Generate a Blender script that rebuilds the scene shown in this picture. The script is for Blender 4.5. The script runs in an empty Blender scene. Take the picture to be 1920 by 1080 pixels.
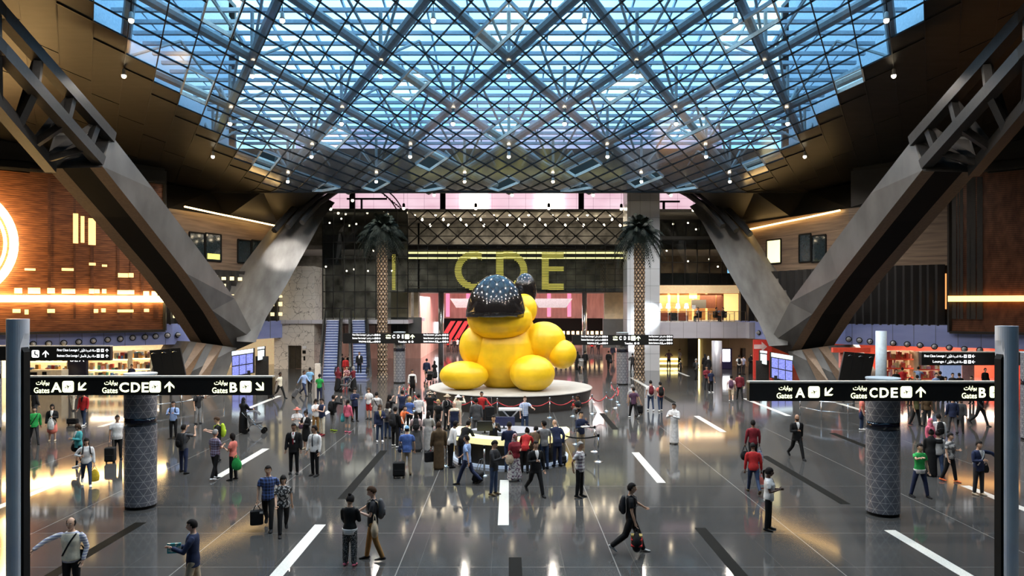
import bpy, bmesh, math, random
from math import sin, cos, pi, radians, sqrt, atan2
from mathutils import Vector, Matrix
random.seed(11)
S = bpy.context.scene
COL = S.collection

# ---------------------------------------------------------------- camera, sky, exposure, large lights
F = 1400.0            # focal length in pixels of the 1920 px wide photograph
CX, CY, CH = 954.0, 572.0, 6.0
cam_d = bpy.data.cameras.new('camera')
cam_d.sensor_width = 36.0
cam_d.lens = F / 1920.0 * 36.0
cam_d.shift_x = (960 - CX) / 1920.0
cam_d.shift_y = (CY - 540) / 1920.0
cam_d.clip_end = 500
cam = bpy.data.objects.new('camera', cam_d)
COL.objects.link(cam)
cam.location = (0, 0, CH)
cam.rotation_euler = (pi / 2, 0, 0)
S.camera = cam

S.view_settings.view_transform = 'Standard'
S.view_settings.look = 'None'
S.view_settings.gamma = 1.0
S.view_settings.use_curve_mapping = False
S.view_settings.exposure = 0.48
try:
    S.cycles.use_denoising = True
    S.cycles.max_bounces = 8
    S.cycles.glossy_bounces = 4
    S.cycles.transparent_max_bounces = 16
    S.cycles.caustics_reflective = False
    S.cycles.caustics_refractive = False
    S.cycles.sample_clamp_indirect = 6.0
except Exception:
    pass

W = bpy.data.worlds.new('sky')
S.world = W
W.use_nodes = True
wn = W.node_tree.nodes
wl = W.node_tree.links
wbg = wn['Background']
wtc = wn.new('ShaderNodeTexCoord')
wno = wn.new('ShaderNodeTexNoise')
wno.inputs['Scale'].default_value = 3.0
wrp = wn.new('ShaderNodeValToRGB')
wrp.color_ramp.elements[0].position = 0.35
wrp.color_ramp.elements[0].color = (0.20, 0.52, 0.80, 1)
wrp.color_ramp.elements[1].position = 0.7
wrp.color_ramp.elements[1].color = (0.50, 0.82, 0.92, 1)
wl.new(wtc.outputs['Generated'], wno.inputs['Vector'])
wl.new(wno.outputs['Fac'], wrp.inputs['Fac'])
wl.new(wrp.outputs['Color'], wbg.inputs['Color'])
wbg.inputs['Strength'].default_value = 3.4


def light(name, kind, loc, energy, color=(1, 0.85, 0.65), size=0.3, rot=(0, 0, 0), size_y=None, spot=1.2, label=None):
    d = bpy.data.lights.new(name, kind)
    d.energy = energy
    d.color = color
    if kind == 'AREA':
        d.shape = 'RECTANGLE'
        d.size = size
        d.size_y = size_y or size
    elif kind in ('POINT', 'SPOT'):
        d.shadow_soft_size = size
        if kind == 'SPOT':
            d.spot_size = spot
            d.spot_blend = 0.6
    o = bpy.data.objects.new(name, d)
    COL.objects.link(o)
    o.location = loc
    o.rotation_euler = rot
    return o


# rows of ceiling lights of the shops, the passage and the upper floors (where those rooms have their lamps)
ROOM_LIGHTS = [
    # x, y, z, energy, size_x, size_y, colour
    (-34, 60, 2.9, 1500, 12, 3, (1, 0.85, 0.65)),
    (33, 60, 2.9, 1100, 12, 3, (1, 0.72, 0.55)),
    (0, 88, 7.0, 2600, 22, 12, (1, 0.80, 0.78)),
    (18, 76, 2.8, 500, 9, 4, (1, 0.85, 0.6)),
    (17, 76, 7.0, 500, 9, 4, (1, 0.75, 0.45)),
    (18, 76, 11.0, 120, 9, 4, (1, 0.8, 0.55)),
    (-13, 77, 10.9, 220, 8, 5, (1, 0.9, 0.75)),
    (1.5, 77, 14.9, 260, 20, 4, (1, 0.85, 0.65)),
    (1.5, 77, 11.2, 200, 20, 4, (1, 0.9, 0.7)),
    (-14, 78, 4.4, 500, 8, 6, (1, 0.85, 0.65)),
]
for i, (x, y, z, e, sx, sy, c) in enumerate(ROOM_LIGHTS):
    light('room_ceiling_light', 'AREA', (x, y, z), e * 1.9, c, sx, (0, 0, 0), sy)

light('lift_tower_fill', 'SPOT', (-19.5, 61, 14.0), 4200, (1, .93, .85), .3, (radians(50), 0, 0), spot=.75)  # added fill without a fixture, brightens the marble tower front


# ---------------------------------------------------------------- helpers
def at(px, py, d):
    return Vector(((px - CX) * d / F, d, CH - (py - CY) * d / F))


def floor_at(px, py):
    d = CH * F / (py - CY)
    return Vector(((px - CX) * d / F, d, 0.0))


MATS = {}


def nodes_of(m):
    m.use_nodes = True
    nt = m.node_tree
    return nt, nt.nodes, nt.links, nt.nodes['Principled BSDF']


def mat(name, col=(0.5, 0.5, 0.5), rough=0.5, metal=0.0, emit=None, es=0.0, var=0.12, scale=6.0, bump=0.0, spec=0.5, coat=0.0):
    if name in MATS:
        return MATS[name]
    m = bpy.data.materials.new(name)
    nt, N, L, b = nodes_of(m)
    b.inputs['Roughness'].default_value = rough
    b.inputs['Metallic'].default_value = metal
    b.inputs['Specular IOR Level'].default_value = spec
    if coat:
        b.inputs['Coat Weight'].default_value = coat
        b.inputs['Coat Roughness'].default_value = 0.05
    c1 = tuple(max(0, c * (1 - var)) for c in col) + (1,)
    c2 = tuple(min(1, c * (1 + var)) for c in col) + (1,)
    tc = N.new('ShaderNodeTexCoord')
    no = N.new('ShaderNodeTexNoise')
    no.inputs['Scale'].default_value = scale
    no.inputs['Detail'].default_value = 4
    rp = N.new('ShaderNodeValToRGB')
    rp.color_ramp.elements[0].color = c1
    rp.color_ramp.elements[1].color = c2
    rp.color_ramp.elements[0].position = 0.3
    rp.color_ramp.elements[1].position = 0.7
    L.new(tc.outputs['Object'], no.inputs['Vector'])
    L.new(no.outputs['Fac'], rp.inputs['Fac'])
    L.new(rp.outputs['Color'], b.inputs['Base Color'])
    if bump:
        bp = N.new('ShaderNodeBump')
        bp.inputs['Strength'].default_value = bump
        L.new(no.outputs['Fac'], bp.inputs['Height'])
        L.new(bp.outputs['Normal'], b.inputs['Normal'])
    if emit is not None:
        b.inputs['Emission Color'].default_value = tuple(emit) + (1,)
        b.inputs['Emission Strength'].default_value = es
    MATS[name] = m
    return m


def math_node(N, L, op, a, b=None, c=None):
    n = N.new('ShaderNodeMath')
    n.operation = op
    for i, v in enumerate((a, b, c)):
        if v is None:
            continue
        if isinstance(v, (int, float)):
            n.inputs[i].default_value = v
        else:
            L.new(v, n.inputs[i])
    return n.outputs[0]


def line_mask(N, L, v, period, width, offset=0.0):
    """1 on lines of the given width every period along v"""
    a = math_node(N, L, 'ADD', v, offset)
    a = math_node(N, L, 'DIVIDE', a, period)
    a = math_node(N, L, 'FRACT', a)
    a = math_node(N, L, 'SUBTRACT', a, 0.5)
    a = math_node(N, L, 'ABSOLUTE', a)
    return math_node(N, L, 'GREATER_THAN', a, 0.5 - width / period / 2)


def mixc(N, L, fac, c1, c2):
    n = N.new('ShaderNodeMixRGB')
    for i, v in ((0, fac), (1, c1), (2, c2)):
        if isinstance(v, tuple):
            n.inputs[i].default_value = v + (1,) if len(v) == 3 else v
        elif isinstance(v, (int, float)):
            n.inputs[i].default_value = v
        else:
            L.new(v, n.inputs[i])
    return n.outputs[0]


class MB:
    """collects geometry in world (or local) coordinates, builds one mesh object"""

    def __init__(s):
        s.v, s.f, s.m = [], [], []

    def add(s, verts, faces, mi=0):
        o = len(s.v)
        s.v += [tuple(p) for p in verts]
        for f in faces:
            s.f.append(tuple(i + o for i in f))
            s.m.append(mi)

    def quad(s, a, b, c, d, mi=0):
        s.add([a, b, c, d], [(0, 1, 2, 3)], mi)

    def hexa(s, p, mi=0):
        """8 points: bottom ring 0-3, top ring 4-7"""
        s.add(p, [(3, 2, 1, 0), (4, 5, 6, 7), (0, 1, 5, 4), (1, 2, 6, 5), (2, 3, 7, 6), (3, 0, 4, 7)], mi)

    def box(s, x0, x1, y0, y1, z0, z1, mi=0):
        s.hexa([(x0, y0, z0), (x1, y0, z0), (x1, y1, z0), (x0, y1, z0),
                (x0, y0, z1), (x1, y0, z1), (x1, y1, z1), (x0, y1, z1)], mi)

    def bevbox(s, x0, x1, y0, y1, z0, z1, b, mi=0):
        """box with chamfered vertical edges and top/bottom rims"""
        def ring(k, z):
            return [(x0 + k + b, y0 + k, z), (x1 - k - b, y0 + k, z), (x1 - k, y0 + k + b, z), (x1 - k, y1 - k - b, z),
                    (x1 - k - b, y1 - k, z), (x0 + k + b, y1 - k, z), (x0 + k, y1 - k - b, z), (x0 + k, y0 + k + b, z)]
        s.loft([ring(b, z0), ring(0, z0 + b), ring(0, z1 - b), ring(b, z1)], mi)

    def beam(s, p0, p1, w, h, mi=0, up=(0, 0, 1)):
        p0, p1 = Vector(p0), Vector(p1)
        t = (p1 - p0)
        if t.length < 1e-6:
            return
        t.normalize()
        u = t.cross(Vector(up))
        if u.length < 1e-4:
            u = t.cross(Vector((1, 0, 0)))
        u.normalize()
        v = u.cross(t)
        c = [(-w / 2, -h / 2), (w / 2, -h / 2), (w / 2, h / 2), (-w / 2, h / 2)]
        s.hexa([p0 + u * a + v * b for a, b in c] + [p1 + u * a + v * b for a, b in c], mi)

    def loft(s, rings, mi=0, cap=True):
        n = len(rings[0])
        o = len(s.v)
        for r in rings:
            s.v += [tuple(p) for p in r]
        for k in range(len(rings) - 1):
            for i in range(n):
                j = (i + 1) % n
                s.f.append((o + k * n + i, o + k * n + j, o + (k + 1) * n + j, o + (k + 1) * n + i))
                s.m.append(mi)
        if cap:
            s.f.append(tuple(o + i for i in range(n))[::-1])
            s.m.append(mi)
            e = o + (len(rings) - 1) * n
            s.f.append(tuple(e + i for i in range(n)))
            s.m.append(mi)

    def tube(s, pts, rad, n=8, mi=0, ref=(1, 0, 0), dome=True):
        """swept tube; rad entries are r or (ru, rv); u follows ref"""
        pts = [Vector(p) for p in pts]
        rad = [(r, r) if isinstance(r, (int, float)) else r for r in rad]
        ref = Vector(ref)
        rings = []
        K = len(pts)

        def frame(i):
            if i == 0:
                t = pts[1] - pts[0]
            elif i == K - 1:
                t = pts[-1] - pts[-2]
            else:
                t = (pts[i + 1] - pts[i]).normalized() + (pts[i] - pts[i - 1]).normalized()
            if t.length < 1e-7:
                t = Vector((0, 0, 1))
            t.normalize()
            u = ref - t * ref.dot(t)
            if u.length < 1e-3:
                r2 = Vector((0, 1, 0))
                u = r2 - t * r2.dot(t)
            u.normalize()
            return t, u, t.cross(u)

        def ring(p, u, v, ru, rv):
            return [p + u * (ru * cos(2 * pi * k / n)) + v * (rv * sin(2 * pi * k / n)) for k in range(n)]
        for i in range(K):
            t, u, v = frame(i)
            ru, rv = rad[i]
            if i == 0 and dome:
                m = min(ru, rv)
                rings.append(ring(pts[0] - t * m * 0.75, u, v, ru * 0.45, rv * 0.45))
                rings.append(ring(pts[0] - t * m * 0.35, u, v, ru * 0.85, rv * 0.85))
            rings.append(ring(pts[i], u, v, ru, rv))
            if i == K - 1 and dome:
                m = min(ru, rv)
                rings.append(ring(pts[i] + t * m * 0.35, u, v, ru * 0.85, rv * 0.85))
                rings.append(ring(pts[i] + t * m * 0.75, u, v, ru * 0.45, rv * 0.45))
        s.loft(rings, mi)

    def cyl(s, p0, p1, r, n=10, mi=0, r1=None):
        s.tube([p0, p1], [r, r if r1 is None else r1], n, mi, (1, 0, 0) if abs((Vector(p1) - Vector(p0)).normalized().x) < 0.9 else (0, 1, 0), dome=False)

    def lathe(s, prof, n=24, c=(0, 0, 0), mi=0):
        s.loft([[(c[0] + r * cos(2 * pi * k / n), c[1] + r * sin(2 * pi * k / n), c[2] + z) for k in range(n)] for r, z in prof], mi)

    def ball(s, c, r, n=10, mi=0):
        if isinstance(r, (int, float)):
            r = (r, r, r)
        m = max(4, n // 2)
        rings = []
        for j in range(m + 1):
            a = -pi / 2 + pi * (j + 0.0) / m
            k = max(cos(a), 0.02)
            rings.append([(c[0] + r[0] * k * cos(2 * pi * i / n), c[1] + r[1] * k * sin(2 * pi * i / n), c[2] + r[2] * sin(a)) for i in range(n)])
        s.loft(rings, mi)

    def build(s, name, mats, parent=None, smooth=False, origin=None):
        me = bpy.data.meshes.new(name)
        used = sorted({i for f in s.f for i in f})
        if len(used) < len(s.v):
            ix = {k: n for n, k in enumerate(used)}
            s.v = [s.v[k] for k in used]
            s.f = [tuple(ix[i] for i in f) for f in s.f]
        org = Vector((0, 0, 0))
        if parent is not None:
            org = parent.get('_o', None)
            org = Vector(org) if org is not None else Vector((0, 0, 0))
        elif origin is not None:
            org = Vector(origin)
        me.from_pydata([tuple(Vector(p) - org) for p in s.v], [], s.f)
        if not isinstance(mats, (list, tuple)):
            mats = [mats]
        for m in mats:
            me.materials.append(m)
        if len(mats) > 1:
            me.polygons.foreach_set('material_index', s.m)
        if smooth:
            me.polygons.foreach_set('use_smooth', [True] * len(me.polygons))
        me.update()
        o = bpy.data.objects.new(name, me)
        COL.objects.link(o)
        if parent is not None:
            o.parent = parent
            if parent.get('_p'):
                o['_o'] = parent['_o']
        elif origin is not None:
            o.location = org
            o['_o'] = tuple(org)
        o['_p'] = 1
        if '_o' not in o:
            o['_o'] = (0.0, 0.0, 0.0) if parent is None else parent.get('_o', (0.0, 0.0, 0.0))
        return o


def fix_normals(o):
    bm = bmesh.new()
    bm.from_mesh(o.data)
    bmesh.ops.recalc_face_normals(bm, faces=bm.faces)
    bm.to_mesh(o.data)
    bm.free()
    return o


def tag(o, label, cat, group=None, kind=None):
    o['label'] = label
    o['category'] = cat
    if group:
        o['group'] = group
    if kind:
        o['kind'] = kind
    return o


def thing(name, loc, label, cat, group=None):
    o = bpy.data.objects.new(name, None)
    COL.objects.link(o)
    o.location = loc
    o['_o'] = tuple(loc)
    o['_p'] = 1
    o.empty_display_size = 0.2
    return tag(o, label, cat, group)


def struct(mb, name, mats, smooth=False):
    o = mb.build(name, mats, smooth=smooth)
    o['kind'] = 'structure'
    return o


def copy_tree(o, parent=None):
    c = o.copy()
    COL.objects.link(c)
    if parent is not None:
        c.parent = parent
    for ch in list(o.children):
        copy_tree(ch, c)
    return c


# Arabic letters need their joined shapes and right-to-left order
AR = {'ا': ('\ufe8d', '\ufe8e'), 'أ': ('\ufe83', '\ufe84'), 'د': ('\ufea9', '\ufeaa'), 'ر': ('\ufead', '\ufeae'), 'و': ('\ufeed', '\ufeee'),
      'ة': ('\ufe93', '\ufe94'), 'ى': ('\ufeef', '\ufef0')}
for ch, base in (('ب', 0xfe8f), ('ت', 0xfe95), ('ج', 0xfe9d), ('س', 0xfeb1), ('ص', 0xfeb9), ('ع', 0xfec9), ('ل', 0xfedd), ('م', 0xfee1), ('ن', 0xfee5), ('ي', 0xfef1)):
    AR[ch] = tuple(chr(base + k) for k in range(4))


def arabic(s):
    out = []
    for w in s.split(' '):
        r = ''
        for i, ch in enumerate(w):
            fm = AR.get(ch)
            if fm is None:
                r += ch
                continue
            prev = i > 0 and w[i - 1] in AR and len(AR[w[i - 1]]) == 4
            nxt = i < len(w) - 1 and w[i + 1] in AR and len(fm) == 4
            r += fm[3] if prev and nxt else fm[2] if nxt else fm[1] if prev else fm[0]
        out.append(r[::-1])
    return ' '.join(out[::-1])


TXT_CACHE = {}


def text_geo(s, bold=0.0):
    key = (s, bold)
    if key in TXT_CACHE:
        return TXT_CACHE[key]
    cu = bpy.data.curves.new('text', 'FONT')
    cu.body = s
    cu.resolution_u = 3
    cu.offset = bold
    o = bpy.data.objects.new('text', cu)
    COL.objects.link(o)
    dg = bpy.context.evaluated_depsgraph_get()
    me = bpy.data.meshes.new_from_object(o.evaluated_get(dg))
    vs = [v.co.copy() for v in me.vertices]
    fs = [tuple(p.vertices) for p in me.polygons]
    bpy.data.objects.remove(o)
    bpy.data.curves.remove(cu)
    bpy.data.meshes.remove(me)
    TXT_CACHE[key] = (vs, fs)
    return vs, fs


def text_fit(mb, s, x0, x1, z0, z1, y, mi=0, bold=0.0, sx=(1, 0, 0)):
    """text stretched to the box x0..x1, z0..z1 on the plane facing the hall at depth y"""
    vs, fs = text_geo(s, bold)
    if not vs:
        return
    a0, a1 = min(v.x for v in vs), max(v.x for v in vs)
    b0, b1 = min(v.y for v in vs), max(v.y for v in vs)
    mb.add([(x0 + (v.x - a0) / (a1 - a0) * (x1 - x0), y, z0 + (v.y - b0) / (b1 - b0) * (z1 - z0)) for v in vs], fs, mi)


def text_px(mb, s, px0, px1, py0, py1, d, mi=0, bold=0.0):
    a, b = at(px0, py1, d), at(px1, py0, d)
    text_fit(mb, s, a.x, b.x, a.z, b.z, d, mi, bold)
# ================================================================ materials of the place
def m_floor():
    m = bpy.data.materials.new('polished_terrazzo')
    nt, N, L, b = nodes_of(m)
    tc = N.new('ShaderNodeTexCoord')
    sp = N.new('ShaderNodeSeparateXYZ')
    L.new(tc.outputs['Object'], sp.inputs[0])
    x, y = sp.outputs[0], sp.outputs[1]
    n1 = N.new('ShaderNodeTexNoise')
    n1.inputs['Scale'].default_value = 48
    n1.inputs['Detail'].default_value = 6
    L.new(tc.outputs['Object'], n1.inputs['Vector'])
    n2 = N.new('ShaderNodeTexNoise')
    n2.inputs['Scale'].default_value = 0.35
    L.new(tc.outputs['Object'], n2.inputs['Vector'])
    rp = N.new('ShaderNodeValToRGB')
    rp.color_ramp.elements[0].position = 0.35
    rp.color_ramp.elements[0].color = (0.032, 0.033, 0.036, 1)
    rp.color_ramp.elements[1].position = 0.68
    rp.color_ramp.elements[1].color = (0.082, 0.080, 0.076, 1)
    L.new(n1.outputs['Fac'], rp.inputs['Fac'])
    c = mixc(N, L, math_node(N, L, 'MULTIPLY', n2.outputs['Fac'], 0.35), rp.outputs['Color'], (0.10, 0.095, 0.085))
    g1 = line_mask(N, L, x, 5.0, 0.025, 2.5 + 0.02)
    g2 = line_mask(N, L, y, 2.55, 0.022, 0.75)
    g3 = line_mask(N, L, x, 1.6667, 0.012, 0.4)
    g = math_node(N, L, 'MAXIMUM', math_node(N, L, 'MULTIPLY', g1, 0.8), math_node(N, L, 'MULTIPLY', g2, 0.4))
    g = math_node(N, L, 'MAXIMUM', g, math_node(N, L, 'MULTIPLY', g3, 0.12))
    L.new(mixc(N, L, g, c, (0.30, 0.29, 0.27)), b.inputs['Base Color'])
    b.inputs['Roughness'].default_value = 0.13
    b.inputs['Specular IOR Level'].default_value = 0.5
    r = math_node(N, L, 'MULTIPLY_ADD', n2.outputs['Fac'], 0.07, 0.045)
    L.new(r, b.inputs['Roughness'])
    return m


def m_glass(name, tint, gloss=0.25, rough=0.03):
    m = bpy.data.materials.new(name)
    m.use_nodes = True
    nt = m.node_tree
    N, L = nt.nodes, nt.links
    N.clear()
    out = N.new('ShaderNodeOutputMaterial')
    tr = N.new('ShaderNodeBsdfTransparent')
    no = N.new('ShaderNodeTexNoise')
    no.inputs['Scale'].default_value = 0.4
    tc = N.new('ShaderNodeTexCoord')
    L.new(tc.outputs['Object'], no.inputs['Vector'])
    L.new(mixc(N, L, no.outputs['Fac'], tuple(t * 0.85 for t in tint), tuple(min(1, t * 1.12) for t in tint)), tr.inputs['Color'])
    gl = N.new('ShaderNodeBsdfGlossy')
    gl.inputs['Color'].default_value = (0.9, 0.9, 0.9, 1)
    gl.inputs['Roughness'].default_value = rough
    lw = N.new('ShaderNodeLayerWeight')
    lw.inputs['Blend'].default_value = 0.5
    fac = math_node(N, L, 'POWER', lw.outputs['Facing'], 5.0)
    fac = math_node(N, L, 'MULTIPLY_ADD', fac, 0.85, gloss)
    mx = N.new('ShaderNodeMixShader')
    L.new(fac, mx.inputs[0])
    L.new(tr.outputs[0], mx.inputs[1])
    L.new(gl.outputs[0], mx.inputs[2])
    L.new(mx.outputs[0], out.inputs['Surface'])
    MATS[name] = m
    return m


def m_frit(name, tint):
    """fritted glass: clear when looked at squarely, a grey sheen at a glancing angle"""
    m = m_glass(name, tint, 0.06, 0.12)
    nt = m.node_tree
    N, L = nt.nodes, nt.links
    out = [n for n in N if n.type == 'OUTPUT_MATERIAL'][0]
    old = out.inputs['Surface'].links[0].from_socket
    df = N.new('ShaderNodeBsdfDiffuse')
    df.inputs['Color'].default_value = (0.28, 0.32, 0.42, 1)
    gl = N.new('ShaderNodeBsdfGlossy')
    gl.inputs['Roughness'].default_value = 0.16
    gl.inputs['Color'].default_value = (0.7, 0.72, 0.78, 1)
    m1 = N.new('ShaderNodeMixShader')
    m1.inputs[0].default_value = 0.5
    L.new(df.outputs[0], m1.inputs[1])
    L.new(gl.outputs[0], m1.inputs[2])
    lw = N.new('ShaderNodeLayerWeight')
    mr = N.new('ShaderNodeMapRange')
    mr.interpolation_type = 'SMOOTHSTEP'
    mr.inputs['From Min'].default_value = 0.51
    mr.inputs['From Max'].default_value = 0.79
    mr.inputs['To Min'].default_value = 0.04
    mr.inputs['To Max'].default_value = 0.84
    L.new(lw.outputs['Facing'], mr.inputs['Value'])
    m2 = N.new('ShaderNodeMixShader')
    L.new(mr.outputs[0], m2.inputs[0])
    L.new(old, m2.inputs[1])
    L.new(m1.outputs[0], m2.inputs[2])
    L.new(m2.outputs[0], out.inputs['Surface'])
    return m


def m_bands(name, c1, c2, axis, period, rough=0.4, metal=0.0, spec=0.5, emit=0.0, seam=None, noise=(1, 1, 12)):
    """wood, brushed metal or fine mesh: stretched noise between two colours plus optional seams along an axis"""
    m = bpy.data.materials.new(name)
    nt, N, L, b = nodes_of(m)
    tc = N.new('ShaderNodeTexCoord')
    mp = N.new('ShaderNodeMapping')
    mp.inputs['Scale'].default_value = noise
    L.new(tc.outputs['Object'], mp.inputs['Vector'])
    no = N.new('ShaderNodeTexNoise')
    no.inputs['Scale'].default_value = 1.0
    no.inputs['Detail'].default_value = 5
    L.new(mp.outputs[0], no.inputs['Vector'])
    rp = N.new('ShaderNodeValToRGB')
    rp.color_ramp.elements[0].color = c1 + (1,)
    rp.color_ramp.elements[1].color = c2 + (1,)
    rp.color_ramp.elements[0].position = 0.3
    rp.color_ramp.elements[1].position = 0.7
    L.new(no.outputs['Fac'], rp.inputs['Fac'])
    c = rp.outputs['Color']
    if seam:
        sp = N.new('ShaderNodeSeparateXYZ')
        L.new(tc.outputs['Object'], sp.inputs[0])
        for ax, per, wid in seam:
            c = mixc(N, L, math_node(N, L, 'MULTIPLY', line_mask(N, L, sp.outputs[ax], per, wid), 0.75), c, tuple(k * 0.25 for k in c1))
    L.new(c, b.inputs['Base Color'])
    b.inputs['Roughness'].default_value = rough
    b.inputs['Metallic'].default_value = metal
    b.inputs['Specular IOR Level'].default_value = spec
    if emit:
        L.new(c, b.inputs['Emission Color'])
        b.inputs['Emission Strength'].default_value = emit
    MATS[name] = m
    return m


def m_lattice_pillar():
    m = bpy.data.materials.new('pillar_triangle_lattice')
    nt, N, L, b = nodes_of(m)
    tc = N.new('ShaderNodeTexCoord')
    sp = N.new('ShaderNodeSeparateXYZ')
    L.new(tc.outputs['Object'], sp.inputs[0])
    ang = math_node(N, L, 'ARCTAN2', sp.outputs[1], sp.outputs[0])
    u = math_node(N, L, 'MULTIPLY', ang, 10 / (2 * pi))
    v = math_node(N, L, 'DIVIDE', sp.outputs[2], 0.205)
    l1 = line_mask(N, L, v, 1.0, 0.07, 0.0)
    hv = math_node(N, L, 'MULTIPLY', v, 0.5)
    l2 = line_mask(N, L, math_node(N, L, 'ADD', u, hv), 1.0, 0.06, 0.5)
    l3 = line_mask(N, L, math_node(N, L, 'SUBTRACT', u, hv), 1.0, 0.06, 0.5)
    k = math_node(N, L, 'MAXIMUM', l1, math_node(N, L, 'MAXIMUM', l2, l3))
    no = N.new('ShaderNodeTexNoise')
    no.inputs['Scale'].default_value = 3
    L.new(tc.outputs['Object'], no.inputs['Vector'])
    base = mixc(N, L, no.outputs['Fac'], (0.15, 0.16, 0.19), (0.23, 0.24, 0.28))
    L.new(mixc(N, L, math_node(N, L, 'MULTIPLY', k, 0.8), base, (0.62, 0.62, 0.64)), b.inputs['Base Color'])
    b.inputs['Roughness'].default_value = 0.32
    b.inputs['Metallic'].default_value = 0.35
    MATS[m.name] = m
    return m


def m_marble():
    m = bpy.data.materials.new('veined_pale_marble')
    nt, N, L, b = nodes_of(m)
    tc = N.new('ShaderNodeTexCoord')
    no = N.new('ShaderNodeTexNoise')
    no.inputs['Scale'].default_value = 1.3
    no.inputs['Detail'].default_value = 3
    L.new(tc.outputs['Object'], no.inputs['Vector'])
    v = N.new('ShaderNodeTexVoronoi')
    v.feature = 'DISTANCE_TO_EDGE'
    v.inputs['Scale'].default_value = 1.25
    ad = N.new('ShaderNodeVectorMath')
    ad.operation = 'ADD'
    L.new(tc.outputs['Object'], ad.inputs[0])
    L.new(no.outputs['Color'], ad.inputs[1])
    L.new(ad.outputs[0], v.inputs['Vector'])
    vein = math_node(N, L, 'LESS_THAN', v.outputs['Distance'], 0.016)
    sp = N.new('ShaderNodeSeparateXYZ')
    L.new(tc.outputs['Object'], sp.inputs[0])
    j = line_mask(N, L, sp.outputs[2], 1.15, 0.03)
    k = math_node(N, L, 'MAXIMUM', math_node(N, L, 'MULTIPLY', vein, 0.7), math_node(N, L, 'MULTIPLY', j, 0.35))
    base = mixc(N, L, no.outputs['Fac'], (0.66, 0.60, 0.54), (0.80, 0.75, 0.70))
    L.new(mixc(N, L, k, base, (0.10, 0.09, 0.08)), b.inputs['Base Color'])  # second spot, added to brighten the pier front
    b.inputs['Roughness'].default_value = 0.25
    MATS[m.name] = m
    return m


M_FLOOR = m_floor()
M_WHITE_STRIP = mat('white_stone_inlay', (0.75, 0.74, 0.68), 0.2, scale=30, var=0.15)
M_BLACK_STRIP = mat('black_stone_inlay', (0.008, 0.008, 0.007), 0.6, scale=30, spec=.03)
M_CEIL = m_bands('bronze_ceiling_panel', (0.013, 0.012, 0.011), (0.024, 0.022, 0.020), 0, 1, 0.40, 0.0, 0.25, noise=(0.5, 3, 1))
M_CEIL_GLASS = m_frit('fritted_blue_ceiling_glass', (0.56, 0.74, 0.93))
M_MULLION = mat('dark_mullion', (0.012, 0.012, 0.014), 0.4, 0.3)
M_WHITE_METAL = mat('white_painted_steel', (0.72, 0.74, 0.76), 0.4)
M_TRUSS = mat('grey_painted_truss', (0.42, 0.40, 0.39), 0.45, 0.1)
M_PURLIN = mat('grey_purlin', (0.42, 0.46, 0.52), 0.5)
M_STONE = m_bands('polished_grey_stone', (0.085, 0.082, 0.079), (0.145, 0.141, 0.137), 0, 1, 0.34, 0.05, 0.4, noise=(1.5, 0.6, 0.35))
M_BRONZE = mat('bronze_edge', (0.24, 0.17, 0.12), 0.4, 0.4)
M_DARK = mat('near_black_recess', (0.008, 0.008, 0.008), 0.6, spec=.12)
M_STEEL = mat('dark_painted_steel', (0.045, 0.042, 0.04), 0.4, 0.4)
M_WOOD = m_bands('honey_wood_cladding', (0.12, 0.08, 0.055), (0.25, 0.175, 0.12), 2, 1, 0.4, noise=(0.35, 0.35, 6), seam=((2, 1.2, 0.03),))
M_COPPER = m_bands('copper_mesh_screen', (0.13, 0.045, 0.024), (0.36, 0.145, 0.065), 2, 1, 0.35, 0.35, 0.6, noise=(1.2, 1.2, 9), seam=((2, 0.14, 0.03),))
M_COPPER_DARK = m_bands('red_brown_mesh_screen', (0.10, 0.04, 0.025), (0.26, 0.11, 0.06), 2, 1, 0.3, 0.35, 0.6, noise=(2.5, 2.5, 1.2), seam=((2, 0.14, 0.03),))
M_FASCIA = m_bands('blue_grey_fascia', (0.36, 0.43, 0.88), (0.44, 0.52, 0.96), 0, 1, 0.35, 0.3, noise=(0.5, 0.5, 2), seam=((0, 1.15, 0.03),))
M_FASCIA_GREY = m_bands('grey_lilac_fascia', (0.56, 0.54, 0.60), (0.66, 0.64, 0.70), 0, 1, 0.3, 0.2, noise=(0.3, 0.3, 1), seam=((0, 1.23, 0.03),))
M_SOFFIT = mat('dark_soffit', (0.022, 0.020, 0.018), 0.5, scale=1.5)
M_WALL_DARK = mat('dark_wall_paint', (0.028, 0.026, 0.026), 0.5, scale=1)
M_PIER = m_bands('pale_pier_panel', (0.60, 0.62, 0.66), (0.70, 0.72, 0.76), 2, 1, 0.25, 0.2, noise=(0.3, 0.3, 0.6), seam=((2, 1.55, 0.03), (0, 0.92, 0.025)))
M_WGLASS = m_glass('smoky_window_glass', (0.55, 0.58, 0.58), 0.10, 0.02)
M_RGLASS = m_glass('railing_glass', (0.85, 0.88, 0.88), 0.06, 0.02)
M_MARBLE = m_marble()
M_PILLAR = m_lattice_pillar()
M_LEDWARM = mat('warm_led_strip', (1, 0.8, 0.5), 0.5, emit=(1.0, 0.62, 0.22), es=9, var=0.03)
M_LEDYEL = mat('yellow_led_cove', (1, 0.9, 0.5), 0.5, emit=(1.0, 0.85, 0.35), es=4, var=0.03)
M_RINGLED = mat('ring_led', (1, 0.85, 0.55), 0.5, emit=(1.0, 0.66, 0.26), es=20, var=0.03)
M_PINK = m_bands('pink_glow_wall', (0.80, 0.50, 0.60), (1.0, 0.74, 0.84), 0, 1, 0.5, emit=0.72, noise=(0.25, 0.25, 0.5), seam=((0, 1.9, 0.03), (2, 0.9, 0.03)))  # emission stands in for pink light of the hall beyond
M_PINKHOT = mat('pale_glow_patch', (1, 0.92, 0.85), 0.5, emit=(1, 0.90, 0.80), es=1.6)  # brighter patches of the same painted-in wall light
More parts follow.
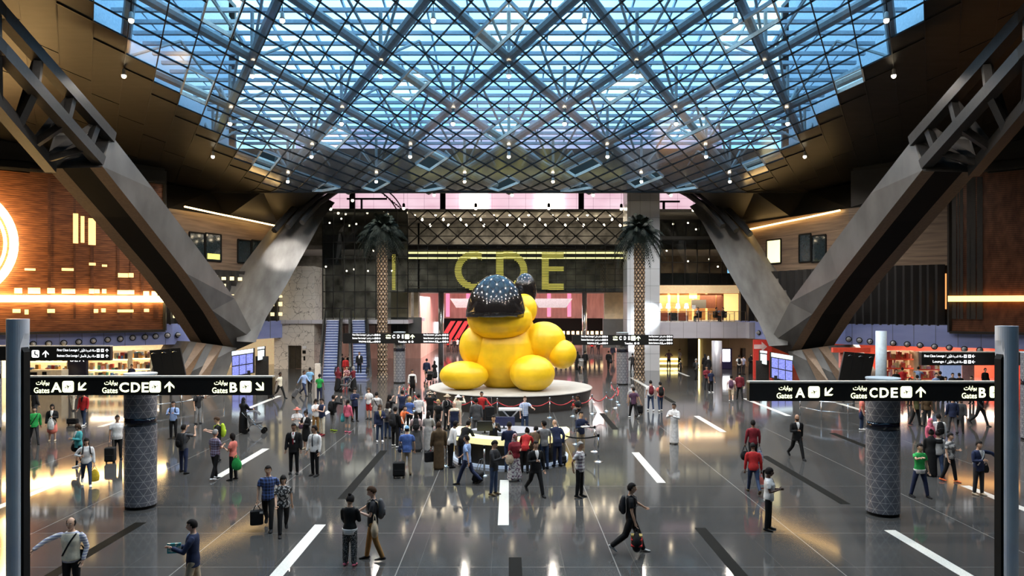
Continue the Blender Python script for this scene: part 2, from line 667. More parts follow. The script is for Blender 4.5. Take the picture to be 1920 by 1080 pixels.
M_CREAM = mat('cream_plaster', (0.72, 0.60, 0.42), 0.6, scale=2)
M_AMBER = m_bands('amber_wood_panel', (0.42, 0.20, 0.08), (0.70, 0.40, 0.18), 2, 1, 0.45, noise=(1, 1, 3))
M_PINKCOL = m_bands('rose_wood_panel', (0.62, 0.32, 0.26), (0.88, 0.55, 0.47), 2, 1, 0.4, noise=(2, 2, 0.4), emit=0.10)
M_GREYWALL = mat('grey_wall_panel', (0.14, 0.145, 0.15), 0.4, scale=1)
M_CHROME = mat('brushed_steel', (0.62, 0.62, 0.63), 0.22, 0.95)
M_TAN = m_bands('tan_stone_wall', (0.24, 0.19, 0.12), (0.33, 0.27, 0.18), 2, 1, 0.35, noise=(0.6, 0.6, 0.6), seam=((0, 2.4, 0.03),))
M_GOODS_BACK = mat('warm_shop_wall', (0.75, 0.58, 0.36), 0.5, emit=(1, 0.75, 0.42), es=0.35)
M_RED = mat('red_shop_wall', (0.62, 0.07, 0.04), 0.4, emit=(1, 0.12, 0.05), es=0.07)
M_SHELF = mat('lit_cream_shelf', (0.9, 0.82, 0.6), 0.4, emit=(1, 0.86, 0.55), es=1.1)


def zc(y):
    """underside of the vaulted ceiling, constant across the hall"""
    t = 65.0 - y
    return CH + 9.9 + 0.12 * t + 0.0012 * t * t


# ================================================================ floor
mb = MB()
mb.quad((-60, -16, 0), (60, -16, 0), (60, 140, 0), (-60, 140, 0))
struct(mb, 'floor', M_FLOOR)
STR = {  # line x: (white dashes), (black dashes)
    0.0: ([(20.35, 25.6), (30.5, 35.6)], [(12.0, 17.75)]),
    -5.0: ([(14.5, 20.4), (35.6, 40.6)], [(23.1, 30.8)]),
    5.0: ([(25.2, 30.4), (45.8, 50.9)], [(12.5, 20.1), (36.0, 41.4)]),
    -10.0: ([(26.0, 31.2), (38.5, 43.4)], [(14.5, 20.6)]),
    10.0: ([(12.5, 19.9), (35.3, 40.4), (53.8, 61.8)], [(22.5, 29.7), (45.9, 49.7)]),
    -15.0: ([(22.0, 26.0), (43.5, 49.4)], [(33.4, 35.2)]),
    15.0: ([(20.5, 24.8), (40.4, 48.0), (63.0, 68.3)], [(30.6, 35.0)]),
    -20.0: ([(36.8, 39.5), (47, 51)], []),
    20.0: ([(26.0, 29.0), (42, 46)], []),
}
n = 0
for X, (wh, bl) in STR.items():
    for lst, m in ((wh, M_WHITE_STRIP), (bl, M_BLACK_STRIP)):
        for y0, y1 in lst:
            mb = MB()
            w = 0.30
            x0 = X - (w if X < 0 or (X == 0 and m is M_WHITE_STRIP) else 0)
            if X == 0:
                x0 = -0.30 if m is M_WHITE_STRIP else 0.0
            mb.box(x0, x0 + w, y0, y1, -0.02, 0.004)
            n += 1
            struct(mb, 'trim_%d' % n, m)

# ================================================================ vaulted ceiling: lattice of rhombic panels
OX, OY = 0.0, 54.5
YE = 65.0


def nodep(i, j):
    x = OX + 0.9 * (i - j)
    y = OY + 1.575 * (i + j)
    y = min(y, YE)
    return (x, y, zc(y))


OPEN_PX = [(947, 15), (440, 15), (1440, 15), (755, 152), (1162, 152), (352, 148), (1576, 150), (622, 243), (960, 244), (1302, 245),
           (522, 302), (815, 302), (1105, 302), (1400, 306), (712, 338), (963, 338), (1218, 340), (622, 353), (800, 353), (1080, 353), (1300, 355)]
OPEN = set()
open_list = []
for k, (px, py) in enumerate(OPEN_PX):
    d = 30.0
    for _ in range(60):
        d = d + 0.5 * ((zc(d) - CH) * F / (CY - py) - d)
    x = (px - CX) * d / F
    p = (x - OX) / 0.9
    q = (d - OY) / 1.575
    i, j = math.floor((p + q) / 2), math.floor((q - p) / 2)
    along = 1 if (px in (947, 440, 1440, 622, 960, 1302, 712, 963, 1218)) else 1
    if px > 1500 or px == 1400:
        cells = [(i, j)]
    else:
        cells = [(i, j), (i + 1, j)] if along == 0 else [(i, j), (i, j + 1)]
    OPEN.update(cells)
    open_list.append(cells)
gl, so, seams = MB(), MB(), MB()
for i in range(-50, 30):
    for j in range(-50, 30):
        y0 = OY + 1.575 * (i + j)
        xc = OX + 0.9 * (i - j)
        if y0 < 2 or y0 >= YE - 0.05 or abs(xc) > 36.5:
            continue
        side = 20.7
        q = [nodep(i, j), nodep(i + 1, j), nodep(i + 1, j + 1), nodep(i, j + 1)]
        if abs(xc) < side:
            if (i, j) in OPEN:
                continue
            gl.add(q, [(0, 1, 2, 3)])
        else:
            so.add(q, [(0, 1, 2, 3)])
        # a seam profile on two sides of every panel (the neighbours carry the other two)
        for a, b in ((q[0], q[1]), (q[0], q[3])):
            if abs(xc) < side + 1:
                seams.beam((a[0], a[1], a[2] - 0.02), (b[0], b[1], b[2] - 0.02), 0.055, 0.09)
            elif (a, b) == (q[0], q[3] if xc < 0 else q[1]) or (i * 7 + j) % 4 == 0:
                seams.beam((a[0], a[1], a[2] - 0.01), (b[0], b[1], b[2] - 0.01), 0.05, 0.03)
g_ = struct(gl, 'ceiling_glass', M_CEIL_GLASS)
g_.name = 'ceiling.001'
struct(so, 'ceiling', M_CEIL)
struct(seams, 'trim_100', M_MULLION)
# white frames round the panels left open
fr = MB()
for cells in open_list:
    (i, j), (i2, j2) = cells[0], cells[-1]
    if OY + 1.575 * (i + j) > YE - 0.3:
        continue
    c = [nodep(i, j), nodep(i2 + 1, j), nodep(i2 + 1, j2 + 1), nodep(i, j2 + 1)]
    if len(cells) == 1:
        c = [nodep(i, j), nodep(i + 1, j), nodep(i + 1, j + 1), nodep(i, j + 1)]
    for k in range(4):
        a, b = Vector(c[k]), Vector(c[(k + 1) % 4])
        up = Vector((0, 0, 0.06))
        fr.beam(a + up, b + up, 0.09, 0.22)
struct(fr, 'trim_101', M_WHITE_METAL)

# steel truss and purlins above the glass
tr = MB()
A = Vector((3.6, 6.3, 0))


def tn(i, j, h):
    x = 3.6 * (i - j)
    y = OY + 6.3 * (i + j) / 1.0
    return Vector((x, y, zc(min(max(y, 0), 70)) + h))


for i in range(-12, 7):
    for j in range(-12, 7):
        p = tn(i, j, 0.55)
        if not (2 < p.y < 70 and abs(p.x) < 24):
            continue
        for di, dj in ((1, 0), (0, 1)):
            q = tn(i + di, j + dj, 0.55)
            if q.y < 70 and abs(q.x) < 24:
                tr.cyl(p, q, 0.27, 8)
            # upper chord and fan struts
            pm = (p + q) / 2 + Vector((0, 0, 2.6))
            if abs(pm.x) < 24 and pm.y < 67:
                tr.cyl(p, pm, 0.085, 6)
                tr.cyl(q, pm, 0.085, 6)
        tr.cyl(p, p + Vector((0, 0, 2.6)), 0.11, 6)
        tr.ball(p, 0.3, 8)
struct(tr, 'beam_1', M_TRUSS, smooth=False)
pu = MB()
y = 2.0
while y < 65:
    z = zc(min(y, 65)) + 3.9
    pu.box(-23, 23, y - 0.13, y + 0.13, z, z + 0.22)
    y += 1.25
for x in [k * 2.4 for k in range(-9, 10)]:
    a = Vector((x, 2, zc(2) + 4.3))
    for yy in range(6, 70, 4):
        b = Vector((x, yy, zc(min(yy, 65)) + 4.35))
        pu.beam(a, b, 0.10, 0.22)
        a = b
struct(pu, 'beam_2', M_PURLIN)

# solid roof round the skylight, end walls that close the hall
mb = MB()
mb.box(-60, 60, 65.35, 140, 19.2, 19.7)
mb.box(-60, 60, -16, 2.2, 32.0, 32.4)
mb.box(-60, -24, 2.2, 65.4, 32.0, 32.4)
mb.box(24, 60, 2.2, 65.4, 32.0, 32.4)
mb.box(-60, -24, 65.4, 65.8, 19.7, 32.4)
mb.box(24, 60, 65.4, 65.8, 19.7, 32.4)
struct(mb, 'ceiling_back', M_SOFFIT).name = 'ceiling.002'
mb = MB()
mb.box(-60, 60, -16.4, -16, 0, 32.4)
mb.box(-24, 24, 1.8, 2.2, zc(2.2) - .3, 32)
struct(mb, 'wall_back', M_WALL_DARK)
for nm, x in (('wall_left', -60.4), ('wall_right', 60)):
    mb = MB()
    mb.box(x, x + 0.4, -16, 140, 0, 32.4)
    struct(mb, nm, M_WALL_DARK)
# side cheeks of the light well above the glass
for s in (-1, 1):
    mb = MB()
    pts = [(s * 24.0, yy, zc(min(yy, 65)) + 0.3) for yy in range(1, 67, 3)]
    for a, b in zip(pts, pts[1:]):
        mb.quad(a, b, (b[0], b[1], 32.2), (a[0], a[1], 32.2))
    struct(mb, 'wall_%s_upper' % ('left' if s < 0 else 'right'), M_PURLIN)
# fascia at the far edge of the ceiling
mb = MB()
mb.box(-36.5, 36.5, YE, YE + 0.35, zc(YE) - 0.12, 19.3)
struct(mb, 'trim_102', M_SOFFIT)

# ================================================================ side walls (left, and the right one mirrored)
def mirror(p, s):
    return Vector((p[0] * (1 if s < 0 else -1), p[1], p[2]))


WL = [(-50, 41.5), (-34, 53), (-26.5, 58.2), (-24.2, 64), (-21.8, 70.2)]   # plan of the left wall


def wall_strip(mb, pts, z0, z1, s, mi=0):
    for (xa, ya), (xb, yb) in zip(pts, pts[1:]):
        za = z0 if not isinstance(z0, tuple) else None
        mb.quad(mirror((xa, ya, z0), s), mirror((xb, yb, z0), s), mirror((xb, yb, z1), s), mirror((xa, ya, z1), s), mi)


WLR = [(-50, 41.5), (-34, 53), (-32.1, 54.3), (-26.5, 58.2), (-24.2, 64), (-21.8, 70.2)]


def plan_at(ppx, line):
    best = None
    for p0, p1 in zip(line, line[1:]):
        for t in range(101):
            q = Vector(p0).lerp(Vector(p1), t / 100)
            e = abs(q.x * F / q.y + CX - ppx)
            if best is None or e < best[0]:
                best = (e, q, (Vector(p1) - Vector(p0)).normalized())
    return best[1], best[2]


def off(pts, k):
    """plan line shifted k metres towards the hall"""
    out = []
    for (x, y), (dx, dy) in zip(pts, [(0.55, -0.83)] * 2 + [(0.75, -0.66)] + [(0.95, -0.3)] * 2):
        out.append((x + dx * k, y + dy * k))
    return out


for s in (-1, 1):
    sd = 'left' if s < 0 else 'right'
    # fascia with a ledge, hall side of the upper floor
    mb = MB()
    wall_strip(mb, off(WL, 0.6), 2.95, 4.55, s)
    a, b = off(WL, 0.6), WL
    for k in range(len(WL) - 1):
        for z in (2.95, 4.55):
            mb.quad(mirror(a[k] + (z,), s), mirror(a[k + 1] + (z,), s), mirror(b[k + 1] + (z,), s), mirror(b[k] + (z,), s))
    struct(mb, 'trim_%d' % (110 + (s > 0)), M_FASCIA)
    # upper floor slab / shop ceiling behind it
    mb = MB()
    for k in range(len(WL) - 1):
        p, q = WL[k], WL[k + 1]
        mb.hexa([mirror(p + (2.95,), s), mirror(q + (2.95,), s), mirror((-60, q[1] + 8, 2.95), s), mirror((-60, p[1] + 8, 2.95), s),
                 mirror(p + (3.3,), s), mirror(q + (3.3,), s), mirror((-60, q[1] + 8, 3.3), s), mirror((-60, p[1] + 8, 3.3), s)])
    struct(mb, 'ceiling_shop', M_CREAM).name = 'ceiling.%03d' % (3 + (s > 0))
    # colonnade storey between fascia and wood: dark wall behind fins
    mb = MB()
    wall_strip(mb, [(x - 1.2, y + 0.3) for x, y in WL[2:]], 4.5, 9.2, s)
    wall_strip(mb, [(x - 0.3, y + 0.3) for x, y in WL[:3]], 4.5, 16.5, s)
    struct(mb, 'wall_%s_gallery' % sd, M_WALL_DARK)
    # wood clad upper storey
    mb = MB()
    WW = WL[2:] if s < 0 else WLR[2:]
    wall_strip(mb, WW, 8.9, 13.55, s)
    for (xa, ya), (xb, yb) in zip(WW, WW[1:]):
        mb.quad(mirror((xa, ya, 8.9), s), mirror((xb, yb, 8.9), s), mirror((xb - 2, yb, 8.9), s), mirror((xa - 2, ya, 8.9), s))
    struct(mb, 'wall_%s_wood' % sd, M_WOOD)
    # dark soffit from the wood wall up to the ceiling edge
    mb = MB()
    E = [(-36.5, 60), (-30, 64.0), (-26, YE + 0.3), (-21.5, YE + 0.3), (-16.5, YE + 0.3)]
    Q = [(-50, 41.5), (-34, 53), (-26.7, 58.4), (-24.4, 64.4), (-21.9, 71)]
    for k in range(4):
        zq = 13.55 if k >= 2 else 16.2
        zq0 = 13.55 if k >= 2 else 16.2
        za = zc(min(E[k][1], YE)) + 0.05
        zb = zc(min(E[k + 1][1], YE)) + 0.05
        if k == 1:
            zq0, zq = 16.2, 13.55
        mb.quad(mirror(Q[k] + (zq0,), s), mirror(Q[k + 1] + (zq,), s), mirror(E[k + 1] + (zb,), s), mirror(E[k] + (za,), s))
    mb.quad(mirror((-21.9, 71, 13.55), s), mirror((-16.5, YE + 0.3, 16.0), s), mirror((-16.5, YE + 0.3, 19.3), s), mirror((-21.9, 71, 19.3), s))
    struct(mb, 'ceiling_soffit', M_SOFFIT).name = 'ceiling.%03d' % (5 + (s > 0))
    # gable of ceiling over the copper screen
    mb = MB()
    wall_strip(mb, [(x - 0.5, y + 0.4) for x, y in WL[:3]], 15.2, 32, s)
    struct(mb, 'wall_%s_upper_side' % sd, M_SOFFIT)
    # back wall of the ground floor shops
    mb = MB()
    wall_strip(mb, [(-60, 52), (-40, 62), (-29, 69), (-22.5, 78)], 0, 3.0, s)
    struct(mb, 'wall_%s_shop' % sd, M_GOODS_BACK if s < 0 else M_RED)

# ================================================================ far end
def px_box(mb, px0, px1, py0, py1, d, depth, mi=0):
    a, b = at(px0, py1, d), at(px1, py0, d)
    mb.box(a.x, b.x, d, d + depth, a.z, b.z, mi)


# clerestory wall behind the ceiling edge; emission stands in for pink light on it
mb = MB()
mb.box(-24, 24, 84, 84.3, 9, 26)
struct(mb, 'wall_far_clerestory', M_PINK)
mb = MB()
for px in (890, 1030):
    px_box(mb, px - 25, px + 25, 350, 400, 83.7, 0.1)
struct(mb, 'trim_120', M_PINKHOT)
mb = MB()
for px in (660, 830, 1090):
    px_box(mb, px - 5, px + 5, 340, 398, 80, 0.4)
px_box(mb, 650, 725, 371, 374, 79, 0.3)
px_box(mb, 676, 679, 374, 395, 79, 0.3)
px_box(mb, 1238, 1275, 376, 379, 79, 0.3)
px_box(mb, 1243, 1247, 379, 395, 79, 0.3)
struct(mb, 'trim_121', M_DARK)
# curved signal band of dark dashes on the clerestory (left)
mb = MB()
for k in range(9):
    a = at(718 + 4.2 * k, 362 + 3.4 * k, 81)
    mb.beam(a, a + Vector((0.22, 0, -0.35)), 0.1, 0.1)
for k in range(2):
    o = 9 * k
    mb.tube([at(715 - o + 4.6 * i, 356 + o * 0.4 + 0.55 * i * i * 0.9, 81.2) for i in range(9)], [0.07] * 9, 6)
struct(mb, 'trim_122', M_WALL_DARK)

# upper floors behind the far facade
mb = MB()
mb.box(-24, -9.4, 69.8, 84, 4.25, 4.6)
mb.box(14.2, 26, 69.5, 84, 2.9, 4.5)
struct(mb, 'floor_gallery', M_FASCIA_GREY).name = 'floor.001'
mb = MB()
mb.box(-10, 14.2, 71.6, 84, 7.3, 7.6)
mb.box(-24, 24, 72.5, 84, 11.4, 11.8)
mb.box(-24, 24, 72.3, 84, 15.0, 15.3)
struct(mb, 'ceiling_far', mat('grey_far_ceiling', (.28, .27, .26), .6)).name = 'ceiling.007'
mb = MB()
mb.box(-24, -9.8, 82, 82.3, 4.5, 15.3)
mb.box(14.2, 24, 80, 80.3, 4.5, 7.4)
mb.box(-10, 24, 82, 82.3, 7.5, 15.3)
struct(mb, 'wall_far_rooms', mat('room_back_wall', (0.24, 0.235, 0.22), 0.6, scale=0.9, var=0.75))

# facade screens: mullions and smoky panes
def grid_screen(name, px0, px1, py0, py1, d, nx, ny, r, glass=True):
    a, b = at(px0, py1, d), at(px1, py0, d)
    mb = MB()
    for i in range(nx + 1):
        x = a.x + (b.x - a.x) * i / nx
        mb.box(x - r, x + r, d - 0.06, d + 0.06, a.z, b.z)
    for j in range(ny + 1):
        z = a.z + (b.z - a.z) * j / ny
        mb.box(a.x, b.x, d - 0.05, d + 0.05, z - r, z + r)
    o = struct(mb, name, M_MULLION)
    if glass:
        g = MB()
        g.box(a.x, b.x, d + 0.07, d + 0.10, a.z, b.z)
        gg = g.build('pane', M_WGLASS, o)
    return o


grid_screen('window_1', 605, 765, 392, 640, 71.5, 8, 8, 0.035)
grid_screen('window_2', 765, 1172, 460, 548, 71.5, 22, 8, 0.022)
grid_screen('window_3', 1238, 1400, 450, 534, 71.5, 7, 2, 0.035)
grid_screen('window_4', 1238, 1360, 412, 450, 73.0, 5, 1, 0.03)
# spandrel bands of the left curtain wall and the right facade
mb = MB()
px_box(mb, 605, 765, 440, 452, 71.9, 0.1)
px_box(mb, 1238, 1400, 443, 458, 71.8, 0.1)
px_box(mb, 1238, 1400, 512, 534, 71.8, 0.1)
px_box(mb, 605, 640, 452, 497, 71.9, 0.1)
struct(mb, 'trim_123', M_GREYWALL)
# diagrid truss screen
mb = MB()
d = 71.5
a, b = at(765, 459, d), at(1172, 394, d)
nd = 11
wd = (b.x - a.x) / nd
for i in range(nd):
    for k in range(2):
        z0, z1 = a.z + (b.z - a.z) * k / 2, a.z + (b.z - a.z) * (k + 1) / 2
        xs, xe = a.x + wd * i, a.x + wd * (i + 1)
        mb.beam((xs, d, z0), (xe, d, z1), 0.11, 0.11, up=(0, 1, 0))
        mb.beam((xs, d, z1), (xe, d, z0), 0.11, 0.11, up=(0, 1, 0))
for k in range(5):
    z = a.z + (b.z - a.z) * k / 4
    mb.box(a.x, b.x, d - 0.04, d + 0.04, z - 0.035, z + 0.035)
struct(mb, 'beam_3', M_MULLION)
mb = MB()
px_box(mb, 765, 1172, 459, 469, 71.8, 0.15)
struct(mb, 'trim_124', mat('rose_grey_band', (0.34, 0.25, 0.24), 0.4))
for k, py in enumerate((474, 483.5)):
    mb = MB()
    px_box(mb, 765, 1172, py - 1.6, py + 1.6, 72.0, 0.1)
    struct(mb, 'trim_%d' % (125 + k), M_LEDYEL)
mb = MB()
a, b = at(842, 467, 70.9), at(1080, 466, 70.9)
mb.cyl(a, b, 0.06, 8)
for px in (850, 905, 940, 985, 1020, 1058):
    mb.cyl(at(px, 467, 70.9), at(px, 462, 71.5), 0.03, 6)
struct(mb, 'beam_4', M_DARK)
# passage beyond the facade: lit panels, columns, canopy
mb = MB()
mb.box(-34, 34, 106, 106.4, 0, 8.6)
struct(mb, 'wall_far', M_PINKCOL)
mb = MB()
mb.box(-34, -9.9, 84, 106, 0, 8.6)
mb.box(14.1, 34, 84, 106, 0, 8.6)
struct(mb, 'wall_far_sides', M_PINKCOL)
mb = MB()
mb.box(-34, 34, 84, 106.4, 8.3, 8.7)
struct(mb, 'ceiling_passage', M_CREAM).name = 'ceiling.008'
mb = MB()
px_box(mb, 1133, 1172, 548, 598, 74, 0.4)
struct(mb, 'wall_beige', M_CREAM).name = 'wall_far_beige'
mb = MB()
px_box(mb, 1131, 1172, 598, 652, 74, 0.5)
px_box(mb, 733, 790, 595, 640, 74, 0.5)
struct(mb, 'wall_far_grey', M_GREYWALL)
mb = MB()
px_box(mb, 822, 1130, 597, 640, 104, 0.8)
struct(mb, 'trim_127', M_DARK)
mb = MB()
px_box(mb, 782, 822, 604, 640, 100, 0.2)
struct(mb, 'window_5', mat('bright_daylit_window', (0.9, 0.95, 1), 0.4, emit=(0.9, 0.96, 1.0), es=3.2))
mb = MB()
for k, px in enumerate(range(798, 1130, 19)):
    if 822 < px < 1100 and k % 2 == 0:
        px_box(mb, px, px + 7, 548, 594, 103, 0.3)
struct(mb, 'trim_128', mat('magenta_light_band', (0.9, 0.3, 0.5), 0.5, emit=(1.0, 0.25, 0.45), es=0.8))

mb = MB()
for k in range(4):
    x0 = 834 + 13 * k
    p = [at(x0 - 12, 640, 98), at(x0 - 3, 640, 98), at(x0 + 20, 602, 98), at(x0 + 11, 602, 98)]
    e_ = Vector((0, .3, 0))
    mb.hexa([p[0], p[1], p[1] + e_, p[0] + e_, p[3], p[2], p[2] + e_, p[3] + e_])
struct(mb, 'trim_129', mat('red_ramp_panel', (.45, .03, .04), .4, emit=(1, .06, .06), es=.12))
mb = MB()
px_box(mb, 733, 770, 548, 595, 74, .3)
px_box(mb, 776, 784, 548, 640, 74.2, .3)
struct(mb, 'wall_far_panels', M_CREAM)
mb = MB()
for px in range(1000, 1130, 9):
    px_box(mb, px, px + 5, 614 + (px * 7) % 9, 622 + (px * 5) % 9, 101, .2)
struct(mb, 'trim_150', mat('warm_far_lamp', (1, .8, .5), .5, emit=(1, .68, .35), es=2.2))
# ================================================================ V shaped stone supports
def sidepx(px, py, s):
    """mirror a photo pixel of the left half to the right half"""
    return (px, py) if s < 0 else (1921 - px, py + 7)


def atm(px, py, d, s):
    q = sidepx(px, py, s)
    return at(q[0], q[1], d)


def ribbon(mb, L, R, ext, mi_front=0, mi_rest=0, s=-1):
    """solid strip: front face between pixel rails L and R (px, py, d), extruded by ext"""
    ext = Vector((ext[0] * (1 if s < 0 else -1), ext[1], ext[2]))
    l = [atm(*p, s) for p in L]
    r = [atm(*p, s) for p in R]
    for k in range(len(l) - 1):
        a, b, c, d = l[k], l[k + 1], r[k + 1], r[k]
        mb.quad(a, b, c, d, mi_front)
        mb.quad(a + ext, b + ext, c + ext, d + ext, mi_rest)
        mb.quad(d, c, c + ext, d + ext, mi_rest)
    a, d = l[0], r[0]
    mb.quad(a, d, d + ext, a + ext, mi_rest)
    b, c = l[-1], r[-1]
    mb.quad(b, c, c + ext, b + ext, mi_rest)
    return l, r, ext


for s in (-1, 1):
    sd = 'left' if s < 0 else 'right'
    base = atm(410, 700, 60.5, s)
    base.z = 0
    V = thing('stone_support', base, 'grey stone V support with open steel rails on the %s side of the hall' % sd, 'support', 'V supports of the roof')
    # near arm: stone side face, underside with bronze edges and a dark channel
    mb = MB()
    L = [(192, 312, 41.5), (268, 408, 46), (350, 513, 51.5), (398, 582, 55.5), (442, 657, 59.5)]
    R = [(208, 252, 42.5), (288, 355, 46.8), (366, 459, 52.2), (440, 560, 57.4), (481, 640, 60)]
    l, r, ext = ribbon(mb, L, R, (-2.95, -0.4, 0.0), 0, 0, s)
    mb.build('near_arm', M_STONE, V)
    ed, ch = MB(), MB()
    for k in range(len(l) - 1):
        for t0, t1, m, lift in ((0, .24, ed, -0.01), (.74, 1.0, ed, -0.01)):
            a, b = l[k] + ext * t0, l[k + 1] + ext * t0
            c, d = l[k + 1] + ext * t1, l[k] + ext * t1
            dz = Vector((0, 0, lift))
            m.quad(a + dz, b + dz, c + dz, d + dz)
            # lip of the channel
        a, b = l[k] + ext * .24, l[k + 1] + ext * .24
        c, d = l[k + 1] + ext * .74, l[k] + ext * .74
        dz = Vector((0, 0, -0.004))
        ch.quad(a + dz, b + dz, c + dz, d + dz)
    ed.build('bronze_edge', M_BRONZE, V)['label'] = 'bronze edge strips on the underside'
    ch.build('channel', M_DARK, V)
    # far arm, curving away to the ceiling edge, its foot carries the whole support
    mb = MB()
    L = [(x_, y_, 60 + (600 - y_) * .042) for x_, y_ in ((444, 640), (438, 556), (482, 492), (532, 425), (572, 378), (592, 362))]
    R = [(x_, y_, 60.3 + (600 - y_) * .042) for x_, y_ in ((479, 642), (499, 596), (536, 536), (575, 465), (606, 408), (628, 380))]
    ribbon(mb, L, R, (-1.6, 1.4, 0), 0, 0, s)
    mb.build('far_arm', M_STONE, V)
    # foot
    mb = MB()
    top = [atm(356, 640, 57.6, s), atm(444, 652, 59.2, s)]
    ex = Vector((-2.4 if s < 0 else 2.4, 1.2, 0))
    f0, f1 = atm(308, 724, 55.3, s), atm(418, 722, 56.0, s)
    f0.z = f1.z = 0
    mb.hexa([f0, f1, f1 + ex, f0 + ex, top[0], top[1], top[1] + ex, top[0] + ex])
    fix_normals(mb.build('foot', M_STONE, V))
    mb = MB()
    for t in (0.15, 0.5):
        a, b = f0.lerp(f1, t), top[0].lerp(top[1], t)
        c, d2 = top[0].lerp(top[1], t + 0.2), f0.lerp(f1, t + 0.2)
        o_ = Vector((0, -0.06, 0))
        mb.quad(a + o_, b + o_, c + o_, d2 + o_)
    mb.build('bronze_edge', M_BRONZE, V)
    # open steel rails that carry on from the stone arms
    rails = [((208, 258, 42.6), (0, 24, 33.5), (-60, -50, 30.5)), ((188, 303, 41.8), (0, 93, 33.0), (-60, 28, 30.2)), ((96, 314, 40.6), (0, 200, 34.5), (-60, 130, 31.5))]
    for p in rails:
        q = [atm(*k, s) for k in p]
        mb = MB()
        for a, b in zip(q, q[1:]):
            mb.beam(a, b, 0.55, 0.62)
        mb.build('rail', M_STEEL, V)
    for t in (0.05, 0.30, 0.60, 0.92):
        pts = []
        for p in rails:
            a, b = atm(*p[0], s), atm(*p[1], s)
            pts.append(a.lerp(b, t + 0.1))
        for a, b in ((0, 1), (1, 2), (0, 2)):
            mb = MB()
            mb.beam(pts[a], pts[b], 0.34, 0.34)
            mb.build('cross_brace', M_STEEL, V)
    # gusset plate where rails meet stone
    mb = MB()
    g = [atm(208, 252, 42.5, s), atm(190, 314, 41.5, s), atm(92, 316, 40.5, s), atm(104, 255, 41.0, s)]
    mb.quad(*g)
    mb.quad(*[p + Vector((0, 0.3, 0.1)) for p in g])
    mb.build('gusset_plate', M_STEEL, V)
    # rails of the far arm near the ceiling
    for dx in (-26, 0, 26):
        mb = MB()
        mb.tube([atm(540 + dx, 425 - dx * .3, 65.5, s), atm(572 + dx, 388 - dx * .3, 67.5, s), atm(606 + dx, 360 - dx * .12, 70, s), atm(650 + dx, 335, 73, s)], [0.28] * 4, 6, dome=False)
        mb.build('rail', M_STEEL, V)

